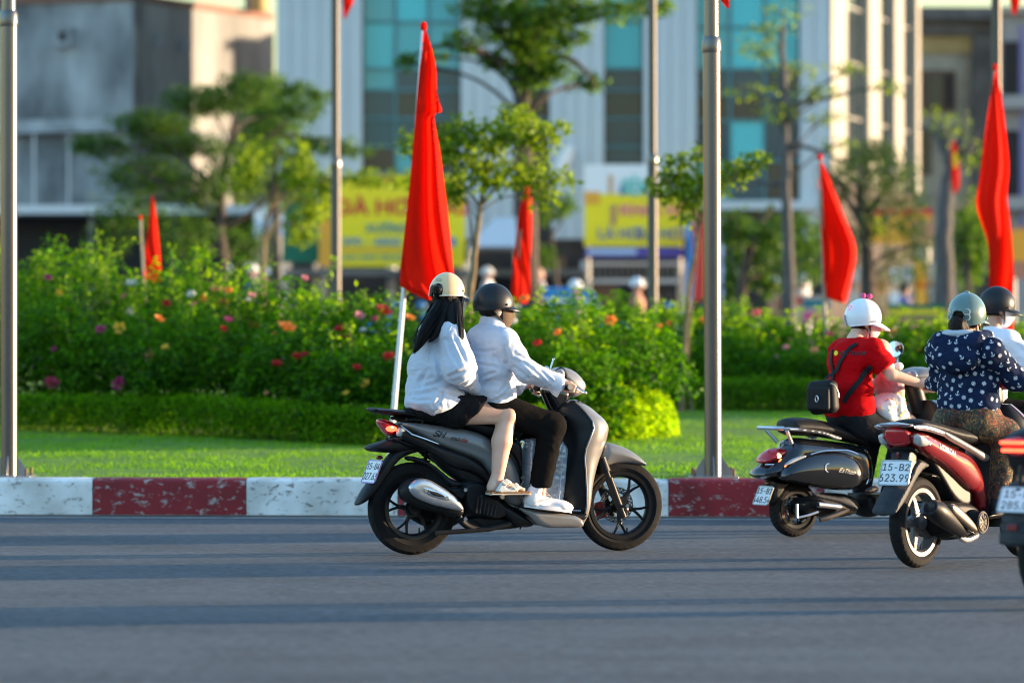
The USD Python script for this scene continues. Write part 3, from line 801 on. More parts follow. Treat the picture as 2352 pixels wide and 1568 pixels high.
# clutter in front of the far shops: goods stacks
rc_ = np.random.default_rng(8)
cols_ = ['sign_pastel', 'sign_brick', 'sign_tan', 'sign_white', 'grey_plaster', 'sign_orange', 'beige_plaster']
names_ = ['pastel', 'brick red', 'tan', 'white', 'grey', 'orange', 'beige']
for k in range(14):
    x = 1965 + (k % 7) * 30 + rc_.uniform(-4, 4); lay = k // 7
    wpx, hpx = rc_.uniform(24, 30), rc_.uniform(30, 52)
    y1 = 712 - lay * 62
    m_ = rbox(wpx * 81 / FPX, .5, hpx * 81 / FPX, .03)
    c = W(x, y1 - hpx / 2, 81 + lay * .8)
    m_.apply_translation(c)
    obj('goods_stack', cat_([m_, box(c[0] - .1, c[0] + .1, 81.1 + lay * .8, 81.3 + lay * .8, ZP, c[2])]), cols_[k % 7], smooth=False, label='%s stack of goods in front of the far shops, %s row' % (names_[k % 7], ('lower', 'upper')[lay]), cat='goods', group='stacked goods outside the far shops')

# ------------------------------------------------------------------ houses added behind the camera, out of view, for glass and poles to reflect
rb_ = np.random.default_rng(19)
x = -62.0
k = 0
while x < 60:
    w_ = rb_.uniform(6, 12); h_ = rb_.uniform(5, 10.5)
    t = thing('added_reflection_house', 'added unseen house behind the camera for reflections, number of storeys unlike its neighbours', 'building', (x + w_ / 2, -34, 0), group='unseen houses added behind the camera for reflections')
    c = ('beige_plaster', 'grey_plaster', 'ochre_plaster', 'old_concrete', 'cream_plaster')[k % 5]
    obj('wall', box(-w_ / 2, w_ / 2, -8, 0, 0, h_), c, t, smooth=False)
    obj('roof', box(-w_ / 2 - .1, w_ / 2 + .1, -8, .5, h_ + .002, h_ + .3), 'roof_rust', t, smooth=False)
    obj('shop_opening', box(-w_ / 2 + .5, w_ / 2 - .5, -.2, .03, 0, 3.0), 'shop_dark', t, smooth=False)
    for z in np.arange(4.0, h_ - 1.6, 3.2):
        for xx in (-w_ * .25, w_ * .25):
            obj('window', box(xx - .8, xx + .8, -.1, .04, z, z + 1.6), 'dark_glass', t, smooth=False)
    x += w_ + rb_.uniform(0, 1.5); k += 1

# ------------------------------------------------------------------ trees
def blob_points(c, r, n, rng, shell=0.55):
    d = rng.normal(size=(n, 3)); d /= np.linalg.norm(d, axis=1, keepdims=True)
    rad = shell + (1 - shell) * rng.uniform(0, 1, n) ** .6
    rad *= 0.45 + 1.1 * meshkit.noise(d * 2.6 + np.asarray(c), 4)
    return np.asarray(c) + d * rad[:, None] * np.asarray(r), d

def tree(name, label, Y, trunk, tr, limbs, blobs, leaf, size, bark='bark', group=None, seed=1, droop=0.0, cat='tree', aspect=0.5, spread=0.9, depth=1.0, dens=.6):
    """trunk, limbs: polylines of (px, py[, dY]); blobs: (px, py, rx, ry, count[, dY]) in picture units at the depth Y."""
    rng = np.random.default_rng(seed)
    T = np.array([W(p[0], p[1], Y + (p[2] if len(p) > 2 else 0)) for p in trunk])
    o = T[0].copy()
    t = thing(name, label, cat, o, group=group)
    T = spline(T, 16) - o
    T[1:-1, :2] += rng.normal(size=(14, 2)) * tr * .12
    obj('trunk', tube(T, np.linspace(tr * 1.15, tr * .45, 16), 10), bark, t)
    for L in limbs:
        P = spline(np.array([W(p[0], p[1], Y + (p[2] if len(p) > 2 else 0)) for p in L]), 10) - o
        obj('limb', tube(P, np.linspace(tr * .5, tr * .12, 10), 7), bark, t)
    pts, nr = [], []
    tw = []
    for b in blobs:
        dY = b[5] if len(b) > 5 else rng.uniform(-1, 1) * depth
        c = W(b[0], b[1], Y + dY) - o
        r = np.array([b[2], (b[2] + b[3]) * .5, b[3]]) * Y / FPX
        p, d = blob_points(c, r, int(b[4] * dens), rng, .3)
        pts.append(p); nr.append(d)
        k = np.argmin(np.linalg.norm(T - c, axis=1)); k = max(4, k - 2)
        for q in p[rng.integers(0, len(p), 4)]:
            tw.append(tube(spline(np.array([T[k], (T[k] + c) / 2 + [0, 0, .12 * np.linalg.norm(c - T[k])], c, q]), 8), np.linspace(tr * .22, tr * .05, 8), 4))
    obj('twigs', cat_(tw), bark, t, kind='stuff')
    m, r_ = leaves(np.vstack(pts), np.vstack(nr), size, rng, aspect, droop, spread)
    obj('crown', m, leaf, t, smooth=False, kind='stuff', rnd=r_)
    return t

tree('feathery_tree', 'wide feathery green tree with flat layered branches in front of the grey building', 66, [(520, 760), (512, 620), (505, 480), (520, 360), (545, 280)], .11,
     [[(510, 470), (440, 380), (330, 300)], [(512, 500), (400, 440), (240, 330)], [(520, 400), (600, 330), (690, 250)], [(510, 520), (600, 470), (640, 420)]],
     [(470, 228, 95, 34, 1500), (350, 280, 95, 30, 1300), (230, 330, 80, 26, 800), (560, 205, 70, 45, 1100), (620, 270, 80, 60, 1300), (420, 330, 110, 32, 1100), (330, 400, 110, 45, 1300), (460, 430, 100, 60, 1300), (560, 370, 80, 60, 900), (300, 480, 90, 40, 700), (420, 540, 90, 55, 1000), (250, 545, 60, 40, 400), (560, 560, 70, 60, 700), (690, 250, 60, 26, 450), (740, 330, 70, 22, 420), (800, 345, 60, 14, 250)],
     'fern_leaf', .14, seed=21, depth=2.0, aspect=.28, droop=.6, dens=.95)
tree('slim_tree', 'slim upright green tree beside the corner of the white office block', 72, [(632, 760), (630, 560), (628, 380), (632, 240)], .11,
     [[(630, 420), (680, 350), (720, 300)]],
     [(625, 215, 40, 55, 900), (600, 300, 50, 60, 1000), (655, 330, 60, 60, 1000), (690, 210, 45, 22, 380), (735, 225, 30, 14, 180), (640, 430, 55, 50, 800), (690, 400, 40, 50, 500)],
     'tree_leaf', .13, 'bark', seed=22, depth=.8)
tree('creeper_tree', 'yellowish green young tree hanging over the green banner', 52, [(600, 720), (604, 600), (610, 520), (640, 440)], .05,
     [[(606, 560), (660, 470), (715, 420)]],
     [(575, 370, 32, 50, 520), (560, 430, 45, 40, 520), (690, 400, 45, 48, 650), (720, 470, 42, 55, 700), (690, 520, 40, 50, 520), (700, 350, 14, 36, 160), (750, 420, 30, 28, 260), (840, 412, 60, 22, 300), (930, 412, 50, 24, 240)],
     'young_leaf', .1, 'thin_bark', seed=23, depth=.6)
tree('tall_tree', 'tall tree with a bare brown trunk and tufts of leaves high above the helmets', 58, [(1222, 760), (1212, 560), (1205, 400), (1200, 230), (1196, 60), (1196, -140)], .17,
     [[(1200, 150), (1130, 60), (1060, 20)], [(1200, 180), (1290, 130), (1350, 170), (1370, 205)], [(1198, 100), (1300, 30), (1420, 10)], [(1200, 170), (1120, 130), (1020, 105), (935, 140)]],
     [(1195, 60, 110, 70, 2600), (1110, 10, 70, 40, 900), (1290, 20, 90, 45, 1300), (1220, 150, 60, 55, 1100), (1130, 140, 24, 20, 260), (1350, 192, 42, 18, 300), (1280, 160, 40, 22, 330), (1060, 95, 40, 24, 300), (1000, 130, 24, 14, 120), (935, 142, 26, 14, 160), (1410, 30, 70, 22, 420), (1490, 15, 60, 24, 420), (1230, 100, 60, 50, 900), (1310, 90, 50, 20, 360)],
     'tree_leaf', .14, 'bark', seed=24, depth=1.2, dens=.42)
tree('young_tree', 'young staked tree with two thin stems rising behind the two riders in white', 37.5, [(1072, 745), (1088, 600), (1100, 500), (1112, 420), (1120, 360)], .035,
     [[(1090, 600), (1082, 520), (1070, 440)], [(1108, 470), (1160, 400), (1210, 340)], [(1104, 480), (1040, 400), (970, 350)]],
     [(1130, 320, 60, 40, 620), (1060, 350, 60, 46, 620), (1190, 300, 60, 40, 520), (1245, 320, 46, 40, 380), (1000, 330, 50, 40, 420), (950, 330, 40, 36, 300), (1120, 400, 80, 42, 760), (1210, 400, 60, 40, 460), (1280, 300, 30, 24, 160), (1190, 262, 50, 18, 240), (1290, 410, 34, 20, 150), (1060, 300, 40, 34, 320), (1040, 440, 40, 36, 300), (960, 420, 30, 30, 160), (1245, 450, 50, 30, 240)],
     'young_leaf', .085, 'thin_bark', seed=25, depth=.45, dens=.55)
tree('young_tree', 'young tree with two thin stems on the lawn left of the right steel flagpole', 36.6, [(1566, 945), (1572, 800), (1584, 660), (1600, 560), (1606, 470)], .028,
     [[(1590, 945), (1580, 830), (1592, 690), (1606, 560), (1610, 500)], [(1604, 520), (1560, 440), (1520, 410)], [(1606, 500), (1660, 420), (1720, 380)]],
     [(1590, 440, 60, 40, 760), (1530, 430, 48, 36, 560), (1560, 385, 46, 34, 420), (1640, 420, 54, 34, 480), (1700, 390, 50, 22, 300), (1740, 365, 34, 18, 160), (1580, 490, 36, 24, 220), (1610, 350, 24, 26, 120)],
     'young_leaf', .075, 'thin_bark', seed=26, depth=.3, dens=.6)
tree('sparse_tree', 'thin tree with sparse tiers of yellow green leaves before the right glass strip', 62, [(1812, 760), (1810, 560), (1806, 400), (1800, 230), (1798, 60)], .1,
     [[(1806, 430), (1740, 420), (1690, 440)], [(1800, 240), (1730, 210), (1680, 190)], [(1800, 250), (1880, 230), (1960, 215)], [(1806, 330), (1890, 350), (1960, 390)]],
     [(1760, 80, 70, 26, 170), (1740, 120, 60, 18, 140), (1820, 160, 70, 20, 170), (1720, 210, 60, 16, 130), (1880, 215, 70, 14, 150), (1950, 160, 50, 14, 90), (1900, 270, 50, 12, 90), (1930, 330, 50, 12, 90), (1780, 260, 50, 20, 120), (1800, 30, 60, 30, 140), (2040, 200, 40, 14, 70)],
     'young_leaf', .11, 'grey_bark', seed=27, depth=1.2)
tree('drooping_tree', 'drooping dark green tree between the two right flags', 60, [(1994, 770), (1992, 640), (1984, 540), (1975, 460), (1985, 400)], .13,
     [[(1982, 520), (1930, 430), (1900, 380)], [(1980, 500), (2050, 420), (2090, 380)]],
     [(1975, 370, 70, 50, 900), (2040, 390, 70, 60, 1000), (1920, 420, 46, 60, 600), (2080, 460, 50, 90, 900), (2010, 480, 50, 80, 700), (2110, 560, 34, 90, 520), (1900, 520, 26, 90, 320), (1950, 560, 30, 80, 280), (2050, 600, 40, 70, 380), (2010, 340, 50, 30, 420)],
     'willow_leaf', .14, 'bark', seed=28, droop=.9, aspect=.22, spread=.5, depth=1.0)
tree('pollarded_tree', 'thick grey pollarded trunk with cut limbs and few leaves left of the rearmost flag', 70, [(2172, 770), (2168, 620), (2172, 480), (2176, 360), (2160, 290)], .2,
     [[(2174, 380), (2205, 320), (2220, 250)], [(2170, 350), (2140, 300), (2110, 290)], [(2180, 380), (2230, 330), (2250, 300)]],
     [(2190, 290, 46, 40, 110), (2230, 360, 40, 40, 120), (2150, 270, 40, 24, 70), (2240, 460, 30, 34, 120)],
     'young_leaf', .12, 'grey_bark', seed=29, depth=1.0)
tree('dark_bush', 'dark leafy tree with a leaning trunk right of the steel flagpole', 64, [(1700, 770), (1706, 640), (1735, 540), (1775, 470)], .1,
     [[(1720, 600), (1690, 540), (1670, 510)]],
     [(1690, 530, 46, 40, 520), (1730, 580, 46, 60, 700), (1780, 540, 50, 50, 620), (1840, 540, 54, 46, 620), (1690, 640, 40, 60, 520), (1850, 610, 44, 60, 420), (1770, 640, 50, 50, 420)],
     'fern_leaf', .15, seed=30, depth=1.2)
tree('dark_bush', 'dark round tree behind the pollarded trunk near the right edge', 74, [(2215, 770), (2222, 640), (2228, 560)], .1,
     [[(2222, 640), (2200, 560), (2195, 540)]],
     [(2225, 520, 50, 60, 700), (2215, 600, 46, 60, 600), (2250, 570, 34, 70, 420)],
     'tree_leaf', .16, seed=31, depth=1.0)
tree('hanging_bush', 'green shrub growing over the market canopy behind the narrow flag', 76, [(1280, 720), (1275, 620), (1265, 540), (1260, 480)], .07,
     [[(1268, 540), (1300, 490), (1310, 470)]],
     [(1270, 480, 50, 30, 420), (1230, 500, 40, 26, 260), (1250, 590, 30, 30, 200), (1300, 465, 26, 22, 140)],
     'tree_leaf', .14, seed=32, depth=.6)

# ------------------------------------------------------------------ rose bed, trimmed hedge, golden shrub
HB = [(-300, 968), (-100, 978), (40, 985), (250, 992), (450, 1001), (650, 1011), (850, 1020), (1100, 1024), (1330, 1020)]   # foot of the front hedge in the picture
HR = [(1440, 938), (1600, 941), (1870, 944), (2200, 948), (2500, 952)]
def foot(px, py):
    Y = Ylawn(py); return np.array([(px - XC) * Y / FPX, Y, zlawn(Y)])
HBw = np.array([foot(*p) for p in HB]); HRw = np.array([foot(*p) for p in HR])
def hedge(name, label, line, hgt, wid, n, leaf, seed, size=.035):
    rng = np.random.default_rng(seed)
    P = spline(line, 200)
    o = P[len(P) // 2].copy()
    t = thing(name, label, 'hedge', o)
    i = rng.integers(0, 199, n); f = rng.uniform(0, 1, n)[:, None]
    c = P[i] * (1 - f) + P[i + 1] * f
    s = rng.uniform(0, 1, n)
    # points on the face towards the road, the top and the back
    face = rng.choice(3, n, p=[.5, .4, .1])
    bump = (meshkit.noise(c * [2.2, 2.2, 1], 9) - .5)
    y = np.where(face == 0, 0.05 * bump, np.where(face == 1, s * wid, wid)); z = np.where(face == 1, hgt + 0.10 * bump, s ** .8 * hgt)
    q = c + np.c_[np.zeros(n), y, z] + rng.normal(size=(n, 3)) * .022
    nrm = np.zeros((n, 3)); nrm[face == 0, 1] = -1; nrm[face == 1, 2] = 1; nrm[face == 2, 1] = 1
    nrm[:, 2] += .5
    m, r_ = leaves(q - o, nrm, size, rng, .6, 0, .7)
    r_ = np.clip(r_ * .8 + np.repeat(np.where(face == 1, .15, 0), 4), 0, 1)  # light from above put into the tint: top leaves lighter
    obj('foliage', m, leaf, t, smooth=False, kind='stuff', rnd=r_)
    # stems inside
    st = []
    for k in range(0, 200, 2):
        b = P[k] + [0, wid * .5, 0] - o
        for _ in range(3):
            e = b + [rng.normal() * .1, rng.uniform(-.4, .4) * wid, hgt * .92]
            st.append(tube([b + [rng.normal() * .03, 0, -.02], (b + e) / 2, e], [.006, .005, .003], 4, False))
    obj('stems', cat_(st), 'stem_green', t, kind='stuff')
    return t
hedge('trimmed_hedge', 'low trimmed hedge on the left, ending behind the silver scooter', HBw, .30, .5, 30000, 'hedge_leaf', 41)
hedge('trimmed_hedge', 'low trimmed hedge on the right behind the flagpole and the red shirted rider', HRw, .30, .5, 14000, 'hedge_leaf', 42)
rg = np.random.default_rng(43)
gs = foot(1440, 1006); o = gs
t = thing('golden_shrub', 'bright yellow green clipped shrub at the corner of the rose bed', 'shrub', o)
pt, nr = [], []
for k, (px_, dy, r, h) in enumerate([(1372, .1, .34, .42), (1420, .2, .36, .46), (1468, .35, .32, .46), (1500, .6, .26, .42), (1440, .7, .4, .5), (1390, .9, .4, .48)]):
    c = foot(px_, 1006); c[1] += dy
    d = rg.normal(size=(2600, 3)); d[:, 2] = np.abs(d[:, 2]); d /= np.linalg.norm(d, axis=1, keepdims=True)
    d2 = d * (0.82 + .25 * meshkit.noise(d * 4 + k)[:, None]) * [r, r, h]
    pt.append(c - o + d2); nr.append(d + [0, 0, .6])
m, r_ = leaves(np.vstack(pt), np.vstack(nr), .05, rg, .6, 0, .6)
obj('foliage', m, 'golden_leaf', t, smooth=False, kind='stuff', rnd=r_)
obj('stems', cat_([tube([foot(px_, 1006) - o + [0, .5, 0], foot(px_ + rg.uniform(-20, 20), 1006) - o + [0, .5, .35]], .008, 5) for px_ in range(1372, 1500, 8)]), 'stem_green', t, kind='stuff')

def bed_front(x):
    """Front of the rose bed at world x."""
    a = np.interp(x, HBw[:, 0], HBw[:, 1]); b = np.interp(x, HRw[:, 0], HRw[:, 1])
    return np.where(x < HBw[-1, 0] + .1, a, b)
bushes = []
TOP = np.array([(-300, 560), (0, 560), (110, 545), (180, 590), (260, 615), (380, 622), (470, 600), (560, 640), (650, 650), (760, 672), (900, 685), (1100, 692), (1250, 688), (1360, 672), (1480, 690), (1560, 692), (1700, 722), (1850, 742), (2000, 738), (2352, 742), (2600, 742)], float)
FL = {'orange': [(657, 757, 1.7), (512, 700, 1.1), (364, 735, 1), (464, 686, 1), (526, 669, .8), (152, 714, .7), (1402, 738, 1.1), (1511, 755, 1.1), (1205, 690, 1.1), (1613, 735, .8), (1752, 816, 1.1), (2052, 767, 1.3), (940, 733, 1), (1282, 765, .8), (930, 842, .8)],
      'peach': [(497, 668, 1.3), (348, 819, 1.2), (1489, 724, 1.3), (286, 682, .8), (445, 702, .8), (1870, 806, .9)],
      'red': [(880, 718, 1.5), (381, 700, 1), (586, 751, 1), (781, 759, 1.1), (797, 775, 1.1), (681, 821, .9), (636, 839, 1.1), (893, 822, 1.1), (700, 816, .8), (1785, 785, .8), (1536, 745, .7), (513, 757, .7), (820, 846, .8), (1235, 790, .8)],
      'pink': [(119, 881, 1.4), (1410, 844, 1.2), (1737, 721, 1.1), (524, 738, 1), (1905, 770, .9), (862, 735, .8)],
      'magenta': [(232, 759, 1), (275, 882, 1.3), (171, 824, .8), (110, 640, .8), (125, 803, .6)],
      'white': [(302, 655, 1.3), (440, 678, .9), (298, 717, .8), (835, 760, .7), (1180, 742, .8), (1330, 760, .8), (570, 690, .6)],
      'yellow': [(276, 755, 1.2), (840, 883, .9), (136, 674, .8), (380, 800, .8), (795, 905, .7), (1560, 880, .8), (1567, 806, .6)],
      'rose_pink': [(578, 681, .8), (1805, 800, .8), (700, 640, .7), (1860, 790, .8), (825, 728, 1), (1430, 789, .9), (1960, 775, .9)]}
rng = np.random.default_rng(77)
for x in np.arange(-8.6, 8.8, .82):
    yf = float(bed_front(x))
    px0 = x * FPX / (yf + 1.6) + XC
    top = np.interp(px0, TOP[:, 0], TOP[:, 1])
    for row in range(3):
        xx = x + rng.uniform(-.2, .2) + (.4 if row == 1 else 0)
        Y = yf + .95 + row * .85 + rng.uniform(-.12, .12)
        g_ = zlawn(Y)
        htop = HCAM - (top + rng.uniform(-8, 14) - YH) * Y / FPX
        h = max(.55, (htop - g_) * (0.70, 0.88, 1.0)[row])
        bushes.append([np.array([xx, Y, g_]), .62 + rng.uniform(-.05, .08), h, row])
BX = np.array([b[0] for b in bushes])
flw = {}
for colr, L in FL.items():
    for (px_, py_, s) in L:
        best = None
        for k, (c, r, h, row) in enumerate(bushes):
            # the front surface point of this bush on the sight line
            w = W(px_, py_, c[1] - r * .8)
            q = (w - c) / np.array([r, r, h]);
            if abs(q[0]) > .9 or q[2] < .05 or q[2] > 1.12: continue
            sc = abs(q[0]) + .25 * row + (1.5 if q[2] > 1.0 else 0)
            if best is None or sc < best[0]: best = (sc, k)
        if best is None: continue
        c, r, h, row = bushes[best[1]]
        Yc = c[1] - r * (1.02 if py_ > 700 else .85)
        flw.setdefault(best[1], []).append((colr, W(px_, py_, Yc) - c, s))
for k in range(len(bushes)):
    c, r, h, row = bushes[k]
    for _ in range(rng.integers(0, 2) if row < 2 else 0):
        a = rng.uniform(-1, 1); z = rng.uniform(.35, .95)
        p = np.array([a * r * .8, -r * np.sqrt(max(0, 1 - a * a * .64)) * np.sqrt(1 - max(0, z - .4) ** 2 * .9) * 1.02, z * h])
        flw.setdefault(k, []).append((['orange', 'red', 'orange', 'peach', 'red', 'rose_pink'][rng.integers(0, 6)], p, rng.uniform(.3, .5)))

def rose(s, rng):
    P = []
    for ring, (nn, rr, tilt, ln) in enumerate([(3, .006, .15, .03), (5, .012, .45, .04), (6, .018, .85, .045)]):
        for i in range(nn):
            a = 2 * np.pi * i / nn + ring * .5 + rng.uniform(-.2, .2)
            d = np.array([math.cos(a), math.sin(a), 0]); t_ = np.array([-math.sin(a), math.cos(a), 0])
            u = d * math.sin(tilt) + np.array([0, 0, 1]) * math.cos(tilt)
            b = d * rr
            w = ln * .45
            P.append(trimesh.Trimesh([b, b + u * ln * .5 + t_ * w, b + u * ln + d * .006 + t_ * w * .5, b + u * ln + d * .006 - t_ * w * .5, b + u * ln * .5 - t_ * w], [[0, 1, 2], [0, 2, 3], [0, 3, 4]], process=False))
    m = cat_(P); m.apply_scale(s * .95)
    rotx(m, rng.uniform(.4, 1.2)); rotz(m, rng.uniform(-.6, .6))
    return m
for k, (c, r, h, row) in enumerate(bushes):
    rg = np.random.default_rng(500 + k)
    t = thing('rose_bush', 'leafy rose bush massed with others in the flower bed', 'rose bush', c, group='rose bushes filling the flower bed behind the low hedge')
    n = 3000 if row == 0 else 2300
    d = rg.normal(size=(n, 3)); d[:, 2] = np.abs(d[:, 2]) * 1.1 - .25; d[:, 1] -= .35
    d /= np.linalg.norm(d, axis=1, keepdims=True)
    lump = .72 + .5 * meshkit.noise(d * 3.2 + k, 2)
    rad = lump * (1 - .35 * rg.uniform(0, 1, n) ** 2)
    p = d * rad[:, None] * [r, r, h * .58]; p[:, 2] += h * .44
    if row == 0:
        q_ = np.c_[rg.uniform(-1, 1, 1400) * r * .9, rg.uniform(-.8, -.1, 1400) * r, rg.uniform(.03, .5, 1400) * h]
        p = np.vstack([p, q_]); d = np.vstack([d, np.tile([0, -1., .3], (1400, 1))])
    d = d[p[:, 2] > .04]; p = p[p[:, 2] > .04]
    m, r1 = leaves(p, d + [0, 0, .35], .062, rg, .62, .15, .8)
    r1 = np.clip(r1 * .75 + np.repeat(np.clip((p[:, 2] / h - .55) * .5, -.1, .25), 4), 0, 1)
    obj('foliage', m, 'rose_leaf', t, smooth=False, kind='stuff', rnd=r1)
    # new shoots that stand above the mass
    sp, sn, st = [], [], []
    left = c[0] < -2.3
    for _ in range(rg.integers(7, 11) if row else 5):
        b = np.array([rg.uniform(-.8, .8) * r, rg.uniform(-.7, .5) * r, h * .72])
        L = rg.uniform(.22, .5) * (1.25 if left else .8)
        e = b + np.array([rg.normal() * .14, rg.normal() * .1, L])
        q = spline(np.array([b, (b + e) / 2 + [rg.normal() * .03, 0, .03], e + [rg.normal() * .05, 0, -.02]]), 9)
        st.append(tube(q, np.linspace(.006, .003, 9), 4, False))
        for j in range(2, 9):
            for _2 in range(4):
                sp.append(q[j] + rg.normal(size=3) * .025); sn.append([rg.normal(), rg.normal(), .5])
    ms, r2 = leaves(np.array(sp), np.array(sn, float), .058, rg, .6, .1, .5)
    obj('shoots', ms, 'rose_tip', t, smooth=False, kind='stuff', rnd=r2)
    for _ in range(9):
        a = rg.uniform(0, 6.28); e = np.array([math.cos(a) * r * .5, math.sin(a) * r * .5, h * .75])
        st.append(tube(spline(np.array([[0, 0, -.03], e * [.3, .3, .5], e]), 7), np.linspace(.012, .005, 7), 5, False))
    obj('stems', cat_(st), 'stem_green', t, kind='stuff')
    for colr, q, s in flw.get(k, []):
        fm = rose(.95 * s, rg); fm.apply_translation(q)
        obj('rose', fm, 'petal_' + colr, t, smooth=False)

# ------------------------------------------------------------------ steel flagpoles and flags
def pole(label, px, Y, r, collar, ztop, base_z, group, lean=0.0, gusset=True):
    st_ = 'steel' if gusset else 'steel_far'
    b = np.array([(px - XC) * Y / FPX, Y, base_z])
    t = thing('flagpole', label, 'flagpole', b, group=group)
    zc = HCAM - (collar - YH) * Y / FPX - base_z
    f = lambda z: np.array([lean * z, 0, z])
    obj('lower_tube', tube([f(0), f(zc * .5), f(zc)], r, 28), st_, t)
    obj('collar', tube([f(zc), f(zc + .03), f(zc + .09), f(zc + .12)], [r * 1.04, r * 1.12, r * 1.08, r * .88], 28), 'steel', t)
    obj('upper_tube', tube([f(zc + .115), f(ztop * .8), f(ztop)], [r * .83, r * .8, r * .75], 28), st_, t)
    obj('finial', ball(f(ztop + r), r * 1.1), 'steel', t)
    if gusset:
        for a in (0, math.pi / 2, math.pi, -math.pi / 2):
            g = trimesh.creation.extrude_polygon(Polygon([(r * .96, .012), (r + .09, .012), (r + .085, .03), (r * .96, .16)]), .008)
            rotx(g, math.pi / 2); g.apply_translation([0, .004, 0]); rotz(g, a)
            obj('gusset', g, 'steel_dark', t, smooth=False)
        pl = rbox(.36, .36, .014, .003); pl.apply_translation([0, 0, .006])
        obj('base_plate', pl, 'steel_dark', t, smooth=False)
        for sx in (-1, 1):
            for sy in (-1, 1):
                obj('anchor_bolt', cyl(.011, 0.013, .07, (sx * .145, sy * .145, 0), 8, 'z'), 'brown_frame', t)
    return t
pole('polished steel flagpole on the lawn edge at the left edge of the road', 21, 27.25, .062, 62, 8.5, .268, 'steel flagpoles', -.001)
pole('polished steel flagpole with gusseted foot behind the red kerb stone', 1638, 27.15, .064, 122, 8.5, .268, 'steel flagpoles', .004 * -1)
for px_, cy, lb in ((772, 385, 'thin steel flagpole before the wide yellow banner'), (1500, 378, 'thin steel flagpole in front of the striped banner'), (2290, -300, 'thin steel flagpole behind the rearmost flag')):
    pole(lb, px_, 44.0, .060, cy, 9.6, zlawn(44), 'steel flagpoles', -.002, False)

def flag(label, pts, Y, stick=None, stick_r=.02, stick_mat='bamboo', amp=.09, seed=0, waves=1.25, hang=None, phase=0.3):
    P = np.asarray(pts, float)
    o = W(P[0, 0], P[:, 1].max() + 20, Y)
    t = thing('flag', label, 'flag', o, group='red flags')
    pw = np.array([W(x, y, Y) for x, y in P]) - o
    ring = chaikin(pw[:, [0, 2]], 2)
    zs = ring[:, 1]; z0, z1 = zs.min(), zs.max()
    pg = Polygon(ring).buffer(0)
    lv = np.linspace(z0 + .01, z1 - .01, 60); xl, xr = [], []
    for z in lv:
        g = pg.intersection(shapely.LineString([(-50, z), (50, z)]))
        xl.append(g.bounds[0] if not g.is_empty else 0); xr.append(g.bounds[2] if not g.is_empty else 0)
    xl, xr = np.array(xl), np.array(xr)
    def yf(x, z):
        a, b = np.interp(z, lv, xl), np.interp(z, lv, xr)
        u = np.clip((x - a) / np.maximum(b - a, 1e-3), 0, 1)
        k = np.clip((z1 - z) / (z1 - z0), 0, 1)
        wid = np.maximum(b - a, .02)
        ph = phase + .9 * k * np.sin(2.1 * k + seed)
        y = amp * np.minimum(wid / .25, 1) * (np.sin(2 * np.pi * (waves * u + ph)) * .55 + np.sin(2 * np.pi * (2.3 * u + 1.4 * ph + seed)) * .22)
        y += .55 * wid * np.clip(u - .62, 0, 1) ** 2 * 3.0                 # the fly edge falls away towards the back
        y += .015 * (meshkit.fbm(np.c_[x * 6, z * 3, 0 * x + seed], 3, seed + 5) - .5)
        return y
    m = sheet(ring, yf, .022)
    obj('cloth', m, 'flag_red', t, smooth=True)
    if stick:
        S = [W(x, y, Y + .03) - o for x, y in stick]
        S[0][1] += 0
        obj('stick', tube(S, np.linspace(stick_r * 1.1, stick_r * .8, len(S)), 12), stick_mat, t)
        for k in range(2, 8) if stick_mat == 'white_stick' else range(0):
            q = S[0] + (S[-1] - S[0]) * k / 12.0
            obj('joint', tube([q - [0, 0, .004], q + [0, 0, .004]], stick_r * 1.12, 12), stick_mat, t)
        obj('tip', ball(S[-1], [stick_r * 1.2, stick_r * 1.2, stick_r * 2]), 'flag_red', t)
    return t
flag('tall red flag on a white stick rising behind the woman with the beige helmet', [(972, 64), (964, 150), (956, 250), (946, 380), (936, 480), (927, 560), (920, 620), (917, 652), (925, 664), (955, 676), (990, 694), (1043, 664), (1042, 625), (1036, 560), (1030, 500), (1020, 420), (1010, 340), (1000, 292), (996, 262), (1018, 258), (1009, 238), (1003, 210), (1003, 160), (992, 112), (980, 72)], 28.2,
     [(893, 1072), (905, 935), (928, 665), (950, 400), (973, 62)], .021, 'white_stick', .19, 1, 1.2)
flag('small narrow red flag among the left rose bushes', [(348, 446), (341, 510), (334, 590), (331, 650), (348, 655), (370, 650), (368, 590), (360, 510), (352, 450)], 40.5, [(336, 800), (330, 640), (322, 500)], .016, 'bamboo', .06, 2, .8)
flag('narrow crumpled red flag behind the black helmet of the silver scooter driver', [(1208, 420), (1200, 446), (1190, 490), (1184, 560), (1176, 640), (1172, 690), (1195, 698), (1219, 694), (1218, 610), (1222, 520), (1222, 455), (1214, 424)], 38.5, [(1176, 800), (1180, 690), (1208, 420)], .02, 'bamboo', .07, 3, .9)
flag('triangular hanging red flag left of the rider in the white helmet', [(1883, 366), (1880, 420), (1884, 520), (1889, 600), (1892, 682), (1916, 690), (1946, 700), (1958, 650), (1973, 572), (1950, 515), (1925, 450), (1896, 384)], 39.5, [(1899, 800), (1893, 690), (1883, 362)], .022, 'bamboo', .14, 4, 1.2)
flag('long twisted red flag at the right edge behind the rider in white', [(2286, 158), (2276, 225), (2263, 320), (2251, 420), (2243, 468), (2258, 512), (2272, 550), (2272, 620), (2268, 700), (2272, 770), (2300, 800), (2331, 790), (2331, 700), (2326, 600), (2320, 500), (2314, 446), (2323, 384), (2312, 300), (2301, 225), (2292, 170)], 37.0, [(2278, 860), (2280, 700), (2286, 156)], .022, 'bamboo', .16, 5, 1.3)
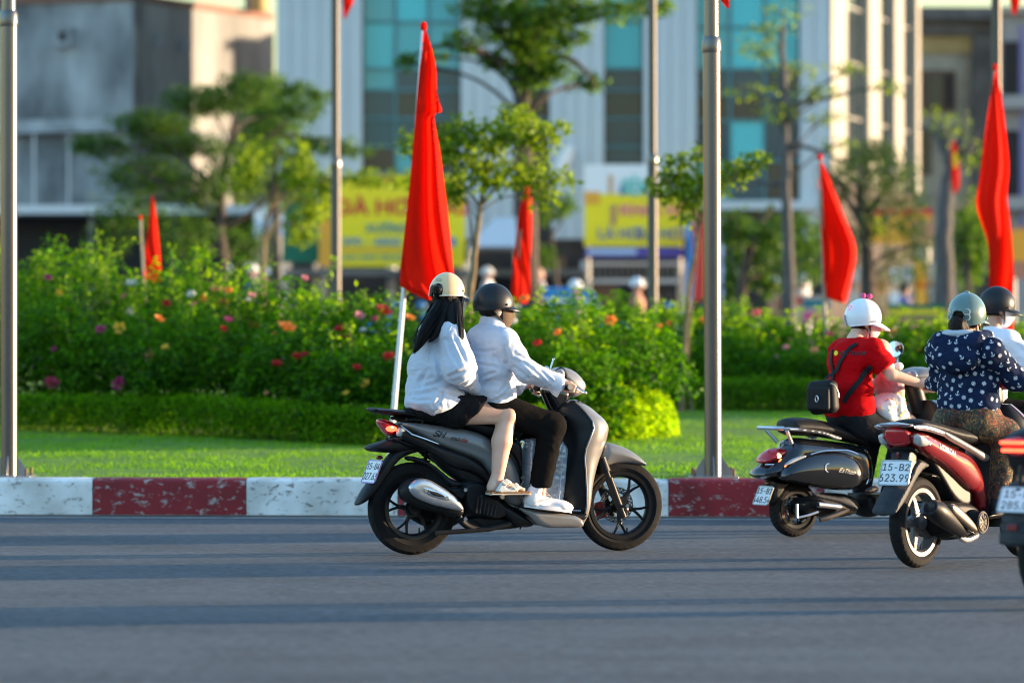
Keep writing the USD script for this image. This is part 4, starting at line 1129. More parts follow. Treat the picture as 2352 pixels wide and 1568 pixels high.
for lb, P, Y in (('tip of a red flag hanging from the thin pole at the top left', [(784, -190), (786, -60), (787, 20), (790, 50), (800, 30), (812, 6), (822, -60), (826, -190)], 43.9), ('tip of a red flag hanging from the right steel flagpole at the top', [(1640, -190), (1640, -40), (1644, -10), (1660, 8), (1676, 26), (1674, -10), (1690, -80), (1700, -190)], 27.2),
                 ('tip of a red flag hanging at the top right corner', [(2300, -190), (2308, -60), (2318, 0), (2328, 42), (2338, 24), (2344, 0), (2356, -60), (2366, -190)], 43.8), ('far red flag with a yellow patch beside the pollarded trunk', [(2186, 318), (2184, 380), (2186, 440), (2194, 446), (2204, 430), (2202, 380), (2196, 330)], 69.0)):
    t = flag(lb, P, Y, None, amp=.08, seed=7, waves=1.1)
    if Y > 60:
        s_ = pxbox(2190, 2198, 350, 385, Y - .25, .01); s_.apply_translation(-np.array(t.GetAttribute('xformOp:translate').Get()))
        obj('star', s_, 'sign_yellow', t, smooth=False)

# ------------------------------------------------------------------ materials of vehicles and people
mat('silver_paint', (0.2, 0.203, 0.207), 0.38, 0.35, var=0.04, vs=3, coat=0.4)
mat('champagne_paint', (0.26, 0.25, 0.24), 0.34, 0.4, var=0.04, vs=3, coat=0.5)
mat('black_plastic', (0.006, 0.0065, 0.008), 0.45, var=0.2, vs=12, spec=0.3)
mat('grey_plastic', (0.02, 0.022, 0.027), 0.6, spec=0.3, var=0.25, vs=14)
mat('gloss_black', (0.006, 0.0065, 0.008), 0.12, coat=1.0)
mat('black_seat', (0.009, 0.01, 0.012), 0.55, spec=0.3, bump=0.25, bs=220)
mat('tyre_rubber', (0.008, 0.008, 0.009), 0.8, spec=0.2, var=0.35, vs=9, bump=0.2, bs=120)
mat('tyre_dusty', (0.035, 0.03, 0.026), 0.85, var=0.4, vs=9)
mat('rim_black', (0.006, 0.006, 0.007), 0.35, 0.1, spec=0.4)
mat('rim_silver', (0.1, 0.104, 0.11), 0.45, 0.4)
mat('chrome', (0.82, 0.83, 0.85), 0.08, 1.0)
mat('brushed_alu', (0.6, 0.61, 0.63), 0.3, 0.9, var=0.05, vs=8)
mat('fork_bronze', (0.05, 0.042, 0.035), 0.25, 0.6)
mat('disc_steel', (0.3, 0.3, 0.31), 0.3, 0.95)
mat('engine_black', (0.008, 0.009, 0.011), 0.55, 0.2, spec=0.3, var=0.4, vs=20)
mat('pipe_brown', (0.12, 0.1, 0.085), 0.4, 0.7)
mat('tail_red', (0.35, 0.008, 0.012), 0.12, coat=1.0)
mat('tail_glow', (0.5, 0.01, 0.01), 0.2, emit=(1.0, 0.05, 0.02), estr=1.3)
mat('bulb_glow', (1.0, 0.3, 0.1), 0.2, emit=(1.0, 0.25, 0.06), estr=5.0)
mat('clear_lens', (0.34, 0.36, 0.38), 0.06, coat=1.0, spec=0.8)
mat('red_paint', (0.22, 0.008, 0.012), 0.22, 0.35, coat=1.0)
mat('caliper_red', (0.3, 0.02, 0.015), 0.45)
mat('plate_white', (0.72, 0.76, 0.82), 0.45)
mat('plate_black', (0.015, 0.015, 0.02), 0.5)
mat('plate_rim', (0.25, 0.16, 0.4), 0.2, 0.9)
mat('plate_rim_blue', (0.06, 0.4, 0.55), 0.2, 0.9)
mat('decal_black', (0.01, 0.01, 0.012), 0.4)
mat('decal_red', (0.3, 0.02, 0.02), 0.4)
mat('decal_silver', (0.75, 0.76, 0.78), 0.25, 0.7)
mat('wrap_film', (0.36, 0.42, 0.5), 0.14, 0.25, col2=(0.62, 0.68, 0.74), vs=7, bump=1.0, bs=26, coat=0.8, lo=0.3, hi=0.7)
mat('mirror_glass', (0.85, 0.87, 0.9), 0.02, 1.0)
mat('gauge_face', (0.16, 0.2, 0.24), 0.1, coat=1.0)
mat('dark_red_lens', (0.12, 0.01, 0.015), 0.2, coat=0.6)

class Fr:
    """A vehicle's side view read off the picture: pixel (cx, cy) at the lateral offset l (left positive) gives local metres."""
    def __init__(s, dx, dy, ds, loc, theta):
        s.dx, s.dy, s.ds, s.o, s.c, s.s = dx, dy, ds, loc, math.cos(theta), math.sin(theta)
    def p(s, cx, cy, l=0.0):
        u = (s.dx + cx * s.ds - XC) / FPX
        x = (u * (s.o[1] + l * s.c) - s.o[0] + l * s.s) / (s.c - u * s.s)
        return np.array([x, l, HCAM - (s.dy + cy * s.ds - YH) * (s.o[1] + x * s.s + l * s.c) / FPX])
    def P(s, pts, l=0.0):
        return np.array([s.p(x, y, l)[[0, 2]] for x, y in pts])

def tyre(R, w, inner, name, parent, c, mt='tyre_rubber', seed=0, pitch=34):
    a = np.linspace(-1, 1, 17)
    hw = w / 2
    prof = [(R - (1 - math.sqrt(max(0, 1 - (.92 * t) ** 2))) * hw * .95, hw * t) for t in a]
    prof = [(inner, -hw * .62), (inner + .012, -hw * .8), ((inner + R) / 2 - .01, -hw * .99)] + prof[1:-1] + [((inner + R) / 2 - .01, hw * .99), (inner + .012, hw * .8), (inner, hw * .62)]
    def groove(an, y, r):
        ph = an * pitch / (2 * np.pi) + np.abs(y) / hw * .9
        g = np.clip(1 - np.abs((ph % 1) - .5) * 7.0, 0, 1)
        return .0045 * g * (np.abs(y) < hw * .93) * (np.abs(y) > hw * .12) * (r > R - hw * .75)
    m = revolve_y(prof, 240, groove); m.apply_translation(c)
    return obj(name, m, mt, parent, smooth=25)

def wheel(parent, c, R, w, inner, rim='rim_black', style='y5', seed=0.3, face=1, tyre_mat='tyre_rubber', name='wheel', barrel=None):
    """A wheel with its tyre, rim, spokes and hub; the axle runs along y."""
    c = np.asarray(c, float)
    t = tyre(R, w, inner + .006, name + '_tyre', parent, c, tyre_mat)
    b = w * .36
    pr = [(inner + .012, -b - .006), (inner + .012, -b), (inner - .004, -b + .008), (inner - .014, 0), (inner - .004, b - .008), (inner + .012, b), (inner + .012, b + .006), (inner - .010, b + .004), (inner - .020, b - .012), (inner - .024, 0), (inner - .020, -b + .012), (inner - .010, -b - .004)]
    m = revolve_y(pr, 96); m.apply_translation(c)
    rp = obj(name + '_rim', m, rim, parent, smooth=35)
    def spoke(pts, w0, w1, th):
        p = spline(np.array(pts), 9)
        d = np.gradient(p, axis=0); d /= np.linalg.norm(d, axis=1, keepdims=True)
        n = np.stack([-d[:, 1], d[:, 0]], 1)
        ww = np.linspace(w0, w1, 9)[:, None]
        poly = np.vstack([p + n * ww, (p - n * ww)[::-1]])
        return pillow(poly, th, .006, 0, .008, 0, .5)
    for k in range(5):
        a = seed + k * 2 * np.pi / 5
        e = lambda r, an: np.array([r * math.cos(an), r * math.sin(an)])
        if style == 'y5':
            parts = [spoke([e(.02, a), e(inner * .35, a), e(inner * .52, a)], .017, .012, .014),
                     spoke([e(inner * .46, a + .02), e(inner * .68, a + .13), e(inner - .006, a + .26)], .009, .006, .010),
                     spoke([e(inner * .46, a - .02), e(inner * .68, a - .13), e(inner - .006, a - .26)], .009, .006, .010)]
        else:
            parts = [spoke([e(.03, a), e(inner * .5, a + .22), e(inner - .004, a + .30)], .030, .016, .016)]
        m = cat_(parts); m.apply_translation(c)
        obj(name + '_spoke', m, rim, parent, smooth=30)
    m = cat_([cyl(.034, -.05, .05, c, 24), cyl(.052, -.022, .022, c, 24)])
    obj(name + '_hub', m, rim, parent)
    obj(name + '_valve', tube([c + [inner * .25, 0, -(inner - .02)], c + [inner * .24, -.008, -(inner - .055)]], .005, 6), 'black_plastic', parent)
    return rp

def plate(parent, c, ang, back, lines, w=.19, h=.14, rim='plate_rim', txt=1.0):
    """A number plate facing -x, its top tilted forwards by the angle back, turned about z by ang."""
    ux = np.array([math.sin(ang), -math.cos(ang), 0.0])
    n0 = np.array([-math.cos(ang), -math.sin(ang), 0.0])
    uz = np.array([0, 0, 1.0]) * math.cos(back) - n0 * math.sin(back)
    n = np.cross(ux, uz)
    c = np.asarray(c, float)
    r = 0.012
    ring = Polygon([(-w / 2 + r, -h / 2 + r), (w / 2 - r, -h / 2 + r), (w / 2 - r, h / 2 - r), (-w / 2 + r, h / 2 - r)]).buffer(r)
    p = obj('number_plate', stand(trimesh.creation.extrude_polygon(ring, .004), c, ux, uz), 'plate_white', parent, smooth=False)
    fr = ring.buffer(.004).difference(ring.buffer(-.0035))
    obj('plate_frame', stand(trimesh.creation.extrude_polygon(fr, .007), c - n * .001, ux, uz), rim, p, smooth=False)
    for s, yy, hh, ww in lines:
        m = text(s, hh, False, 0, ww, .0016, True)
        obj('plate_print', stand(m, c + uz * yy + n * .0042, ux, uz), 'plate_black', p, smooth=False)
    return p

def lens_loft(zs, xf, xe, xb, w, side, n=33, m=60):
    """The front (side=1) or back (-1) half of a shield whose plan is a lens: xf front, xe edge, xb back line, w half-width, at the heights zs."""
    zz = np.linspace(zs[0], zs[-1], m)
    q = lambda a: PchipInterpolator(zs, a)(zz)
    XF, XE, XB, Wd = q(xf), q(xe), q(xb), q(w)
    a = np.linspace(-1, 1, n)
    ly = np.sin(a * np.pi / 2)
    k = (1 - np.abs(ly) ** 2.2) ** .5 if side > 0 else (1 - np.abs(ly) ** 3.5) ** .6
    tgt = XF if side > 0 else XB
    X = XE[:, None] + (tgt - XE)[:, None] * k[None]
    v = np.stack([X, Wd[:, None] * ly[None], np.repeat(zz[:, None], n, 1)], -1).reshape(-1, 3)
    i, j = np.meshgrid(np.arange(m - 1), np.arange(n - 1), indexing='ij')
    b = (i * n + j).ravel()
    f = np.vstack([np.c_[b, b + 1, b + n + 1], np.c_[b, b + n + 1, b + n]])
    if side < 0: f = f[:, ::-1]
    ends = []
    for row in (0, m - 1):
        r0 = row * n
        for jj in range(n // 2):
            q1, q2, q3, q4 = r0 + jj, r0 + jj + 1, r0 + n - 2 - jj, r0 + n - 1 - jj
            ends += [[q1, q2, q3], [q1, q3, q4]]
    return trimesh.Trimesh(v, np.vstack([f, ends]), process=False)

# ------------------------------------------------------------------ the silver scooter in the middle
TH = math.radians(20)
SLOC = np.array([(1183.8 - XC) * 22.0 / FPX, 22.0, 0.0])
A = Fr(803.9, 574.2, .4577, SLOC, TH)
sc = thing('scooter', 'silver grey scooter carrying the two riders in white shirts', 'scooter', SLOC, TH, group=None)
wr = A.p(312, 1287); wf = A.p(1352, 1287)
RW, FW = .2745, .2745
wheel(sc, (wr[0], 0, RW), RW, .095, .172, seed=.5, name='rear_wheel')
wheel(sc, (wf[0], 0, FW), FW, .08, .193, seed=.95, name='front_wheel', tyre_mat='tyre_rubber')
# brake disc on the left of the front wheel with drilled holes, caliper
hol = [Polygon([(r_ * math.cos(a) + .0045 * math.cos(b), r_ * math.sin(a) + .0045 * math.sin(b)) for b in np.linspace(0, 6.28, 8)[:-1]]) for r_, ph in ((.098, 0), (.088, .1)) for a in np.arange(0, 6.28, 2 * np.pi / 26) + ph]
ring = shapely.Point(0, 0).buffer(.108).difference(shapely.Point(0, 0).buffer(.073))
for hh in hol: ring = ring.difference(hh)
dm = trimesh.creation.extrude_polygon(ring, .004); rotx(dm, math.pi / 2); dm.apply_translation([wf[0], .052, FW])
obj('brake_disc', dm, 'disc_steel', sc, smooth=False)
obj('disc_carrier', cat_([roty(box(-.006, .006, .046, .051, .03, .078), a) for a in np.arange(5) * 1.2566]).apply_translation([wf[0], 0, FW]), 'rim_black', sc, smooth=False)
cal = rbox(.06, .05, .1, .012); roty(cal, -.3); cal.apply_translation([wf[0] - .105, .055, FW - .03])
obj('brake_caliper', cal, 'caliper_red', sc)
# fork legs, mudguard
for sgn in (-1, 1):
    l = .095 * sgn
    a, b = A.p(1281, 1095, -.095), A.p(1372, 1340, -.095)
    a[1] = b[1] = l
    d = b - a
    leg = obj('fork_leg', tube([a - d * .12, a + d * .18, a + d * .2, b], [.017, .017, .0235, .0235], 16), 'fork_bronze', sc)
    obj('axle_lug', cat_([ball(b - d * .06 + [.012, 0, .03], [.03, .022, .03]), cyl(.011, -.012, .012, [wf[0], l * 1.22, FW], 8)]), 'fork_bronze', leg)
obj('axle_nut', cyl(.013, wf[1] - .132, -.115, [wf[0], 0, FW], 6), 'chrome', sc)
mg = pillow(A.P([(1262, 1000), (1282, 966), (1322, 968), (1402, 998), (1462, 1040), (1506, 1084), (1460, 1079), (1385, 1070), (1330, 1071), (1296, 1084), (1270, 1094), (1248, 1060)], -.04), lambda x, z: .068, .06, 0, .008, 2, .35)
obj('front_mudguard', mg, 'silver_paint', sc)
obj('mudguard_stay', pillow(A.P([(1236, 1050), (1262, 1010), (1300, 1085), (1282, 1130), (1240, 1120)], -.06), .1, .03, 0, .01), 'black_plastic', sc)
for s in (-1, 1):
    obj('fork_boot', tube([A.p(1258, 1040, -.09) * [1, s, 1], A.p(1284, 1110, -.09) * [1, s, 1]], [.03, .032], 14), 'black_plastic', sc)
# leg shield: silver front, black inner side
zpx = [1392, 1340, 1290, 1200, 1120, 1050, 1000, 950, 900, 860, 820, 790, 768]
edge = [1150, 1184, 1192, 1190, 1186, 1180, 1188, 1208, 1226, 1218, 1188, 1160, 1135]
frnt = [1176, 1192, 1202, 1214, 1232, 1255, 1272, 1288, 1295, 1276, 1234, 1200, 1160]
back = [1060, 1062, 1064, 1068, 1076, 1086, 1092, 1090, 1080, 1066, 1052, 1060, 1090]
wid = [.10, .135, .15, .165, .18, .195, .205, .21, .205, .195, .17, .145, .10]
zs = [A.p(0, y)[2] for y in zpx]
XE = [A.p(x, 0, -w)[0] for x, w in zip(edge, wid)]
XF = [max(A.p(x, 0, -.05)[0], e + .012) for x, e in zip(frnt, XE)]
XB = [A.p(x, 0, -.1)[0] for x in back]
obj('leg_shield', lens_loft(zs, XF, XE, XB, wid, 1), 'champagne_paint', sc, smooth=40)
obj('inner_shield', lens_loft(zs, XF, [x - .003 for x in XE], XB, [w - .004 for w in wid], -1), 'black_plastic', sc, smooth=40)
obj('shield_edge', tube([[x - .003, -w - .001, z] for x, w, z in zip(XE, wid, zs)][1:], .006, 8), 'silver_paint', sc)
obj('glove_box', pillow(A.P([(1070, 800), (1120, 790), (1130, 830), (1118, 850), (1080, 858), (1050, 850), (1062, 820)], -.1), .1, .02, 0), 'gloss_black', sc)
hk = A.p(1098, 838, -.12)
obj('bag_hook', tube(spline(np.array([hk + [0, 0, .02], hk + [-.035, 0, 0], hk + [-.03, 0, -.03], hk + [-.005, 0, -.02]]), 10), .006, 8), 'black_plastic', sc)
obj('shield_top', pillow(A.P([(1080, 785), (1125, 748), (1160, 752), (1190, 785), (1165, 792), (1120, 790), (1085, 812)], -.06), .13, .05, 0), 'gloss_black', sc)
# steering column and handlebar cowl
obj('steering_column', pillow(A.P([(962, 690), (1030, 668), (1110, 690), (1112, 740), (1100, 775), (1085, 800), (1030, 830), (1016, 812), (988, 752)], -.05), .075, .05, 0), 'gloss_black', sc)
obj('column_trim', tube([A.p(966, 700, -.06), A.p(1014, 808, -.06), A.p(1060, 800, -.06), A.p(1150, 756, -.06)], .006, 8), 'black_plastic', sc)
for yy in (822, 832, 842):
    obj('column_rib', tube([A.p(1018 + (yy - 822) * .3, yy, -.05), A.p(1048, yy - 2, -.05)], .004, 6), 'silver_paint' if yy == 822 else 'gloss_black', sc)
cw = pillow(A.P([(1028, 600), (1058, 585), (1104, 590), (1150, 614), (1180, 650), (1190, 692), (1180, 722), (1140, 738), (1096, 736), (1068, 716), (1050, 672), (1034, 630)], -.06), lambda x, z: .12 - .02 * np.clip((x - x.min()) / .2, 0, 1), .09, 0, .008)
obj('handlebar_cowl', cw, 'champagne_paint', sc)
obj('instrument_hood', pillow(A.P([(1024, 606), (1052, 584), (1076, 590), (1092, 618), (1096, 650), (1060, 640), (1036, 622)], -.11), .02, .015, -.115), 'grey_plastic', sc)
g = pillow(A.P([(1030, 608), (1050, 592), (1070, 600), (1078, 625), (1066, 636), (1042, 622)], -.13), .014, .012, -.138)
obj('speedometer', g, 'gauge_face', sc)
hl = ball(A.p(1150, 682) + [.0, 0, 0], [.03, .075, .045], 3)
obj('headlight', hl, 'clear_lens', sc)
hb0 = A.p(1010, 690)
grip_near = A.p(1105, 687, -.345); grip_far = A.p(915, 697, .345)
bar = np.array([A.p(1104, 687, -.34), A.p(1075, 690, -.2), A.p(1040, 700, 0), A.p(955, 695, .2), A.p(916, 697, .34)])
obj('handlebar', tube(spline(bar, 20), .012, 10), 'gloss_black', sc)
for l0, l1, pa, pb in ((-.335, -.215, (1103, 687), (1076, 690)), (.335, .215, (918, 697), (952, 695))):
    a, b = A.p(*pa, l0), A.p(*pb, l1)
    gr = obj('grip', tube([a + (b - a) * t for t in np.linspace(0, 1, 12)], [.0165 + .0008 * (k % 2) for k in range(12)], 14), 'black_plastic', sc)
    e = a + (a - b) * .16
    obj('bar_end', tube([a + (a - b) * .02, a + (a - b) * .05, e], [.012, .018, .0175], 16), 'chrome', gr)
for pts, l in (([(1085, 668, -.2), (1120, 680, -.22), (1150, 700, -.26), (1180, 716, -.31)], -1), ([(950, 720, .2), (945, 716, .24), (930, 722, .3), (948, 728, .33)], 1)):
    q = spline(np.array([A.p(*p) for p in pts]), 12)
    lv = obj('brake_lever', tube(q, np.linspace(.006, .0075, 12), 8), 'chrome', sc)
    obj('lever_ball', ball(q[-1], .0115), 'chrome', lv)
sw = rbox(.05, .06, .04, .01); sw.apply_translation(A.p(945, 690, .2))
obj('switch_box', sw, 'black_plastic', sc)
sw = rbox(.05, .06, .04, .01); sw.apply_translation(A.p(1085, 688, -.185))
obj('switch_box', sw, 'black_plastic', sc)
for px_, py_, l in ((984, 598, .18),):
    a, b = A.p(990, 640, l), A.p(1021, 548, l)
    ms = obj('mirror_stem', tube([a, b], [.006, .006], 8), 'chrome', sc)
    obj('stem_cap', ball(b, .0085), 'chrome', ms)
    obj('mirror_clamp', ball(A.p(986, 592, l), [.012, .02, .014]), 'chrome', ms)
# floor, skirt, underseat
obj('side_skirt', pillow(A.P([(768, 1262), (800, 1276), (860, 1294), (960, 1306), (1060, 1318), (1130, 1326), (1166, 1346), (1178, 1375), (1164, 1392), (1060, 1393), (962, 1392), (905, 1335), (820, 1285)], -.15), .03, .03, -.14, .009), 'champagne_paint', sc)
obj('side_skirt', mirrored(pillow(A.P([(768, 1262), (860, 1294), (1060, 1318), (1166, 1346), (1164, 1392), (962, 1392), (905, 1335)], -.15), .03, .03, -.14, .012)), 'champagne_paint', sc)
obj('floor_board', pillow(A.P([(780, 1262), (860, 1285), (960, 1298), (1060, 1306), (1150, 1310), (1190, 1308), (1188, 1340), (1160, 1370), (1000, 1360), (860, 1330), (790, 1290)], -.1), .155, .02, 0, .012), 'black_plastic', sc)
obj('floor_mat', pillow(A.P([(850, 1284), (1000, 1300), (1160, 1306), (1158, 1312), (1000, 1308), (850, 1292)], -.1), .12, .008, 0, .012, 0), 'grey_plastic', sc)
obj('floor_trim', tube([A.p(1112, 1306, -.15), A.p(1158, 1307, -.15)], .003, 6), 'chrome', sc)
obj('lower_fairing', pillow(A.P([(738, 1262), (770, 1258), (830, 1284), (902, 1332), (962, 1393), (860, 1396), (800, 1372), (752, 1318)], -.14), .14, .04, 0, .012), 'black_plastic', sc)
body = [(262, 870), (340, 866), (480, 884), (600, 901), (680, 926), (724, 958), (792, 1010), (832, 1060), (862, 1140), (874, 1230), (880, 1284), (836, 1290), (790, 1268), (745, 1180), (705, 1110), (672, 1060), (600, 1032), (540, 1010), (440, 975), (330, 906)]
def hbody(x, z): return .058
sp_ = pillow(A.P(body, -.135), .062, .085, -.085, .01)
obj('side_panel', sp_, 'silver_paint', sc)
obj('side_panel', mirrored(sp_), 'silver_paint', sc)
obj('frame_cover', pillow(A.P([(300, 880), (700, 940), (850, 1000), (870, 1280), (780, 1260), (700, 1080), (560, 1000), (330, 910)], -.05), .1, .03, 0, .02), 'black_plastic', sc)
lc = pillow(A.P([(262, 900), (330, 912), (440, 982), (560, 1018), (660, 1066), (712, 1130), (742, 1182), (722, 1196), (676, 1140), (610, 1106), (520, 1092), (440, 1040), (380, 1000), (300, 968), (262, 940)], -.14), .03, .03, -.11, .01)
obj('lower_cover', lc, 'black_plastic', sc)
obj('lower_cover', mirrored(lc), 'black_plastic', sc)
obj('underseat_panel', pillow(A.P([(716, 950), (800, 930), (866, 946), (884, 1000), (882, 1120), (880, 1240), (862, 1140), (832, 1058), (790, 1008)], -.12), .125, .04, 0, .012), 'black_plastic', sc)
obj('seat', pillow(A.P([(270, 846), (330, 834), (440, 842), (560, 848), (680, 846), (760, 862), (840, 868), (890, 880), (886, 930), (840, 955), (724, 955), (600, 902), (480, 884), (330, 866), (272, 866)], -.1), lambda x, z: .135, .07, 0, .012), 'black_seat', sc)
# rear rack
rk = pillow(A.P([(104, 800), (112, 790), (140, 790), (310, 806), (392, 822), (440, 842), (458, 866), (430, 868), (380, 852), (300, 838), (180, 826), (118, 812)], -.08), lambda x, z: .115, .03, 0, .01)
obj('rear_rack', rk, 'black_plastic', sc)
for px_, py_ in ((128, 814), (165, 818), (200, 826), (285, 840), (365, 858)):
    obj('rack_bolt', tube([A.p(px_, py_, -.1), A.p(px_ - 2, py_ + 16, -.1)], .005, 6), 'black_plastic', sc)
obj('rack_stay', pillow(A.P([(205, 850), (250, 825), (330, 840), (430, 862), (560, 866), (560, 880), (330, 866)], -.07), .08, .02, 0), 'black_plastic', sc)
# tail light, signals, chrome strip, tail fairing, plate
def soft(pts, half, r, yc=0, l=None, step=.008): return pillow(A.P(pts, l if l is not None else -half * .8), half, r, yc, step)
tl = obj('tail_light', soft([(148, 853), (180, 847), (230, 862), (262, 884), (246, 906), (236, 934), (206, 936), (178, 900)], .10, .06, 0), 'tail_red', sc)
obj('tail_bulb', ball(A.p(208, 896, -.092), [.035, .014, .018], 2), 'tail_glow', tl)
obj('tail_bulb', ball(A.p(211, 889, -.104), [.007, .006, .007], 2), 'bulb_glow', tl)
for s in (1, -1):
    m_ = soft([(242, 892), (264, 886), (286, 906), (312, 934), (294, 944), (240, 936), (236, 920)], .025, .02, -.1, -.12)
    ts = obj('turn_signal', m_ if s > 0 else mirrored(m_), 'clear_lens', sc)
    m_ = ball(A.p(290, 932, -.128), [.014, .006, .010], 2)
    obj('signal_bulb', m_ if s > 0 else mirrored(m_), 'bulb_glow' if False else 'chrome', ts)
    st = tube([A.p(254, 878, -.125), A.p(310, 924, -.146), A.p(380, 948, -.15), A.p(444, 972, -.15)], [.003, .006, .0055, .003], 8)
    obj('chrome_strip', st if s > 0 else mirrored(st), 'chrome', sc)
obj('tail_cover', soft([(200, 936), (300, 944), (450, 985), (400, 1006), (300, 1006), (236, 968), (205, 952)], .11, .04), 'black_plastic', sc)
obj('tail_fairing', soft([(90, 994), (100, 980), (150, 966), (210, 946), (262, 944), (330, 962), (372, 996), (300, 1012), (230, 1018), (160, 1016), (104, 1010)], .075, .03), 'black_plastic', sc)
obj('rear_mudguard', soft([(228, 1000), (300, 976), (430, 992), (420, 1004), (330, 1016), (262, 1046), (220, 1096), (184, 1160), (140, 1218), (84, 1270), (42, 1284), (34, 1276), (70, 1206), (112, 1150), (160, 1080)], .062, .03), 'black_plastic', sc)
obj('reflector', soft([(138, 1030), (168, 1030), (170, 1050), (134, 1050)], .02, .01, -.0), 'dark_red_lens', sc)
pc = A.p(112, 1111, -.01)
plate(sc, pc, math.radians(6), math.radians(22), [('15-B4', .012, .040, 1.0), ('027.63', -.052, .044, .95)])
# rear suspension, hugger, exhaust, engine
spz = [A.p(372, 1012, .09), A.p(350, 1052, .09)]
obj('shock_spring', cat_([tube([A.p(396, 990, .09), A.p(330, 1180, .09)], .013, 10)] + [tube(np.array([[.03 * math.cos(a) + A.p(396 - a * 1.1, 1000 + a * 3.2, .09)[0], .09 + .03 * math.sin(a), A.p(396 - a * 1.1, 1000 + a * 3.2, .09)[2]] for a in np.linspace(0, 44, 150)]), .005, 5)]), 'black_plastic', sc)
obj('rear_hugger', soft([(284, 1040), (300, 1030), (360, 1042), (420, 1072), (470, 1112), (512, 1150), (578, 1164), (576, 1186), (500, 1192), (462, 1140), (410, 1096), (350, 1064), (290, 1056)], .06, .02, -.01), 'grey_plastic', sc)
obj('air_box', soft([(400, 1010), (470, 1030), (560, 1076), (640, 1100), (700, 1150), (720, 1200), (640, 1200), (560, 1160), (490, 1110)], .1, .04), 'engine_black', sc)
en = [soft([(560, 1160), (640, 1140), (740, 1190), (764, 1300), (740, 1352), (650, 1352), (590, 1330), (560, 1260)], .12, .04), soft([(300, 1240), (420, 1200), (560, 1230), (620, 1330), (560, 1388), (460, 1412), (380, 1380), (300, 1330)], .05, .03, .075), soft([(590, 1330), (760, 1330), (880, 1372), (870, 1394), (800, 1402), (700, 1410), (640, 1390)], .09, .02)]
obj('engine', cat_(en), 'engine_black', sc, kind='stuff')
rg_ = obj('radiator_guard', soft([(612, 1230), (640, 1215), (720, 1250), (756, 1300), (740, 1342), (650, 1340), (628, 1300)], .012, .012, -.125), 'black_plastic', sc)
for k in range(6):
    obj('radiator_fin', tube([A.p(646 + k * 18, 1236 + k * 9, -.142), A.p(634 + k * 18, 1318 + k * 3, -.142)], .005, 6), 'grey_plastic', rg_)
obj('muffler_body', soft([(246, 1196), (280, 1156), (336, 1138), (400, 1150), (470, 1200), (560, 1262), (580, 1305), (566, 1334), (530, 1342), (430, 1318), (320, 1280), (256, 1252)], .055, .05, -.135, -.16), 'black_plastic', sc)
hs = soft([(290, 1192), (322, 1156), (352, 1144), (396, 1148), (450, 1178), (520, 1224), (560, 1266), (577, 1300), (560, 1312), (500, 1300), (400, 1274), (316, 1238)], .028, .04, -.182, -.2)
he = obj('heat_shield', hs, 'brushed_alu', sc)
obj('shield_slot', soft([(398, 1208), (424, 1210), (460, 1224), (478, 1236), (462, 1240), (424, 1232), (404, 1222)], .006, .006, -.2125, -.21, .004), 'decal_black', he)
obj('slot_rim', soft([(366, 1186), (398, 1194), (500, 1236), (500, 1256), (480, 1256), (404, 1236), (374, 1212)], .004, .008, -.2095, -.21, .005), 'chrome', he)
for px_, py_ in ((380, 1206), (484, 1243)):
    obj('shield_bolt', cyl(.011, -.218, -.200, A.p(px_, py_, -.21) * [1, 0, 1], 10), 'steel_dark', he)
obj('exhaust_pipe', tube(spline(np.array([A.p(545, 1335, -.14), A.p(580, 1378, -.13), A.p(640, 1398, -.12), A.p(740, 1385, -.11), A.p(806, 1372, -.10)]), 16), .02, 12), 'engine_black', sc)
obj('centre_stand', tube([A.p(806, 1372, -.15), A.p(700, 1400, -.14), A.p(430, 1418, -.13)], [.012, .014, .015], 8), 'engine_black', sc)
obj('foot_peg', tube([A.p(745, 1238, -.15), A.p(765, 1238, -.25)], .013, 10), 'chrome', sc)
for px_, py_ in ((576, 1202), (576, 1348), (862, 1397)):
    obj('bolt', cyl(.012, -.165, -.14, A.p(px_, py_, -.15) * [1, 0, 1], 8), 'chrome', sc)
obj('swing_bracket', soft([(470, 1190), (570, 1190), (590, 1220), (560, 1262), (500, 1210)], .03, .015, -.10, -.12), 'engine_black', sc)
# name on the side panel
uxs = np.array([math.cos(-.15), 0, math.sin(-.15)]); uzs = np.array([math.sin(.15), 0, math.cos(.15)])
for ch_, px_ in (('S', 412), ('H', 438)):
    obj('lettering', project(sp_, text(ch_, .036, True, .55, 1.15, .001), A.p(px_, 932 + (px_ - 412) * .17, -.145), uxs, uzs, (0, -1, 0)), 'decal_black', sc, smooth=False)
nm = text('mo', .024, True, .45, 1.2, .001)
obj('lettering', project(sp_, nm, A.p(500, 950, -.145), uxs, uzs, (0, -1, 0)), 'decal_black', sc, smooth=False)
nm = text('de', .024, True, .45, 1.2, .001)
obj('lettering', project(sp_, nm, A.p(548, 959, -.145), uxs, uzs, (0, -1, 0)), 'decal_red', sc, smooth=False)
# wrapped parcel on the floor board
pk = thing('wrapped_parcel', 'tall parcel in crinkled clear film standing between the driver and the leg shield', 'parcel', SLOC + np.array([0, 0, 0]), TH)
pm = pillow(A.P([(880, 960), (900, 945), (1050, 950), (1088, 985), (1094, 1020), (1066, 1250), (1050, 1292), (960, 1290), (884, 1270), (872, 1080)], -.04), .1, .02, 0, .012, 1)
pm = wrinkle(pm, .004, (26, 26, 26), 4)
obj('film', pm, 'wrap_film', pk, smooth=True)
obj('seam', tube(spline(np.array([A.p(x, y, -.142) for x, y in ((1068, 960), (1062, 1080), (1048, 1270))]), 8), .003, 5), 'sign_lightblue', pk)

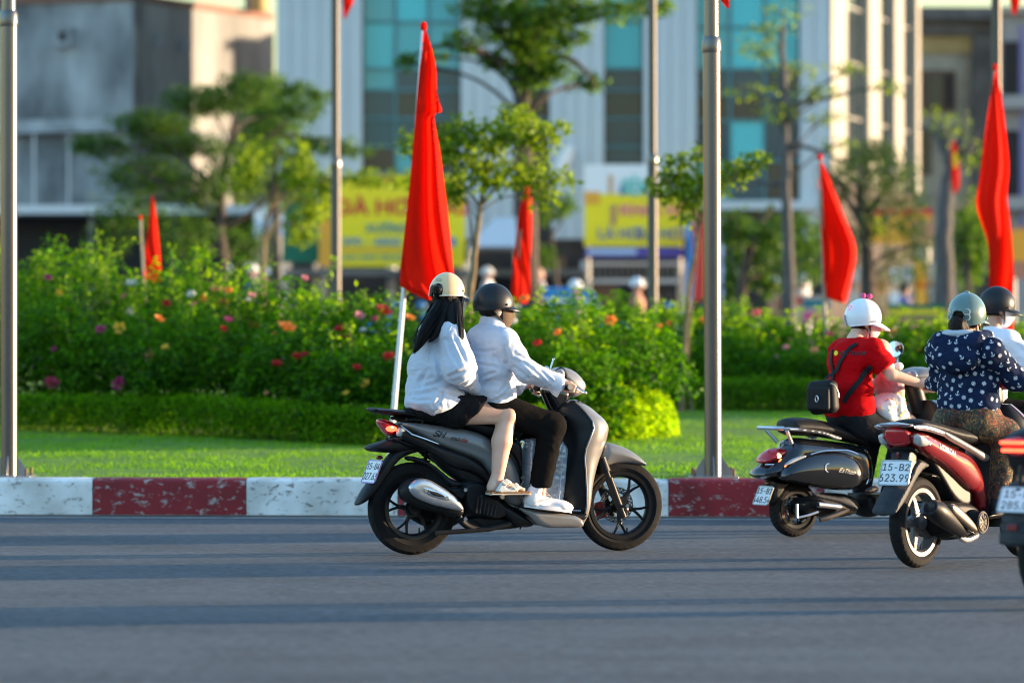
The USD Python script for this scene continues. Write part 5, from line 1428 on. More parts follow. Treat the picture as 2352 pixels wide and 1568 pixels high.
# ------------------------------------------------------------------ people
def skinmat(name, c):
    M[name] = usdkit.material(stage, '/World/Looks/' + name, {'t': ('texture_coordinate', {}), 'n': ('noise_texture', {'scale': 18.0, 'detail': 3.0}), 'r': ('rgb_ramp', {'ramp': [(.3, tuple(q * w for q, w in zip(c, (.93, .86, .84)))), (.7, c)]}),
        'p': ('principled_bsdf', {'roughness': 0.5, 'subsurface_weight': 0.15, 'subsurface_scale': 0.01, 'subsurface_radius': (1.0, 0.35, 0.2), 'specular_ior_level': 0.4})}, [('t.object', 'n.vector'), ('n.fac', 'r.fac'), ('r.color', 'p.base_color')], surface='p.BSDF')
skinmat('skin_fair', (0.62, 0.41, 0.31))
skinmat('skin_tan', (0.45, 0.27, 0.19))
mat('white_cotton', (0.73, 0.78, 0.89), 0.85, sheen=0.3, bump=0.15, bs=400, trans=0.06)
mat('white_tee', (0.68, 0.73, 0.84), 0.85, sheen=0.2)
mat('black_denim', (0.008, 0.0075, 0.0075), 0.9, spec=0.05, bump=0.2, bs=500)
mat('black_cloth', (0.007, 0.0075, 0.009), 0.9, spec=0.15)
mat('dark_trousers', (0.01, 0.011, 0.015), 0.85, spec=0.15)
mat('red_cotton', (0.46, 0.002, 0.005), 0.85, spec=0.06)
mat('navy_cotton', (0.008, 0.017, 0.05), 0.9, spec=0.1, var=0.15, vs=8)
mat('print_white', (0.55, 0.6, 0.68), 0.85)
mat('grey_lining', (0.42, 0.47, 0.55), 0.9)
mat('hair_black', (0.004, 0.0035, 0.0035), 0.45, spec=0.16, var=0.5, vs=30, stretch=(6, 6, .6), bump=.5, bs=60)
mat('hair_brown', (0.014, 0.008, 0.006), 0.5, spec=0.16, var=0.5, vs=30, stretch=(4, 4, .7), bump=.5, bs=60)
mat('helmet_cream', (0.62, 0.49, 0.28), 0.32, coat=0.5)
mat('helmet_trim', (0.66, 0.64, 0.56), 0.5)
mat('helmet_black', (0.008, 0.01, 0.013), 0.42, spec=0.4)
mat('helmet_white', (0.74, 0.79, 0.84), 0.25, coat=0.6)
mat('helmet_green', (0.10, 0.17, 0.165), 0.28, coat=0.7)
mat('helmet_purple', (0.35, 0.12, 0.35), 0.3, coat=0.6, col2=(0.7, 0.4, 0.12), vs=6)
mat('pompom', (0.65, 0.06, 0.25), 0.8)
mat('strap_black', (0.01, 0.01, 0.011), 0.7)
mat('mask_brown', (0.085, 0.05, 0.03), 0.85)
mat('mask_white', (0.72, 0.73, 0.76), 0.8)
mat('mask_pink', (0.72, 0.56, 0.54), 0.8)
mat('shoe_white', (0.78, 0.79, 0.82), 0.55)
mat('sandal_white', (0.7, 0.72, 0.68), 0.55)
mat('cork', (0.22, 0.11, 0.05), 0.9, var=0.3, vs=60)
mat('sole_cream', (0.6, 0.54, 0.42), 0.8)
mat('eye_white', (0.75, 0.73, 0.7), 0.2)
mat('dress_print', (0.72, 0.72, 0.7), 0.85)
mat('child_pink', (0.62, 0.3, 0.32), 0.85, var=0.2, vs=10)
mat('bag_black', (0.006, 0.007, 0.009), 0.6, spec=0.25, bump=.15, bs=200)
M['floral'] = usdkit.material(stage, '/World/Looks/floral', {'t': ('texture_coordinate', {}), 'v': ('voronoi_texture', {'scale': 34.0, 'randomness': 1.0}), 'n': ('noise_texture', {'scale': 30.0, 'detail': 3.0, 'distortion': 1.5}), 's': ('separate_color', {}),
    'r': ('rgb_ramp', {'ramp': [(0.0, (0.015, 0.012, 0.01)), (0.45, (0.02, 0.016, 0.012)), (0.5, (0.3, 0.14, 0.03)), (0.62, (0.35, 0.2, 0.06)), (0.66, (0.02, 0.05, 0.03)), (0.76, (0.03, 0.08, 0.05)), (0.8, (0.3, 0.02, 0.015)), (0.9, (0.02, 0.015, 0.012))], 'interpolate': False}),
    'a': ('mix_color', {'fac': 0.35}), 'p': ('principled_bsdf', {'roughness': 0.85})},
    [('t.object', 'n.vector'), ('n.color', 'a.b'), ('t.object', 'a.a'), ('a.result', 'v.vector'), ('v.color', 's.color'), ('s.r', 'r.fac'), ('r.color', 'p.base_color')], surface='p.BSDF')

def Rm(yaw, pitch=0.0, roll=0.0):
    cy, sy, cp, sp, cr, sr = math.cos(yaw), math.sin(yaw), math.cos(pitch), math.sin(pitch), math.cos(roll), math.sin(roll)
    Rz = np.array([[cy, -sy, 0], [sy, cy, 0], [0, 0, 1]]); Ry = np.array([[cp, 0, sp], [0, 1, 0], [-sp, 0, cp]]); Rx = np.array([[1, 0, 0], [0, cr, -sr], [0, sr, cr]])
    return Rz @ Ry @ Rx

def head_parts(H, R, s=1.0):
    q = lambda *v: np.asarray(H) + R @ (np.array(v) * s)
    return [el(q(-.012, 0, .028), np.array([.096, .077, .098]) * s, R), el(q(.034, 0, -.035), np.array([.06, .06, .082]) * s, R), el(q(.05, 0, -.09), np.array([.04, .042, .032]) * s, R),
            rc(q(.088, 0, .0), q(.106, 0, -.038), .009 * s, .0135 * s), el(q(.082, 0, .018), np.array([.018, .045, .012]) * s, R), el(q(.089, 0, -.066), np.array([.012, .024, .008]) * s, R),
            el(q(-.006, .078, -.02), np.array([.02, .009, .031]) * s, R), el(q(-.006, -.078, -.02), np.array([.02, .009, .031]) * s, R)]

def hand_parts(wrist, grip, u, fwd, up, s=1.0, side=-1):
    """Palm, four fingers and a thumb that close round a bar through grip along u."""
    wrist, grip, u, fwd, up = (np.asarray(q, float) for q in (wrist, grip, u, fwd, up))
    pc = grip - fwd * .022 * s + up * .017 * s
    P = [rc(wrist, pc - fwd * .02 * s, .025 * s, .026 * s), el(pc, np.array([.03, .044, .018]) * s, np.stack([fwd, u, up], 1))]
    for k, o in enumerate((.034, .012, -.011, -.032)):
        L = (0.9, 1.05, 1.0, .82)[k]
        b = grip + u * o * s
        k0 = b - fwd * .006 * s + up * .027 * s; k1 = b + fwd * .029 * s * L + up * .016 * s; k2 = b + fwd * .029 * s * L - up * .016 * s; k3 = b + fwd * .006 * s - up * .026 * s
        P += [rc(k0, k1, .0098 * s, .009 * s), rc(k1, k2, .009 * s, .0082 * s), rc(k2, k3, .0082 * s, .0072 * s)]
    t0 = pc - u * side * 0 - fwd * .012 * s - u * (.036 * s)
    t1 = grip - u * .045 * s - fwd * .01 * s - up * .012 * s; t2 = grip - u * .04 * s + fwd * .018 * s - up * .024 * s
    P += [rc(t0, t1, .013 * s, .011 * s), rc(t1, t2, .0105 * s, .009 * s)]
    return P

def helmet(parent, c, R, r, back, front, mt, brim=.055, brim_mt=None, slot=None, trim=None, label=None, name='helmet', drop=.25, side_dip=0.0):
    """A half-shell helmet: back, front are the heights of its rim below (negative) the centre; slot = (half angle, height) opens the back for a ponytail."""
    c = np.asarray(c, float); r = np.asarray(r, float)
    na, nt = 97, 22
    ph = np.linspace(-np.pi, np.pi, na)
    rim = back + (front - back) * (.5 + .5 * np.cos(ph)) ** 1.0 - side_dip * np.sin(ph) ** 2
    if slot:
        rim = np.where(np.pi - np.abs(ph) < slot[0], rim + (slot[1] - rim) * np.clip(1 - ((np.pi - np.abs(ph)) / slot[0]) ** 4, 0, 1), rim)
    tb = np.arccos(np.clip(rim / r[2], -.98, .98))
    def surf(rr, f0=0.0):
        t = np.linspace(f0, 1, nt)[:, None] * tb[None]
        return np.stack([rr[0] * np.sin(t) * np.cos(ph), rr[1] * np.sin(t) * np.sin(ph), rr[2] * np.cos(t)], -1)
    o, i_ = surf(r), surf(r - .014)[::-1]
    g = np.concatenate([o, i_], 0)
    v = g.reshape(-1, 3) @ R.T + c
    i, j = np.meshgrid(np.arange(2 * nt - 1), np.arange(na - 1), indexing='ij')
    a = (i * na + j).ravel()
    m = trimesh.Trimesh(v, np.vstack([np.c_[a, a + na, a + na + 1], np.c_[a, a + na + 1, a + 1]]), process=False)
    m.merge_vertices()
    h = obj(name, m, mt, parent, smooth=45, label=label)
    e = o[-1] @ R.T + c
    obj('helmet_rim', tube(e[:-1], .0045, 6, False), trim or mt, h)
    if brim:
        k = np.abs(ph) < math.radians(72)
        b = o[-1][k]; p_ = ph[k]
        L = brim * np.clip(np.cos(p_ / math.radians(72) * np.pi / 2), 0, 1) ** .8
        out = np.stack([np.cos(p_ * .75), np.sin(p_ * .75), -drop + 0 * p_], 1)
        st = np.linspace(0, 1, 6)
        top = np.stack([b + [0, 0, .004] + out * (L * t)[:, None] - np.array([0, 0, 1]) * (.25 * L * t * t)[:, None] for t in st])
        g = np.concatenate([top, (top - [0, 0, .006])[::-1]], 0)
        n2 = k.sum()
        v = g.reshape(-1, 3) @ R.T + c
        i, j = np.meshgrid(np.arange(11), np.arange(n2 - 1), indexing='ij')
        a = (i * n2 + j).ravel()
        m = trimesh.Trimesh(v, np.vstack([np.c_[a, a + n2, a + n2 + 1], np.c_[a, a + n2 + 1, a + 1]]), process=False)
        obj('visor', m, brim_mt or mt, h, smooth=45)
    for s in (-1, 1):
        q = c + R @ (np.array([r[0] * .45, s * r[1] * .93, (front + back) / 2 + .03]))
        obj('rivet', ball(q, .006, 1), 'steel_dark', h)
    return h

def strap(parent, H, R, s=1.0, mt='strap_black'):
    q = lambda *v: np.asarray(H) + R @ (np.array(v) * s)
    for sd in (-1, 1):
        a = tube(spline(np.array([q(.02, sd * .082, .04), q(.02, sd * .079, -.02), q(.03, sd * .064, -.08), q(.035, sd * .03, -.122)]), 12), .0055 * s, 6)
        obj('chin_strap', a, mt, parent)
        b = tube(spline(np.array([q(-.05, sd * .082, .01), q(-.02, sd * .082, -.04), q(.03, sd * .066, -.078)]), 10), .005 * s, 6)
        obj('chin_strap', b, mt, parent)

def mask(parent, H, R, mt, s=1.0, low=-.125, high=-.008, back=.0):
    f = inflate(smin(head_parts(H, R, s)[:6], .03), .006)
    ax = lambda v: R @ np.array(v, float)
    f = plane_cut(f, ax([0, 0, 1]), H + ax([0, 0, high * s])); f = plane_cut(f, ax([-1, 0, 0]), H + ax([back * s, 0, 0])); f = plane_cut(f, ax([0, 0, -1]), H + ax([0, 0, low * s]))
    obj('face_mask', nets(f, .006), mt, parent, smooth=50)

def eyes(parent, H, R, s=1.0):
    for sd in (-1, 1):
        obj('eye', ball(H + R @ (np.array([.083, sd * .031, -.002]) * s), .012 * s, 2), 'eye_white', parent)

def shoe(parent, heel, toe, up=(0, 0, 1), w=.042, mt='shoe_white', sole='shoe_white', name='shoe', ank=.085):
    heel, toe, up = (np.asarray(q, float) for q in (heel, toe, up))
    d = toe - heel; L = np.linalg.norm(d); d /= L
    s = np.cross(up, d); s /= np.linalg.norm(s); u = np.cross(d, s)
    Rf = np.stack([d, s, u], 1)
    f = smin([el(heel + d * .05 + u * .045, [.055, w * .85, .05], Rf), el(heel + d * (L - .065) + u * .03, [.07, w, .036], Rf), rc(heel + d * .05 + u * .035, heel + d * (L - .07) + u * .028, .034, .03), rc(heel + d * .055 + u * .05, heel + d * .05 + u * ank, .036, .036), rc(heel + d * .09 + u * .06, heel + d * (L * .62) + u * .045, .025, .018)], .03)
    f = plane_cut(f, -u, heel + u * .012)
    sh = obj(name, nets(f, .006), mt, parent, smooth=50)
    sp = []
    for t in np.linspace(-1, 1, 40):
        pass
    th = np.linspace(0, 2 * np.pi, 48)[:-1]
    px = np.where(np.cos(th) > 0, L * .5 + np.cos(th) * L * .5, L * .5 + np.cos(th) * L * .5)
    ww = w * (1.0 + .12 * np.cos(th)) * 1.02
    ring = np.stack([px, np.sin(th) * ww], 1)
    ring = chaikin(ring, 1)
    m = trimesh.creation.extrude_polygon(Polygon(ring), .026)
    v = np.asarray(m.vertices)
    m = trimesh.Trimesh(heel + v[:, :1] * d + v[:, 1:2] * s + v[:, 2:3] * u, m.faces, process=False)
    obj('sole', m, sole, sh, smooth=30)
    return sh, (d, s, u, L)

# ---- the driver in the white shirt
P_ = A.p
drv = thing('person', 'person driving the silver scooter in a white shirt, black trousers and matt black helmet', 'person', SLOC, TH)
H = P_(727, 292, 0); HR_ = Rm(math.radians(2), math.radians(3))
shR, elR, wrR = P_(775, 462, -.185), P_(888, 608, -.25), P_(1052, 672, -.285)
shL, elL, wrL = P_(669, 462, .185), P_(800, 640, .27), P_(872, 678, .295)
gR, gL = P_(1094, 687, -.285), P_(928, 697, .285)
hipR, hipL = P_(720, 790, -.1), P_(660, 790, .1)
knR, knL = P_(1012, 882, -.17), P_(912, 882, .17)
anR, anL = P_(955, 1180, -.16), P_(862, 1180, .16)
fw = np.array([1.0, 0, 0]); upv = np.array([0, 0, 1.0])
fR = (gR - wrR) / np.linalg.norm(gR - wrR); fL = (gL - wrL) / np.linalg.norm(gL - wrL)
fR = fR * [1, 0, 1]; fR /= np.linalg.norm(fR); fL = fL * [1, 0, 1]; fL /= np.linalg.norm(fL)
upR = np.cross(fR, [0, 1, 0]) * -1; upR = np.array([-fR[2], 0, fR[0]]); upL = np.array([-fL[2], 0, fL[0]])
Ryz = Rm(0)
body = head_parts(H, HR_) + [rc(P_(718, 310), P_(712, 390), .055, .06), el(P_(700, 480), [.11, .17, .12]), el(P_(700, 620), [.11, .16, .17]), el(P_(705, 760), [.13, .17, .1]),
    rc(shR, elR, .045, .038), rc(elR, wrR, .04, .027), rc(shL, elL, .045, .038), rc(elL, wrL, .04, .027), rc(hipR, knR, .075, .052), rc(knR, anR, .052, .036), rc(hipL, knL, .075, .052), rc(knL, anL, .052, .036),
    rc(anR, P_(960, 1270, -.16), .034, .03), rc(P_(940, 1280, -.16), P_(1050, 1300, -.16), .026, .018), rc(anL, P_(865, 1270, .16), .034, .03), rc(P_(845, 1280, .16), P_(955, 1300, .16), .026, .018)]
body += hand_parts(wrR, gR, [0, -1, 0], fR, upR) + hand_parts(wrL, gL, [0, 1, 0], fL, upL)
obj('body', nets(smin(body, .012), .006), 'skin_fair', drv, smooth=60)
eyes(drv, H, HR_)
hair = plane_cut(plane_cut(inflate(el(H + HR_ @ np.array([-.012, 0, .028]), [.096, .077, .098], HR_), .006), HR_ @ np.array([1., 0, 0]), H + HR_ @ np.array([-.0, 0, 0])), HR_ @ np.array([0, 0, -1.]), H + [0, 0, -.055])
obj('hair', nets(hair, .006), 'hair_black', drv, smooth=50)
hm = helmet(drv, P_(718, 268), Rm(0, math.radians(5)), [.124, .108, .122], -.052, -.012, 'helmet_black', .05, label='matt black half helmet with a short visor')
strap(drv, H, HR_)
mask(drv, H, HR_, 'mask_brown', 1.02, -.135, .012, .012)
tors = [el(P_(694, 470), [.135, .20, .12]), el(P_(694, 600), [.145, .215, .17]), el(P_(700, 720), [.15, .21, .13]), rc(P_(712, 395), P_(708, 430), .07, .10), rc(shL * .5 + shR * .5 + [0, .1, .0], shR, .08, .075), rc(shL * .5 + shR * .5 + [0, -.1, 0], shL, .08, .075)]
slv = lambda sh, e, w: [rc(sh, e, .075, .06), rc(e, w, .058, .046)]
f = smin(tors + slv(shR, elR, wrR - (wrR - elR) * .06) + slv(shL, elL, wrL - (wrL - elL) * .28), .035)
f = plane_cut(f, [.15, 0, -1], P_(700, 782))
dshirt = wrinkle(wrinkle(nets(f, .007), .0055, (6, 6, 14), 6), .003, (20, 20, 12), 66)
dshirt = crease(dshirt, [A.P(l_, -.2) for l_ in ([(742, 592), (690, 578), (636, 572)], [(735, 604), (690, 628), (648, 642)], [(724, 636), (680, 676), (640, 704)], [(800, 650), (770, 690), (742, 724)], [(792, 700), (750, 744), (700, 764)], [(620, 600), (608, 660), (604, 720)], [(640, 500), (690, 508), (730, 500)])] + [A.P(l_, -.26) for l_ in ([(820, 520), (862, 540), (905, 560)], [(858, 560), (905, 604), (960, 640)], [(925, 592), (960, 622), (992, 652)], [(975, 612), (1004, 632), (1032, 654)], [(800, 560), (840, 606), (880, 640)], [(770, 480), (790, 530), (800, 580)])], (0, -1, 0), .009, .010)
obj('shirt', dshirt, 'white_cotton', drv, smooth=60)
# collar, open cuffs, yoke seam
cr = []
an = np.linspace(0, 2 * np.pi, 40)
for k, (dz, rr) in enumerate([(-.012, .072), (.018, .064), (.042, .066), (.018, .075), (-.014, .082)]):
    cr.append(P_(716, 378) + np.stack([rr * np.cos(an) * 1.05, rr * np.sin(an) * 1.05, dz + .0 * an - .22 * rr * np.cos(an)], 1))
g = np.stack(cr); i, j = np.meshgrid(np.arange(4), np.arange(39), indexing='ij'); a = (i * 40 + j).ravel()
obj('collar', trimesh.Trimesh(g.reshape(-1, 3), np.vstack([np.c_[a, a + 1, a + 41], np.c_[a, a + 41, a + 40]]), process=False), 'white_cotton', drv, smooth=50)
for e_, w_, r0 in ((elR, wrR, .046), (elL, wrL - (wrL - elL) * .24, .044)):
    d_ = (w_ - e_) / np.linalg.norm(w_ - e_)
    pp = [w_ - d_ * .085, w_ - d_ * .05, w_ - d_ * .015, w_ + d_ * .006]
    c_ = tube(pp, [r0, r0 + .007, r0 + .013, r0 + .012], 28, False)
    c_.vertices[:, 2] -= .35 * np.clip(((np.asarray(c_.vertices) - w_) @ d_ + .05) / .05, 0, 1) * np.clip(w_[2] - c_.vertices[:, 2], 0, .06)
    obj('cuff', wrinkle(c_, .005, (30, 30, 30), 3), 'white_cotton', drv, smooth=50)
ys = spline(np.array([[-.30, .50], [-.12, .47], [-.02, .44]]), 10)
def on(surface, pts, out, lift=.0015):
    v, n = np.asarray(surface.vertices), normals(surface)
    k = n @ np.asarray(out, float) > .2; v = v[k]
    tr = cKDTree(v[:, [0, 2]]); d, i = tr.query(np.asarray(pts)[:, [0, 2]], k=3)
    q = np.array(pts, float); q[:, 1] = v[i, 1].mean(1) + lift * out[1]
    return q
for pts in ([(575, 448), (640, 452), (700, 462), (738, 476)], [(738, 476), (722, 520), (716, 560), (728, 590)]):
    q = on(dshirt, spline(np.array([P_(x, y, -.2) for x, y in pts]), 16), (0, -1, 0))
    obj('seam', tube(q, .0016, 5), 'white_cotton', drv)
trs = smin([el(P_(700, 800), [.15, .18, .09]), rc(hipR, knR, .098, .076), rc(knR, anR, .074, .062), rc(hipL, knL, .098, .076), rc(knL, anL, .074, .062)], .04)
trs = plane_cut(plane_cut(trs, [0, 0, -1], P_(0, 1196)), [0, 0, 1], P_(0, 742))
obj('trousers', wrinkle(nets(trs, .009), .006, (12, 12, 12), 8), 'black_denim', drv, smooth=60)
for l, dx in ((-.165, 0), (.165, -95)):
    obj('sock', tube([P_(940 + dx, 1180, l), P_(925 + dx, 1235, l)], [.042, .04], 14), 'shoe_white', drv)
    sh_, (d_, s_, u_, L_) = shoe(drv, P_(872 + dx, 1288, l), P_(1112 + dx, 1318, l), w=.047, ank=.1)
    h0 = P_(872 + dx, 1288, l)
    for k in range(5):
        c = h0 + d_ * (L_ * (.42 + .06 * k)) + u_ * (.098 - .013 * k)
        obj('lace', tube([c - s_ * .026, c + u_ * .006, c + s_ * .026], .0032, 6), 'sandal_white', sh_)
    sw = pillow(np.array([[.03, .038], [.06, .034], [.1, .046], [.15, .072], [.155, .078], [.1, .058], [.06, .05], [.035, .056]]), .0015, .004, 0, .004, 2)
    q = np.asarray(sw.vertices); sw = trimesh.Trimesh(h0 + q[:, :1] * d_ * 1.0 + q[:, 2:3] * u_ + (q[:, 1:2] - .046) * s_, sw.faces, process=False)
    obj('side_stripe', sw, 'sandal_white', sh_, smooth=False)
wt = spline(np.array([P_(868, 672, .30)]) if False else np.array([wrL + (wrL - elL) * -.12, wrL + (wrL - elL) * -.02]), 3)
ax = (wrL - elL) / np.linalg.norm(wrL - elL); n1 = np.cross(ax, [0, 1, 0]); n1 /= np.linalg.norm(n1); n2 = np.cross(ax, n1)
wc = wrL - ax * .035
wth = thing('wristwatch', 'silver metal wristwatch on the wrist holding the far handlebar grip', 'watch', SLOC, TH)
for k in range(16):
    a = k * 2 * np.pi / 16
    b_ = rbox(.012, .0125, .004, .0015)
    Rl = np.stack([n1 * -math.sin(a) + n2 * math.cos(a), ax, n1 * math.cos(a) + n2 * math.sin(a)], 1)
    v = np.asarray(b_.vertices) * [1, 1.3, 1]
    obj('link', trimesh.Trimesh(wc + v @ Rl.T + (n1 * math.cos(a) + n2 * math.sin(a)) * .034, b_.faces, process=False), 'chrome', wth, smooth=False)
obj('watch_case', trimesh.Trimesh(wc + (np.asarray(cyl(.018, -.005, .005).vertices) @ np.stack([n2, -n1, ax], 1).T) - n1 * -.037, cyl(.018, -.005, .005).faces, process=False), 'chrome', wth, smooth=30)

# ---- the passenger
wom = thing('person', 'woman in a loose white blouse, black skirt and beige helmet with long black hair', 'person', SLOC, TH)
H = P_(498, 246, .02); HR_ = Rm(math.radians(24), math.radians(8))
shR, elR, wrR = P_(505, 422, -.165), P_(548, 590, -.235), P_(622, 694, -.12)
shL, elL, wrL = P_(410, 422, .165), P_(400, 590, .235), P_(540, 694, .12)
hipR, hipL = P_(530, 805, -.1), P_(470, 805, .1)
knR, knL = P_(792, 826, -.165), P_(690, 826, .165)
cfR, cfL = P_(762, 960, -.18), P_(655, 960, .18)
anR, anL = P_(742, 1130, -.19), P_(630, 1130, .19)
body = head_parts(H, HR_, .96) + [rc(P_(478, 275), P_(468, 370), .045, .05), el(P_(440, 480), [.1, .15, .13]), el(P_(440, 640), [.1, .13, .17]), el(P_(470, 780), [.14, .17, .09]),
    rc(shR, elR, .04, .034), rc(elR, wrR, .035, .024), rc(shL, elL, .04, .034), rc(elL, wrL, .035, .024)]
body += hand_parts(wrR, wrR + np.array([.02, .075, -.01]), [0, .2, .97], np.array([.3, .95, 0]), np.array([-.95, .3, .0]), .85) + hand_parts(wrL, wrL + np.array([.02, -.075, -.01]), [0, -.2, .97], np.array([.3, -.95, 0]), np.array([-.95, -.3, .0]), .85)
for hp, kn, cf_, an_, l, dx in ((hipR, knR, cfR, anR, -.19, 0), (hipL, knL, cfL, anL, .19, -110)):
    body += [rc(hp, kn, .086, .056), rc(kn, kn + [0, 0, -.01], .058), rc(kn + [-.01, 0, -.03], cf_, .054, .062), rc(cf_, an_, .060, .038), rc(P_(732 + dx, 1150, l), P_(716 + dx, 1188, l), .036, .036), rc(P_(730 + dx, 1175, l), P_(830 + dx, 1192, l), .036, .024), rc(P_(735 + dx, 1195, l), P_(835 + dx, 1200, l), .022, .020)]
    for k in range(5):
        y_ = l + (k - 2) * .015
        body.append(rc(P_(828 + dx, 1194, y_), P_((868, 872, 868, 862, 856)[k] + dx, 1200, y_), .011, (.0105, .0098, .0094, .009, .0085)[k]))
obj('body', nets(smin(body, .014), .006), 'skin_fair', wom, smooth=60)
eyes(wom, H, HR_, .96)
hm = helmet(wom, P_(486, 216, .0), Rm(math.radians(20), math.radians(2)), [.112, .100, .124], -.020, -.010, 'helmet_cream', .045, 'clear_lens', (.40, .045), 'helmet_trim', label='glossy beige half helmet with a cut-out for the hair clip', drop=.5)
obj('emblem', tube(P_(446, 150, -.095) + np.stack([.016 * np.cos(np.linspace(0, 6.28, 20)), 0 * np.linspace(0, 1, 20), .006 * np.sin(np.linspace(0, 6.28, 20))], 1), .0016, 5), 'decal_black', hm)
strap(wom, H, HR_, .97)
mask(wom, H, HR_, 'mask_white', .98, -.13, -.01, .02)
gl = [tube(H + (np.stack([0 * np.linspace(0, 1, 24) + .098, sd * .033 + .024 * np.cos(np.linspace(0, 6.28, 24)), .002 + .02 * np.sin(np.linspace(0, 6.28, 24))], 1) @ HR_.T), .0016, 5) for sd in (-1, 1)]
obj('glasses', cat_(gl + [tube([H + HR_ @ np.array([.098, -.056, .005]), H + HR_ @ np.array([.0, -.08, .0])], .0016, 5)]), 'steel_dark', wom)
# hair: back fall and front lock built of many strands over a dark mass
def lock(pts, rad, flat, seed, n=46, parent=None, rs=.0028, mt='hair_black'):
    rg = np.random.default_rng(seed)
    p = spline(np.array(pts), 26); r = np.interp(np.linspace(0, 1, 26), np.linspace(0, 1, len(rad)), rad)
    out = []
    for k in range(n):
        a = rg.uniform(0, 6.28); q = rg.uniform(.55, 1.3)
        e = rg.uniform(.72, 1.0)
        t = np.linspace(0, 1, 26) * min(e, 1)
        c = np.stack([np.interp(t, np.linspace(0, 1, 26), p[:, j]) for j in range(3)], 1)
        rr = np.interp(t, np.linspace(0, 1, 26), r)
        w = np.stack([np.cos(a) + .25 * np.sin(t * 6 + k), flat * np.sin(a) + .1 * np.sin(t * 5 + 2 * k), .15 * np.sin(t * 4 + k)], 1)
        out.append(tube(c + w * (rr * q)[:, None], np.linspace(rs, rs * .3, 26), 4, False))
    core = smin([rc(p[k], p[k + 2], r[k] * .82, r[k + 2] * .82) for k in range(0, 24, 2)], .02)
    cm = nets(core, .007)
    return cm, cat_(out)
bk = [([P_(466, 262, -.04), P_(446, 300, -.07), P_(410, 360, -.11), P_(356, 450, -.15), P_(316, 524, -.16)], [.048, .05, .046, .034, .006], 1.2, 1, 130), ([P_(484, 268, -.08), P_(474, 330, -.13), P_(440, 410, -.18), P_(392, 468, -.19)], [.036, .036, .024, .004], .9, 2, 70),
      ([P_(474, 272, .04), P_(440, 340, .06), P_(370, 440, .02), P_(335, 500, -.05)], [.05, .055, .05, .01], 1.2, 5, 50), ([P_(532, 262, -.1), P_(541, 325, -.17), P_(554, 430, -.245), P_(570, 532, -.27)], [.03, .028, .018, .003], .9, 3, 70), ([P_(515, 280, -.11), P_(512, 350, -.18), P_(530, 430, -.235), P_(560, 505, -.26)], [.032, .03, .018, .003], .9, 4, 40)]
cores, strs = [], []
for b_ in bk:
    c_, s_ = lock(*b_[:3], b_[3], b_[4]); cores.append(c_); strs.append(s_)
hcap = plane_cut(plane_cut(inflate(el(H + HR_ @ np.array([-.012, 0, .02]), [.094, .077, .1], HR_), .012), HR_ @ np.array([1., 0, 0]), H + HR_ @ np.array([.035, 0, 0])), HR_ @ np.array([0, 0, 1.]), H + [0, 0, .08])
hr = obj('hair', cat_(cores + [nets(hcap, .007)]), 'hair_black', wom, smooth=60)
obj('strands', cat_(strs), 'hair_black', hr, smooth=60, kind='stuff')
fly = []
rg = np.random.default_rng(9)
for k in range(16):
    a = P_(535 + rg.uniform(-8, 8), 330 + rg.uniform(-30, 90), -.15)
    fly.append(tube(spline(np.array([a, a + [.03, -.01, -.05], a + [.06 + rg.uniform(-.02, .05), -.01, -.1 - rg.uniform(0, .08)]]), 10), np.linspace(.0011, .0005, 10), 3, False))
obj('flyaway_strands', cat_(fly), 'hair_black', hr, smooth=60, kind='stuff')
el_mesh = wrinkle(nets(smin([el(P_(444, 200, -.06), [.034, .032, .04]), el(P_(452, 222, -.05), [.03, .03, .03])], .02), .006), .004, (40, 40, 40), 2)
clip = thing('hair_clip', 'black claw clip gathering the hair below the beige helmet', 'hair clip', SLOC, TH)
for sd in (-1, 1):
    for k in (0, 2):
        z = P_(440, 180 + k * 14)[2]
        b_ = P_(446, 180 + k * 14, -.05)
        obj('claw', tube(spline(np.array([b_ + [-.02, sd * .004, 0], b_ + [-.028, sd * .026, 0], b_ + [-.004, sd * .036, -.004], b_ + [.012, sd * .03, -.008]]), 9), [.006] * 9, 7), 'gloss_black', clip)
obj('hair_knot', el_mesh, 'hair_black', clip)
obj('hinge', tube([P_(428, 172, -.05), P_(424, 232, -.05)], .009, 10), 'gloss_black', clip)
# blouse
tors = [el(P_(436, 490), [.125, .17, .13]), el(P_(428, 600), [.155, .2, .16]), el(P_(426, 700), [.168, .19, .14]), rc(P_(466, 372), P_(452, 410), .055, .09), rc(P_(450, 432), shR, .072, .07), rc(P_(450, 432), shL, .072, .07)]
slR = [rc(shR, elR, .075, .098), rc(elR, elR + (wrR - elR) * .5, .095, .06), rc(elR + (wrR - elR) * .45, wrR, .05, .036)]
slL = [rc(shL, elL, .075, .095), rc(elL, elL + (wrL - elL) * .5, .09, .06), rc(elL + (wrL - elL) * .45, wrL, .05, .036)]
skirtline = [rc(P_(400, 770), P_(560, 745, -.1), .08, .05)]
f = smin(tors + [smin(slR, .03), smin(slL, .03)] , .028)
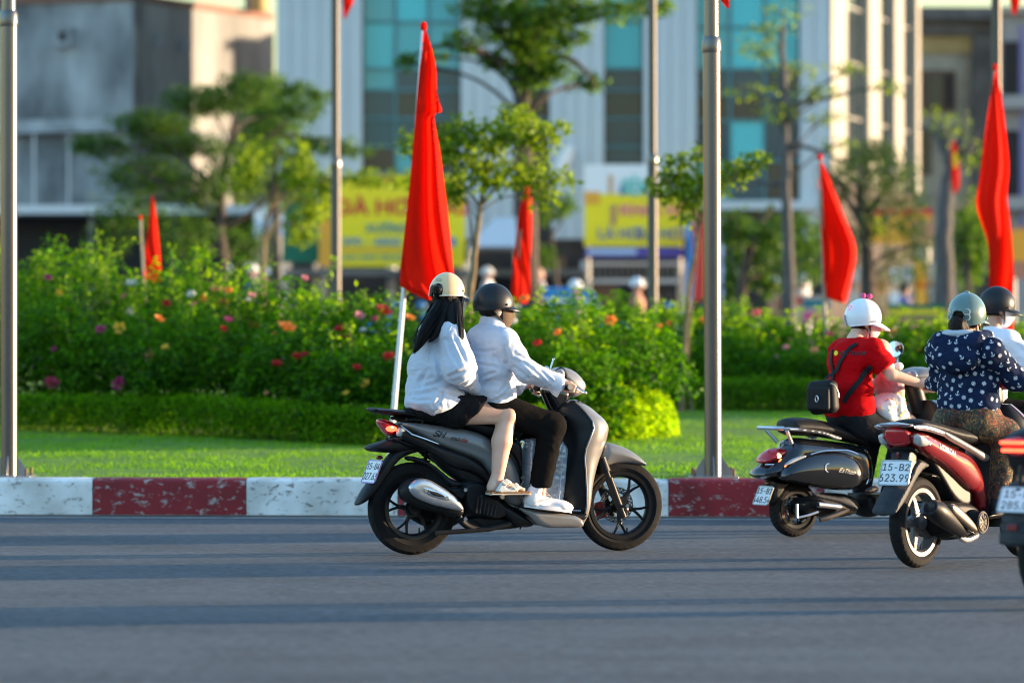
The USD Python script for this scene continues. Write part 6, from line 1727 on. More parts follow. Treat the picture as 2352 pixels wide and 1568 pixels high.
# curved shirt-tail hem: lower at the side, higher at the front
def hemmed(f):
    def g(p):
        x = p[:, 0]
        xs = A.P([(250, 772), (330, 792), (420, 828), (500, 790), (580, 745), (640, 730), (760, 720)], -.18)
        zh = np.interp(x, xs[:, 0], xs[:, 1])
        return np.maximum(f(p), zh - p[:, 2])
    g.bb = f.bb
    return g
tail = el(P_(420, 770, -.06), [.17, .16, .085])
wsh = wrinkle(wrinkle(nets(hemmed(smin([f, tail], .05)), .007), .006, (6, 6, 13), 16), .0035, (22, 22, 9), 19)
wsh = crease(wsh, [A.P(l_, -.2) for l_ in ([(442, 540), (448, 600), (462, 655)], [(462, 652), (420, 676), (372, 690)], [(455, 690), (390, 716), (318, 736)], [(474, 700), (450, 740), (418, 780)], [(300, 735), (350, 752), (410, 750)], [(505, 430), (528, 500), (545, 570)], [(478, 450), (490, 510), (502, 575)], [(548, 602), (505, 615), (462, 640)], [(592, 640), (545, 668), (492, 690)], [(520, 700), (560, 706), (604, 690)], [(330, 560), (318, 640), (300, 700)], [(400, 600), (380, 660), (372, 700)], [(500, 725), (540, 735), (580, 728)])], (0, -1, 0), .011, .011)
obj('blouse', wsh, 'white_cotton', wom, smooth=60)
for pts in ([(470, 430), (420, 500), (402, 560), (376, 594), (336, 602)], [(500, 380), (470, 430), (440, 470)], [(440, 470), (432, 520), (440, 560), (452, 610), (462, 660)]):
    q = on(wsh, spline(np.array([P_(x, y, -.2) for x, y in pts]), 18), (0, -1, 0), .001)
    obj('seam', tube(q, .0022, 5), 'white_cotton', wom)
sk = smin([el(P_(420, 805), [.18, .18, .075]), rc(hipR, P_(660, 812, -.14), .102, .098), rc(hipL, P_(560, 812, .14), .102, .098)], .06)
sk = plane_cut(plane_cut(sk, [.76, 0, -.64], P_(668, 772, -.2)), [0, 0, 1], P_(0, 735))
obj('skirt', wrinkle(nets(sk, .009), .007, (24, 24, 6), 23), 'black_cloth', wom, smooth=60)
# sandals with two buckled straps
for l, dx in ((-.19, 0), (.19, -110)):
    h0, t0 = P_(690 + dx, 1226, l), P_(900 + dx, 1224, l)
    sd_ = pillow(A.P([(690, 1206), (700, 1202), (760, 1208), (840, 1208), (896, 1208), (899, 1218), (896, 1222), (700, 1222), (689, 1218)] if dx == 0 else [(580, 1206), (590, 1202), (650, 1208), (730, 1208), (786, 1208), (789, 1218), (786, 1222), (590, 1222), (579, 1218)], l), .043, .006, l, .008, 1, .8)
    sn = obj('sandal', sd_, 'cork', wom)
    obj('sole', pillow(A.P([(x + dx, y) for x, y in ((689, 1217), (898, 1215), (898, 1225), (880, 1228), (700, 1229), (690, 1226))], l), .044, .006, l, .008, 0, .8), 'sole_cream', sn)
    up_ = pillow(A.P([(x + dx, y) for x, y in ((727, 1216), (740, 1192), (754, 1167), (788, 1146), (812, 1162), (815, 1170), (790, 1181), (784, 1188), (806, 1194), (836, 1178), (860, 1185), (865, 1191), (846, 1201), (838, 1216))], l - .04), .05, .012, l, .006, 1, .75)
    ub = obj('upper', up_, 'sandal_white', sn)
    for (x0, y0) in ((774, 1180), (822, 1200)):
        bk_ = rbox(.036, .006, .015, .002); roty(bk_, .62); bk_.apply_translation(P_(x0 + dx, y0 - 12, l - .052))
        obj('buckle', bk_, 'helmet_trim', ub, smooth=False)
        bk_ = rbox(.026, .008, .02, .002); roty(bk_, .62); bk_.apply_translation(P_(x0 + dx + 14, y0 - 22, l - .05))
        obj('strap_end', bk_, 'sandal_white', ub, smooth=False)

import shapely.affinity
# ------------------------------------------------------------------ generic scooter in metres (rear axle at x = 0)
def loc(pts): return np.asarray(pts, float)
def simple_scooter(name, label, at, th, paint='gloss_black', R=.25, w=.09, wb=1.25, group=None, fine=True, front=True, tail=True, rim='rim_black', cat='scooter'):
    t = thing(name, label, cat, at, th, group=group)
    wheel(t, (0, 0, R), R, w, R * .68, rim, 'y5', .4, name='rear_wheel')
    wheel(t, (wb, 0, R), R, w * .85, R * .70, rim, 'y5', .1, name='front_wheel')
    for s in (-1, 1):
        obj('fork_leg', tube([[wb - .1, .085 * s, .58], [wb, .085 * s, R]], .02, 10), 'fork_bronze', t)
    obj('front_mudguard', pillow(loc([(wb - .2, .5), (wb - .1, .56), (wb + .06, .55), (wb + .2, .48), (wb + .29, .38), (wb + .2, .44), (wb + .05, .51), (wb - .12, .5)]), .06, .03), paint, t)
    zs = [.2, .3, .42, .55, .68, .8, .9]; xe = [.78, .80, .83, .88, .95, .93, .88]; xf = [.84, .90, .96, 1.03, 1.10, 1.07, .97]; xb = [.72, .74, .76, .79, .82, .82, .84]; wd = [.12, .16, .18, .2, .21, .18, .1]
    if front:
        obj('leg_shield', lens_loft(zs, xf, xe, xb, wd, 1), paint, t, smooth=40)
        obj('inner_shield', lens_loft(zs, xf, [x - .003 for x in xe], xb, [q - .004 for q in wd], -1), 'black_plastic', t, smooth=40)
        obj('steering_column', pillow(loc([(.80, .88), (.92, .88), (.90, 1.0), (.84, 1.06), (.76, 1.04)]), .06, .04), 'black_plastic', t)
        obj('handlebar_cowl', pillow(loc([(.80, 1.0), (.80, 1.08), (.86, 1.13), (.95, 1.12), (1.0, 1.05), (.97, .98), (.88, .97)]), .11, .08), paint, t)
        obj('headlight', ball([.975, 0, 1.04], [.03, .07, .045]), 'clear_lens', t)
        obj('handlebar', tube(spline(np.array([[.74, -.34, 1.03], [.8, -.2, 1.03], [.85, 0, 1.02], [.8, .2, 1.03], [.74, .34, 1.03]]), 14), .011, 8), 'black_plastic', t)
        for s in (-1, 1):
            obj('grip', tube([[.73, .35 * s, 1.03], [.78, .23 * s, 1.03]], .017, 12), 'black_plastic', t)
            ms = obj('mirror_stem', tube(spline(np.array([[.82, .2 * s, 1.05], [.84, .25 * s, 1.15], [.82, .28 * s, 1.22]]), 8), .006, 8), 'black_plastic', t)
            obj('mirror', ball([.82, .3 * s, 1.25], [.012, .06, .045]), 'gloss_black', ms)
    obj('floor_board', pillow(loc([(.36, .26), (.5, .24), (.84, .24), (.84, .32), (.6, .31), (.4, .34)]), .15, .03), 'black_plastic', t)
    sp = pillow(loc([(-.25, .70), (-.1, .72), (.2, .68), (.4, .62), (.52, .52), (.56, .36), (.48, .33), (.38, .46), (.2, .54), (0, .58), (-.2, .64)]), .05, .05, -.09, .012)
    obj('side_panel', sp, paint, t); obj('side_panel', mirrored(sp), paint, t)
    obj('frame_cover', pillow(loc([(-.2, .70), (.4, .64), (.5, .5), (.5, .3), (.4, .3), (.2, .52), (-.15, .62)]), .09, .03), 'black_plastic', t)
    obj('seat', pillow(loc([(-.2, .74), (-.16, .79), (.1, .79), (.25, .76), (.45, .76), (.55, .72), (.5, .66), (.2, .69), (-.15, .71)]), .125, .06), 'black_seat', t)
    obj('engine', cat_([pillow(loc([(.0, .2), (.2, .15), (.5, .16), (.52, .3), (.3, .38), (.1, .36)]), .1, .04), pillow(loc([(-.05, .2), (.3, .2), (.35, .32), (.0, .34)]), .04, .03, .12)]), 'engine_black', t, kind='stuff')
    obj('muffler', tube(spline(np.array([[-.2, -.16, .33], [0, -.165, .27], [.2, -.15, .2]]), 10), np.linspace(.06, .04, 10), 14), 'black_plastic', t)
    if tail:
        obj('tail_light', pillow(loc([(-.3, .72), (-.26, .66), (-.18, .64), (-.16, .72), (-.22, .755)]), .08, .04), 'tail_red', t)
        obj('rear_mudguard', pillow(loc([(-.28, .64), (-.2, .62), (-.24, .5), (-.36, .3), (-.39, .3), (-.33, .48)]), .06, .02), 'black_plastic', t)
        obj('rear_rack', pillow(loc([(-.36, .79), (-.3, .81), (-.1, .78), (-.05, .75), (-.3, .78)]), .1, .02), 'steel_dark', t)
    return t

def seated(label, T, th, o, J, shirt, trousers, skin, helm, R_head, yaw=0.0, mask_mt=None, short=True, build=1.0, hmax=1.0, hair='hair_black', slot=None, brim=.06, h_r=(.122, .106, .118), fold=1, shirt_top=None, extra=None, hcol=None, rough=.0075, group=None, hlabel=None, straps=True, sleeve=.42, loose=1.0):
    """A rider from joints J (local metres): head, neck, chest, waist, pelvis, shR.. handL, hipR, knR, anR and so on."""
    p = thing('person', label, 'person', o, th, group=group)
    H, HR = J['head'], R_head
    gR, gL = J['gripR'], J['gripL']
    B = head_parts(H, HR) + [rc(H + HR @ np.array([-.02, 0, -.07]), J['neck'], .05, .056), el(J['chest'], [.1 * build, .16 * build, .13]), el(J['waist'], [.1 * build, .15 * build, .16]), el(J['pelvis'], [.13, .17, .1])]
    for s, g in (('R', gR), ('L', gL)):
        B += [rc(J['sh' + s], J['el' + s], .046 * build, .04), rc(J['el' + s], J['wr' + s], .041, .027), rc(J['hip' + s], J['kn' + s], .075, .05), rc(J['kn' + s], J['an' + s], .05, .036)]
        f = (g - J['wr' + s]); f[1] = 0; f = f / (np.linalg.norm(f) + 1e-9)
        B += hand_parts(J['wr' + s], g, [0, -1 if s == 'R' else 1, 0], f, np.array([-f[2], 0, f[0]]))
    obj('body', nets(smin(B, .012), .007), skin, p, smooth=60)
    eyes(p, H, HR)
    hc = plane_cut(plane_cut(inflate(el(H + HR @ np.array([-.012, 0, .028]), [.096, .077, .098], HR), .009), HR @ np.array([1., 0, 0]), H + HR @ np.array([.0, 0, 0])), HR @ np.array([0, 0, -1.]), H + HR @ np.array([0, 0, -.085]))
    hq = obj('hair', nets(hc, .007), hair, p, smooth=50)
    helmet(p, H + HR @ np.array([-.008, 0, .024]), HR @ Rm(0, math.radians(3)), list(h_r), -.078, -.026, helm, brim, None, slot, None, hlabel)
    if straps: strap(p, H, HR)
    if mask_mt: mask(p, H, HR, mask_mt, 1.02, -.13, .0, .02)
    b = build * loose
    S = [el(J['chest'] - [.0, 0, 0], [.135 * b, .195 * b, .13]), el(J['waist'], [.135 * b, .2 * b, .17]), el(J['pelvis'] + [-.01, 0, .05], [.155 * b, .205 * b, .12]), rc(J['neck'] - [0, 0, .045], J['chest'] + [0, 0, .06], .07, .1)]
    for s in 'RL':
        m_ = (J['shR'] + J['shL']) / 2 * [1, 0, 1] + [0, J['sh' + s][1] * .4, 0]
        S.append(rc(m_, J['sh' + s], .085, .075))
        if short: S.append(rc(J['sh' + s], J['sh' + s] + (J['el' + s] - J['sh' + s]) * sleeve * 2, .074, .078))
        else: S += [rc(J['sh' + s], J['el' + s], .078 * b, .066 * b), rc(J['el' + s], J['wr' + s] - (J['wr' + s] - J['el' + s]) * .06, .064, .046)]
    f = plane_cut(smin(S, .035), [0.12, 0, -1], J['pelvis'] + [0, 0, -.02])
    if short:
        for s in 'RL':
            d = J['el' + s] - J['sh' + s]; d = d / np.linalg.norm(d)
            e = J['sh' + s] + (J['el' + s] - J['sh' + s]) * sleeve * 2
            g0 = f
            def cutf(q, g0=g0, d=d, e=e, c=J['sh' + s]):
                dd = g0(q); t = (q - e) @ d
                near_arm = np.linalg.norm(q - e, axis=1) < .16
                return np.where(near_arm, np.maximum(dd, t), dd)
            cutf.bb = g0.bb; f = cutf
    sm = wrinkle(nets(f, .008), rough, (10, 10, 14), fold)
    sh = obj('shirt', sm, shirt, p, smooth=60)
    tr = smin([el(J['pelvis'] + [0, 0, -.0], [.15, .185, .095])] + [rc(J['hip' + s], J['kn' + s], .096, .074) for s in 'RL'] + [rc(J['kn' + s], J['an' + s], .072, .058) for s in 'RL'], .04)
    tr = plane_cut(tr, [0, 0, 1], J['pelvis'] + [0, 0, .05])
    obj('trousers', wrinkle(nets(tr, .009), .005, (12, 12, 12), fold + 3), trousers, p, smooth=60)
    for s in 'RL':
        a = J['an' + s]
        shoe(p, a + [-.07, 0, -.1], a + [.19, 0, -.1], w=.045, mt='black_plastic', sole='grey_plastic', ank=.1)
    return p, sm

def sym(J):
    for k in list(J):
        if k.endswith('R') and k[:-1] + 'L' not in J: J[k[:-1] + 'L'] = J[k] * [1, -1, 1]
    return J

# ------------------------------------------------------------------ black retro scooter with the rider in the red shirt
T5 = math.radians(30)
VLOC = np.array([(1836.3 - XC) * 23.86 / FPX, 23.86, 0.0])
V5 = Fr(1751.4, 918.7, .21236, VLOC, T5)
vs = thing('scooter', 'black retro scooter with a round tail light under the red shirted rider', 'scooter', VLOC, T5)
VP = lambda pts, l=0: V5.P(pts, l)
wv = V5.p(334, 1180)
wheel(vs, (wv[0], 0, .18), .18, .095, .112, 'rim_black', 'fan', .3, name='rear_wheel')
wheel(vs, (wv[0] + 1.2, 0, .18), .18, .09, .112, 'rim_black', 'fan', .3, name='front_wheel')
for k in range(4):
    a = 2.2 + k * .95
    obj('rim_glint', tube([[wv[0] + .085 * math.cos(a + q), -.052, .18 + .085 * math.sin(a + q)] for q in np.linspace(0, .4, 6)], .006, 6), 'rim_silver', vs)
obj('body', pillow(VP([(0, 806), (30, 742), (110, 690), (300, 540), (340, 430), (420, 400), (800, 440), (1100, 480), (1200, 560), (1236, 760), (1206, 900), (1100, 965), (900, 985), (500, 930), (300, 872), (60, 862), (4, 830)], -.1), lambda x, z: .13, .09, 0, .012), 'gloss_black', vs)
for s in (1, -1):
    c = pillow(VP([(236, 862), (296, 705), (480, 602), (700, 556), (880, 552), (1020, 592), (1108, 682), (1142, 800), (1120, 900), (1056, 962), (900, 966), (600, 936), (360, 886)], -.2), .085, .12, -.125, .01)
    obj('side_cowl', c if s > 0 else mirrored(c), 'gloss_black', vs)
    e = tube(spline(np.array([V5.p(x, y, -.17) for x, y in ((520, 588), (700, 545), (880, 540), (1030, 584), (1120, 680), (1152, 800), (1126, 905))]), 20), .005, 6)
    obj('cowl_trim', e if s > 0 else mirrored(e), 'chrome', vs)
    g = pillow(VP([(230, 702), (300, 640), (400, 602), (482, 594), (440, 632), (330, 684), (252, 708)], -.15), .012, .012, -.152, .006)
    obj('turn_signal', g if s > 0 else mirrored(g), 'clear_lens', vs)
tl = obj('tail_light', pillow(VP([(18, 655), (60, 582), (130, 527), (200, 514), (308, 522), (282, 580), (200, 652), (120, 690), (30, 690)], -.06), .09, .06, 0, .008), 'tail_red', vs)
obj('tail_bulb', ball(V5.p(172, 600, -.075), [.02, .012, .016]), 'bulb_glow', tl)
obj('light_trim', tube([V5.p(x, y, -.075) for x, y in ((318, 526), (286, 590), (206, 660), (124, 696), (30, 696))], .006, 6), 'chrome', vs)
obj('seat', pillow(VP([(304, 262), (318, 212), (380, 190), (500, 188), (650, 208), (800, 240), (950, 300), (1100, 380), (1205, 450), (1200, 505), (1050, 470), (900, 436), (700, 398), (500, 386), (340, 384), (310, 340)], -.1), .125, .07, 0, .012), 'black_seat', vs)
for s in (-1, 1):
    rr = [V5.p(x, y, -.135) for x, y in ((240, 305), (380, 314), (500, 330), (640, 352), (740, 384), (850, 412))]
    P2 = VP([(236, 288), (380, 298), (520, 316), (660, 336), (760, 370), (858, 402), (846, 428), (780, 428), (700, 384), (560, 350), (380, 332), (236, 324)], -.135)
    g = pillow(P2, .012, .01, -.135, .008)
    obj('grab_rail', g if s < 0 else mirrored(g), 'brushed_alu', vs)
    po = tube([V5.p(262, 330, -.12), V5.p(290, 400, -.1), V5.p(312, 462, -.08)], [.012, .011, .014], 10)
    obj('rail_post', po if s < 0 else mirrored(po), 'brushed_alu', vs)
b_ = V5.p(236, 305, -.135)
obj('grab_rail', tube(spline(np.array([b_, b_ + [-.05, .05, .002], b_ + [-.06, .135, .002], b_ + [-.05, .22, .002], b_ + [0, .27, 0]]), 16), .014, 10), 'brushed_alu', vs)
obj('mudguard', pillow(VP([(60, 850), (180, 868), (310, 868), (236, 932), (160, 1050), (96, 1128), (60, 1120), (90, 1000)], -.02), .07, .02), 'black_plastic', vs)
obj('reflector', pillow(VP([(20, 870), (108, 872), (106, 914), (18, 912)], 0), .03, .01), 'dark_red_lens', vs)
plate(vs, V5.p(12, 1032, 0), 0.0, math.radians(24), [('15-B1', .012, .040, 1.0), ('448.54', -.052, .044, .95)], .165, .125, 'steel_dark')
obj('exhaust_guard', pillow(VP([(505, 985), (600, 1010), (800, 1044), (880, 1040), (960, 1080), (1042, 1182), (960, 1172), (820, 1112), (700, 1082), (560, 1052)], -.16), .015, .02, -.165, .008), 'grey_plastic', vs)
obj('muffler', tube([V5.p(600, 1128, -.17), V5.p(840, 1152, -.16)], .019, 16), 'brushed_alu', vs)
obj('muffler_mouth', tube([V5.p(592, 1127, -.171), V5.p(604, 1128, -.17)], .014, 12), 'decal_black', vs)
obj('exhaust_pipe', tube(spline(np.array([V5.p(840, 1150, -.15), V5.p(920, 1170, -.14), V5.p(700, 1270, -.13), V5.p(620, 1290, -.12)]), 16), .018, 10), 'pipe_brown', vs)
obj('engine', cat_([pillow(VP([(330, 1090), (480, 1040), (700, 1000), (1000, 1010), (1080, 1120), (1040, 1240), (900, 1270), (640, 1260), (420, 1260)], -.08), .1, .04), pillow(VP([(1040, 1000), (1240, 1000), (1260, 1260), (1100, 1270)], -.05), .12, .03)]), 'engine_black', vs, kind='stuff')
obj('kick_lever', tube(spline(np.array([V5.p(372, 1120, -.15), V5.p(376, 1270, -.15), V5.p(500, 1240, -.16), V5.p(600, 1205, -.16)]), 14), .008, 8), 'brushed_alu', vs)
obj('side_foot_rest', pillow(VP([(1090, 1000), (1170, 930), (1250, 920), (1260, 1000)], -.16), .03, .02, -.15), 'pipe_brown', vs)
def R5(cx, cy, l=0.0): return V5.p((cx - 58.1) / .4296, (cy - 580.7) / .4296, l)
obj('floor_board', box(R5(560, 0, -.1)[0], R5(560, 0, -.1)[0] + .45, -.16, .16, .22, .27), 'black_plastic', vs)
x0 = R5(720, 0, -.1)[0] + .15
obj('leg_shield', lens_loft([.2, .35, .5, .65, .8, .88], [x0 + .1, x0 + .14, x0 + .17, x0 + .19, x0 + .17, x0 + .12], [x0, x0 + .03, x0 + .06, x0 + .08, x0 + .07, x0 + .05], [x0 - .04, x0 - .02, x0, x0, x0 + .02, x0 + .04], [.14, .2, .22, .22, .2, .12], 1), 'gloss_black', vs, smooth=40)
obj('inner_shield', lens_loft([.2, .35, .5, .65, .8, .88], [x0 + .1, x0 + .14, x0 + .17, x0 + .19, x0 + .17, x0 + .12], [x0 - .003, x0 + .027, x0 + .057, x0 + .077, x0 + .067, x0 + .047], [x0 - .04, x0 - .02, x0, x0, x0 + .02, x0 + .04], [.138, .198, .218, .218, .198, .118], -1), 'black_plastic', vs, smooth=40)
obj('steering_column', tube([[x0 + .05, 0, .8], [x0 - .02, 0, 1.0]], .06, 14), 'black_plastic', vs)
gr = R5(828, 520, -.3)
cwl = pillow(np.array([R5(x, y, -.08)[[0, 2]] for x, y in ((722, 462), (760, 436), (800, 425), (850, 428), (880, 450), (884, 500), (840, 510), (760, 505), (728, 490))]), .13, .07)
obj('handlebar_cowl', cwl, 'silver_paint', vs)
obj('speedometer', ball(R5(752, 466, -.1), [.03, .05, .035]), 'gauge_face', vs)
obj('handlebar', tube(spline(np.array([gr, gr + [.04, .12, .0], [gr[0] + .06, 0, gr[2]], [gr[0] + .04, -gr[1] - .12, gr[2]], [gr[0], -gr[1], gr[2]]]), 14), .012, 8), 'black_plastic', vs)
for s in (-1, 1):
    obj('grip', tube([[gr[0] - .008, s * .35, gr[2]], [gr[0] + .03, s * .22, gr[2]]], .017, 12), 'black_plastic', vs)
mc = R5(675, 345, .24)
ms = obj('mirror_stem', tube(spline(np.array([R5(684, 432, .2), R5(686, 400, .22), mc + [.012, 0, -.03]]), 8), .006, 8), 'chrome', vs)
m_ = cyl(.058, -.012, .006, (0, 0, 0), 32, 'x'); m_ = roty(m_, .16); rotz(m_, .62); m_.apply_translation(mc)
mr = obj('mirror', m_, 'gloss_black', ms)
m_ = cyl(.053, -.0155, -.0125, (0, 0, 0), 32, 'x'); m_ = roty(m_, .16); rotz(m_, .62); m_.apply_translation(mc)
obj('mirror_glass', m_, 'mirror_glass', mr)
for s_, h_, o_, ww in (('EsThao', .027, (408, 912), 1.0),):
    cw_ = pillow(VP([(236, 862), (296, 705), (480, 602), (700, 556), (880, 552), (1020, 592), (1108, 682), (1142, 800), (1120, 900), (1056, 962), (900, 966), (600, 936), (360, 886)], -.2), .085, .12, -.125, .01)
    obj('lettering', project(cw_, text(s_, h_, False, .5, ww, .001), R5(*o_, -.205), (.98, 0, -.17), (.17, 0, .98), (0, -1, 0), .003), 'decal_silver', vs, smooth=False)
obj('lettering', tube(spline(np.array([R5(x, y, -.212) for x, y in ((362, 915), (350, 900), (352, 884), (366, 874))]), 10), .004, 6), 'decal_silver', vs)

HRr = Rm(math.radians(-16), math.radians(6))
J = sym(dict(head=R5(528, 212, 0), neck=R5(488, 300, 0), chest=R5(470, 405, 0), waist=R5(462, 530, 0), pelvis=R5(468, 655, 0), shR=R5(568, 352, -.175), elR=R5(655, 462, -.25), wrR=R5(800, 506, -.29), gripR=R5(828, 520, -.30), hipR=R5(520, 690, -.1), knR=R5(700, 750, -.17), anR=R5(650, 1010, -.16)))
red, redm = seated('person in a red shirt and white helmet with pink pompoms on the black retro scooter', None, T5, VLOC, J, 'red_cotton', 'dark_trousers', 'skin_fair', 'helmet_white', HRr, mask_mt='mask_pink', h_r=(.124, .108, .122), slot=(.34, -.005), brim=.075, fold=31, hlabel='white half helmet with two pink pompoms', sleeve=.36, loose=.98)
hp = str(red.GetPath()) + '/helmet'
for px_, py_, l in ((527, 95, .03), (556, 99, -.02)):
    obj('pompom', ball(R5(px_, py_, l), .017), 'pompom', hp)
fl = tube(spline(np.array([R5(x, y, -.075) for x, y in ((458, 150), (466, 140), (474, 148), (464, 158), (456, 164))]), 14), .003, 5)
obj('helmet_print', fl, 'sign_pink', hp)
bk_dir = np.array([-math.sin(T5), -math.cos(T5), 0]) * 0 + np.array([-.72, -.69, 0])
uxb = np.array([.69, -.72, 0])
obj('lettering', project(redm, text('VIETNAM', .026, True, 0, 1.15, .0008), R5(400, 372, -.08) + bk_dir * .02, uxb, (0, 0, 1), bk_dir, .004), 'decal_black', red, smooth=False)
obj('badge', project(redm, trimesh.creation.extrude_polygon(shapely.Point(0, 0).buffer(.016), .001), R5(392, 362, -.04), uxb, (0, 0, 1), bk_dir, .004), 'sign_yellow', red, smooth=False)
# shoulder bag on the back with its two straps
bag = thing('shoulder_bag', 'small black shoulder bag hanging on the back of the red shirt', 'bag', VLOC, T5)
bc = R5(345, 566, -.06) + np.array([-.03, -.03, 0])
m_ = hullbox(.11, .20, .22, .045); rotz(m_, .55); rotx(m_, -.12); m_.apply_translation(bc)
obj('body', m_, 'bag_black', bag)
fpv = hullbox(.04, .16, .15, .019); rotz(fpv, .55); fpv.apply_translation(bc + np.array([-.062, -.035, -.01]))
fp_ = obj('front_pocket', fpv, 'bag_black', bag)
obj('emblem', tube(bc + np.array([-.085, -.05, -.01]) + np.stack([0 * np.linspace(0, 1, 16), .016 * np.cos(np.linspace(0, 6.28, 16)), .02 * np.sin(np.linspace(0, 6.28, 16))], 1), .003, 6), 'decal_silver', fp_)
obj('zip', tube(spline(np.array([bc + np.array([-.02, -.115, .09]), bc + np.array([.02, -.12, .06]), bc + np.array([.04, -.12, .0])]), 8), .004, 6), 'steel_dark', bag)
def strap_on(pts, wd=.02):
    q = np.array(pts)
    v, n = np.asarray(redm.vertices), normals(redm)
    k = n @ bk_dir > -.15
    tr = cKDTree(v[k])
    s = spline(q, 26); d, i = tr.query(s)
    s2 = np.where((d > .07)[:, None], s, v[k][i] + n[k][i] * .006)
    for _ in range(6): s2[1:-1] = (s2[:-2] + 2 * s2[1:-1] + s2[2:]) / 4
    tg = np.gradient(s2, axis=0); tg /= np.linalg.norm(tg, axis=1, keepdims=True)
    sd_ = np.cross(tg, n[k][i]); sd_ /= np.linalg.norm(sd_, axis=1, keepdims=True)
    g = np.stack([s2 - sd_ * wd, s2 + sd_ * wd, s2 + sd_ * wd + n[k][i] * .004, s2 - sd_ * wd + n[k][i] * .004], 1)
    j, c = np.meshgrid(np.arange(25), np.arange(4), indexing='ij')
    a = (j * 4 + c).ravel(); b = (j * 4 + (c + 1) % 4).ravel()
    return trimesh.Trimesh(g.reshape(-1, 3), np.vstack([np.c_[a, b, b + 4], np.c_[a, b + 4, a + 4]]), process=False)
obj('strap', strap_on([R5(352, 478, -.02), R5(385, 430, -.05), R5(430, 370, -.09), R5(486, 308, -.12)], .014), 'bag_black', bag, smooth=30)
obj('strap', strap_on([R5(350, 470, .0), R5(366, 420, .02), R5(384, 350, .05)], .013), 'bag_black', bag, smooth=30)
obj('strap', strap_on([R5(424, 590, -.12), R5(460, 545, -.17), R5(505, 495, -.21), R5(552, 440, -.22)], .017), 'bag_black', bag, smooth=30)
# the child in front of the rider
cx0 = R5(640, 470, -.02)
ch = thing('child', 'small child in pink sitting in front of the red shirted rider', 'child', VLOC, T5)
Hc = R5(600, 372, .02) + [.02, 0, 0]
cb = head_parts(Hc, Rm(0), .85) + [rc(Hc - [0, 0, .08], R5(640, 470, 0), .04, .07), el(R5(650, 540, 0), [.09, .11, .16]), rc(R5(650, 470, -.09), R5(690, 520, -.12), .034, .03), rc(R5(690, 520, -.12), R5(705, 580, -.1), .028, .02), ball_ if False else rc(R5(705, 580, -.1), R5(712, 595, -.09), .024, .02),
    rc(R5(650, 470, .09), R5(690, 520, .12), .034, .03), rc(R5(690, 520, .12), R5(705, 580, .1), .028, .02), rc(R5(650, 640, -.06), R5(740, 680, -.09), .06, .045), rc(R5(650, 640, .06), R5(740, 680, .09), .06, .045), rc(R5(740, 680, -.09), R5(750, 830, -.09), .045, .03), rc(R5(740, 680, .09), R5(750, 830, .09), .045, .03)]
obj('body', nets(smin(cb, .012), .008), 'skin_fair', ch, smooth=60)
obj('top', wrinkle(nets(smin([el(R5(640, 515, 0), [.085, .11, .1]), rc(R5(640, 470, -.08), R5(676, 512, -.12), .05, .05), rc(R5(640, 470, .08), R5(676, 512, .12), .05, .05)], .03), .008), .006, (12, 12, 12), 5), 'child_pink', ch, smooth=60)
dr = pillow(np.array([R5(x, y, -.14)[[0, 2]] for x, y in ((568, 616), (602, 590), (650, 556), (690, 544), (712, 580), (748, 690), (700, 706), (650, 716), (624, 690))]), .12, .06, -.07, .01)
drm = wrinkle(dr, .012, (16, 16, 5), 7)
dp = obj('dress', drm, 'dress_print', ch, smooth=60)
rg = np.random.default_rng(4)
v, nn = np.asarray(drm.vertices), normals(drm)
for k in rg.choice(np.where(nn[:, 1] < -.25)[0], 26, False):
    m_ = trimesh.creation.icosphere(1, 1.0); m_.apply_scale([.008, .0015, .008]); m_.apply_translation(v[k] + nn[k] * .001)
    obj('motif', m_, ('sign_red', 'sign_yellow', 'sign_brick', 'sign_tan')[rg.integers(0, 4)], dp)
bow = [ball(R5(672, 424, -.05) + [q, 0, 0], [.035, .03, .028]) for q in (-.04, .03)]
obj('bow', cat_(bow), 'sandal_white', ch)

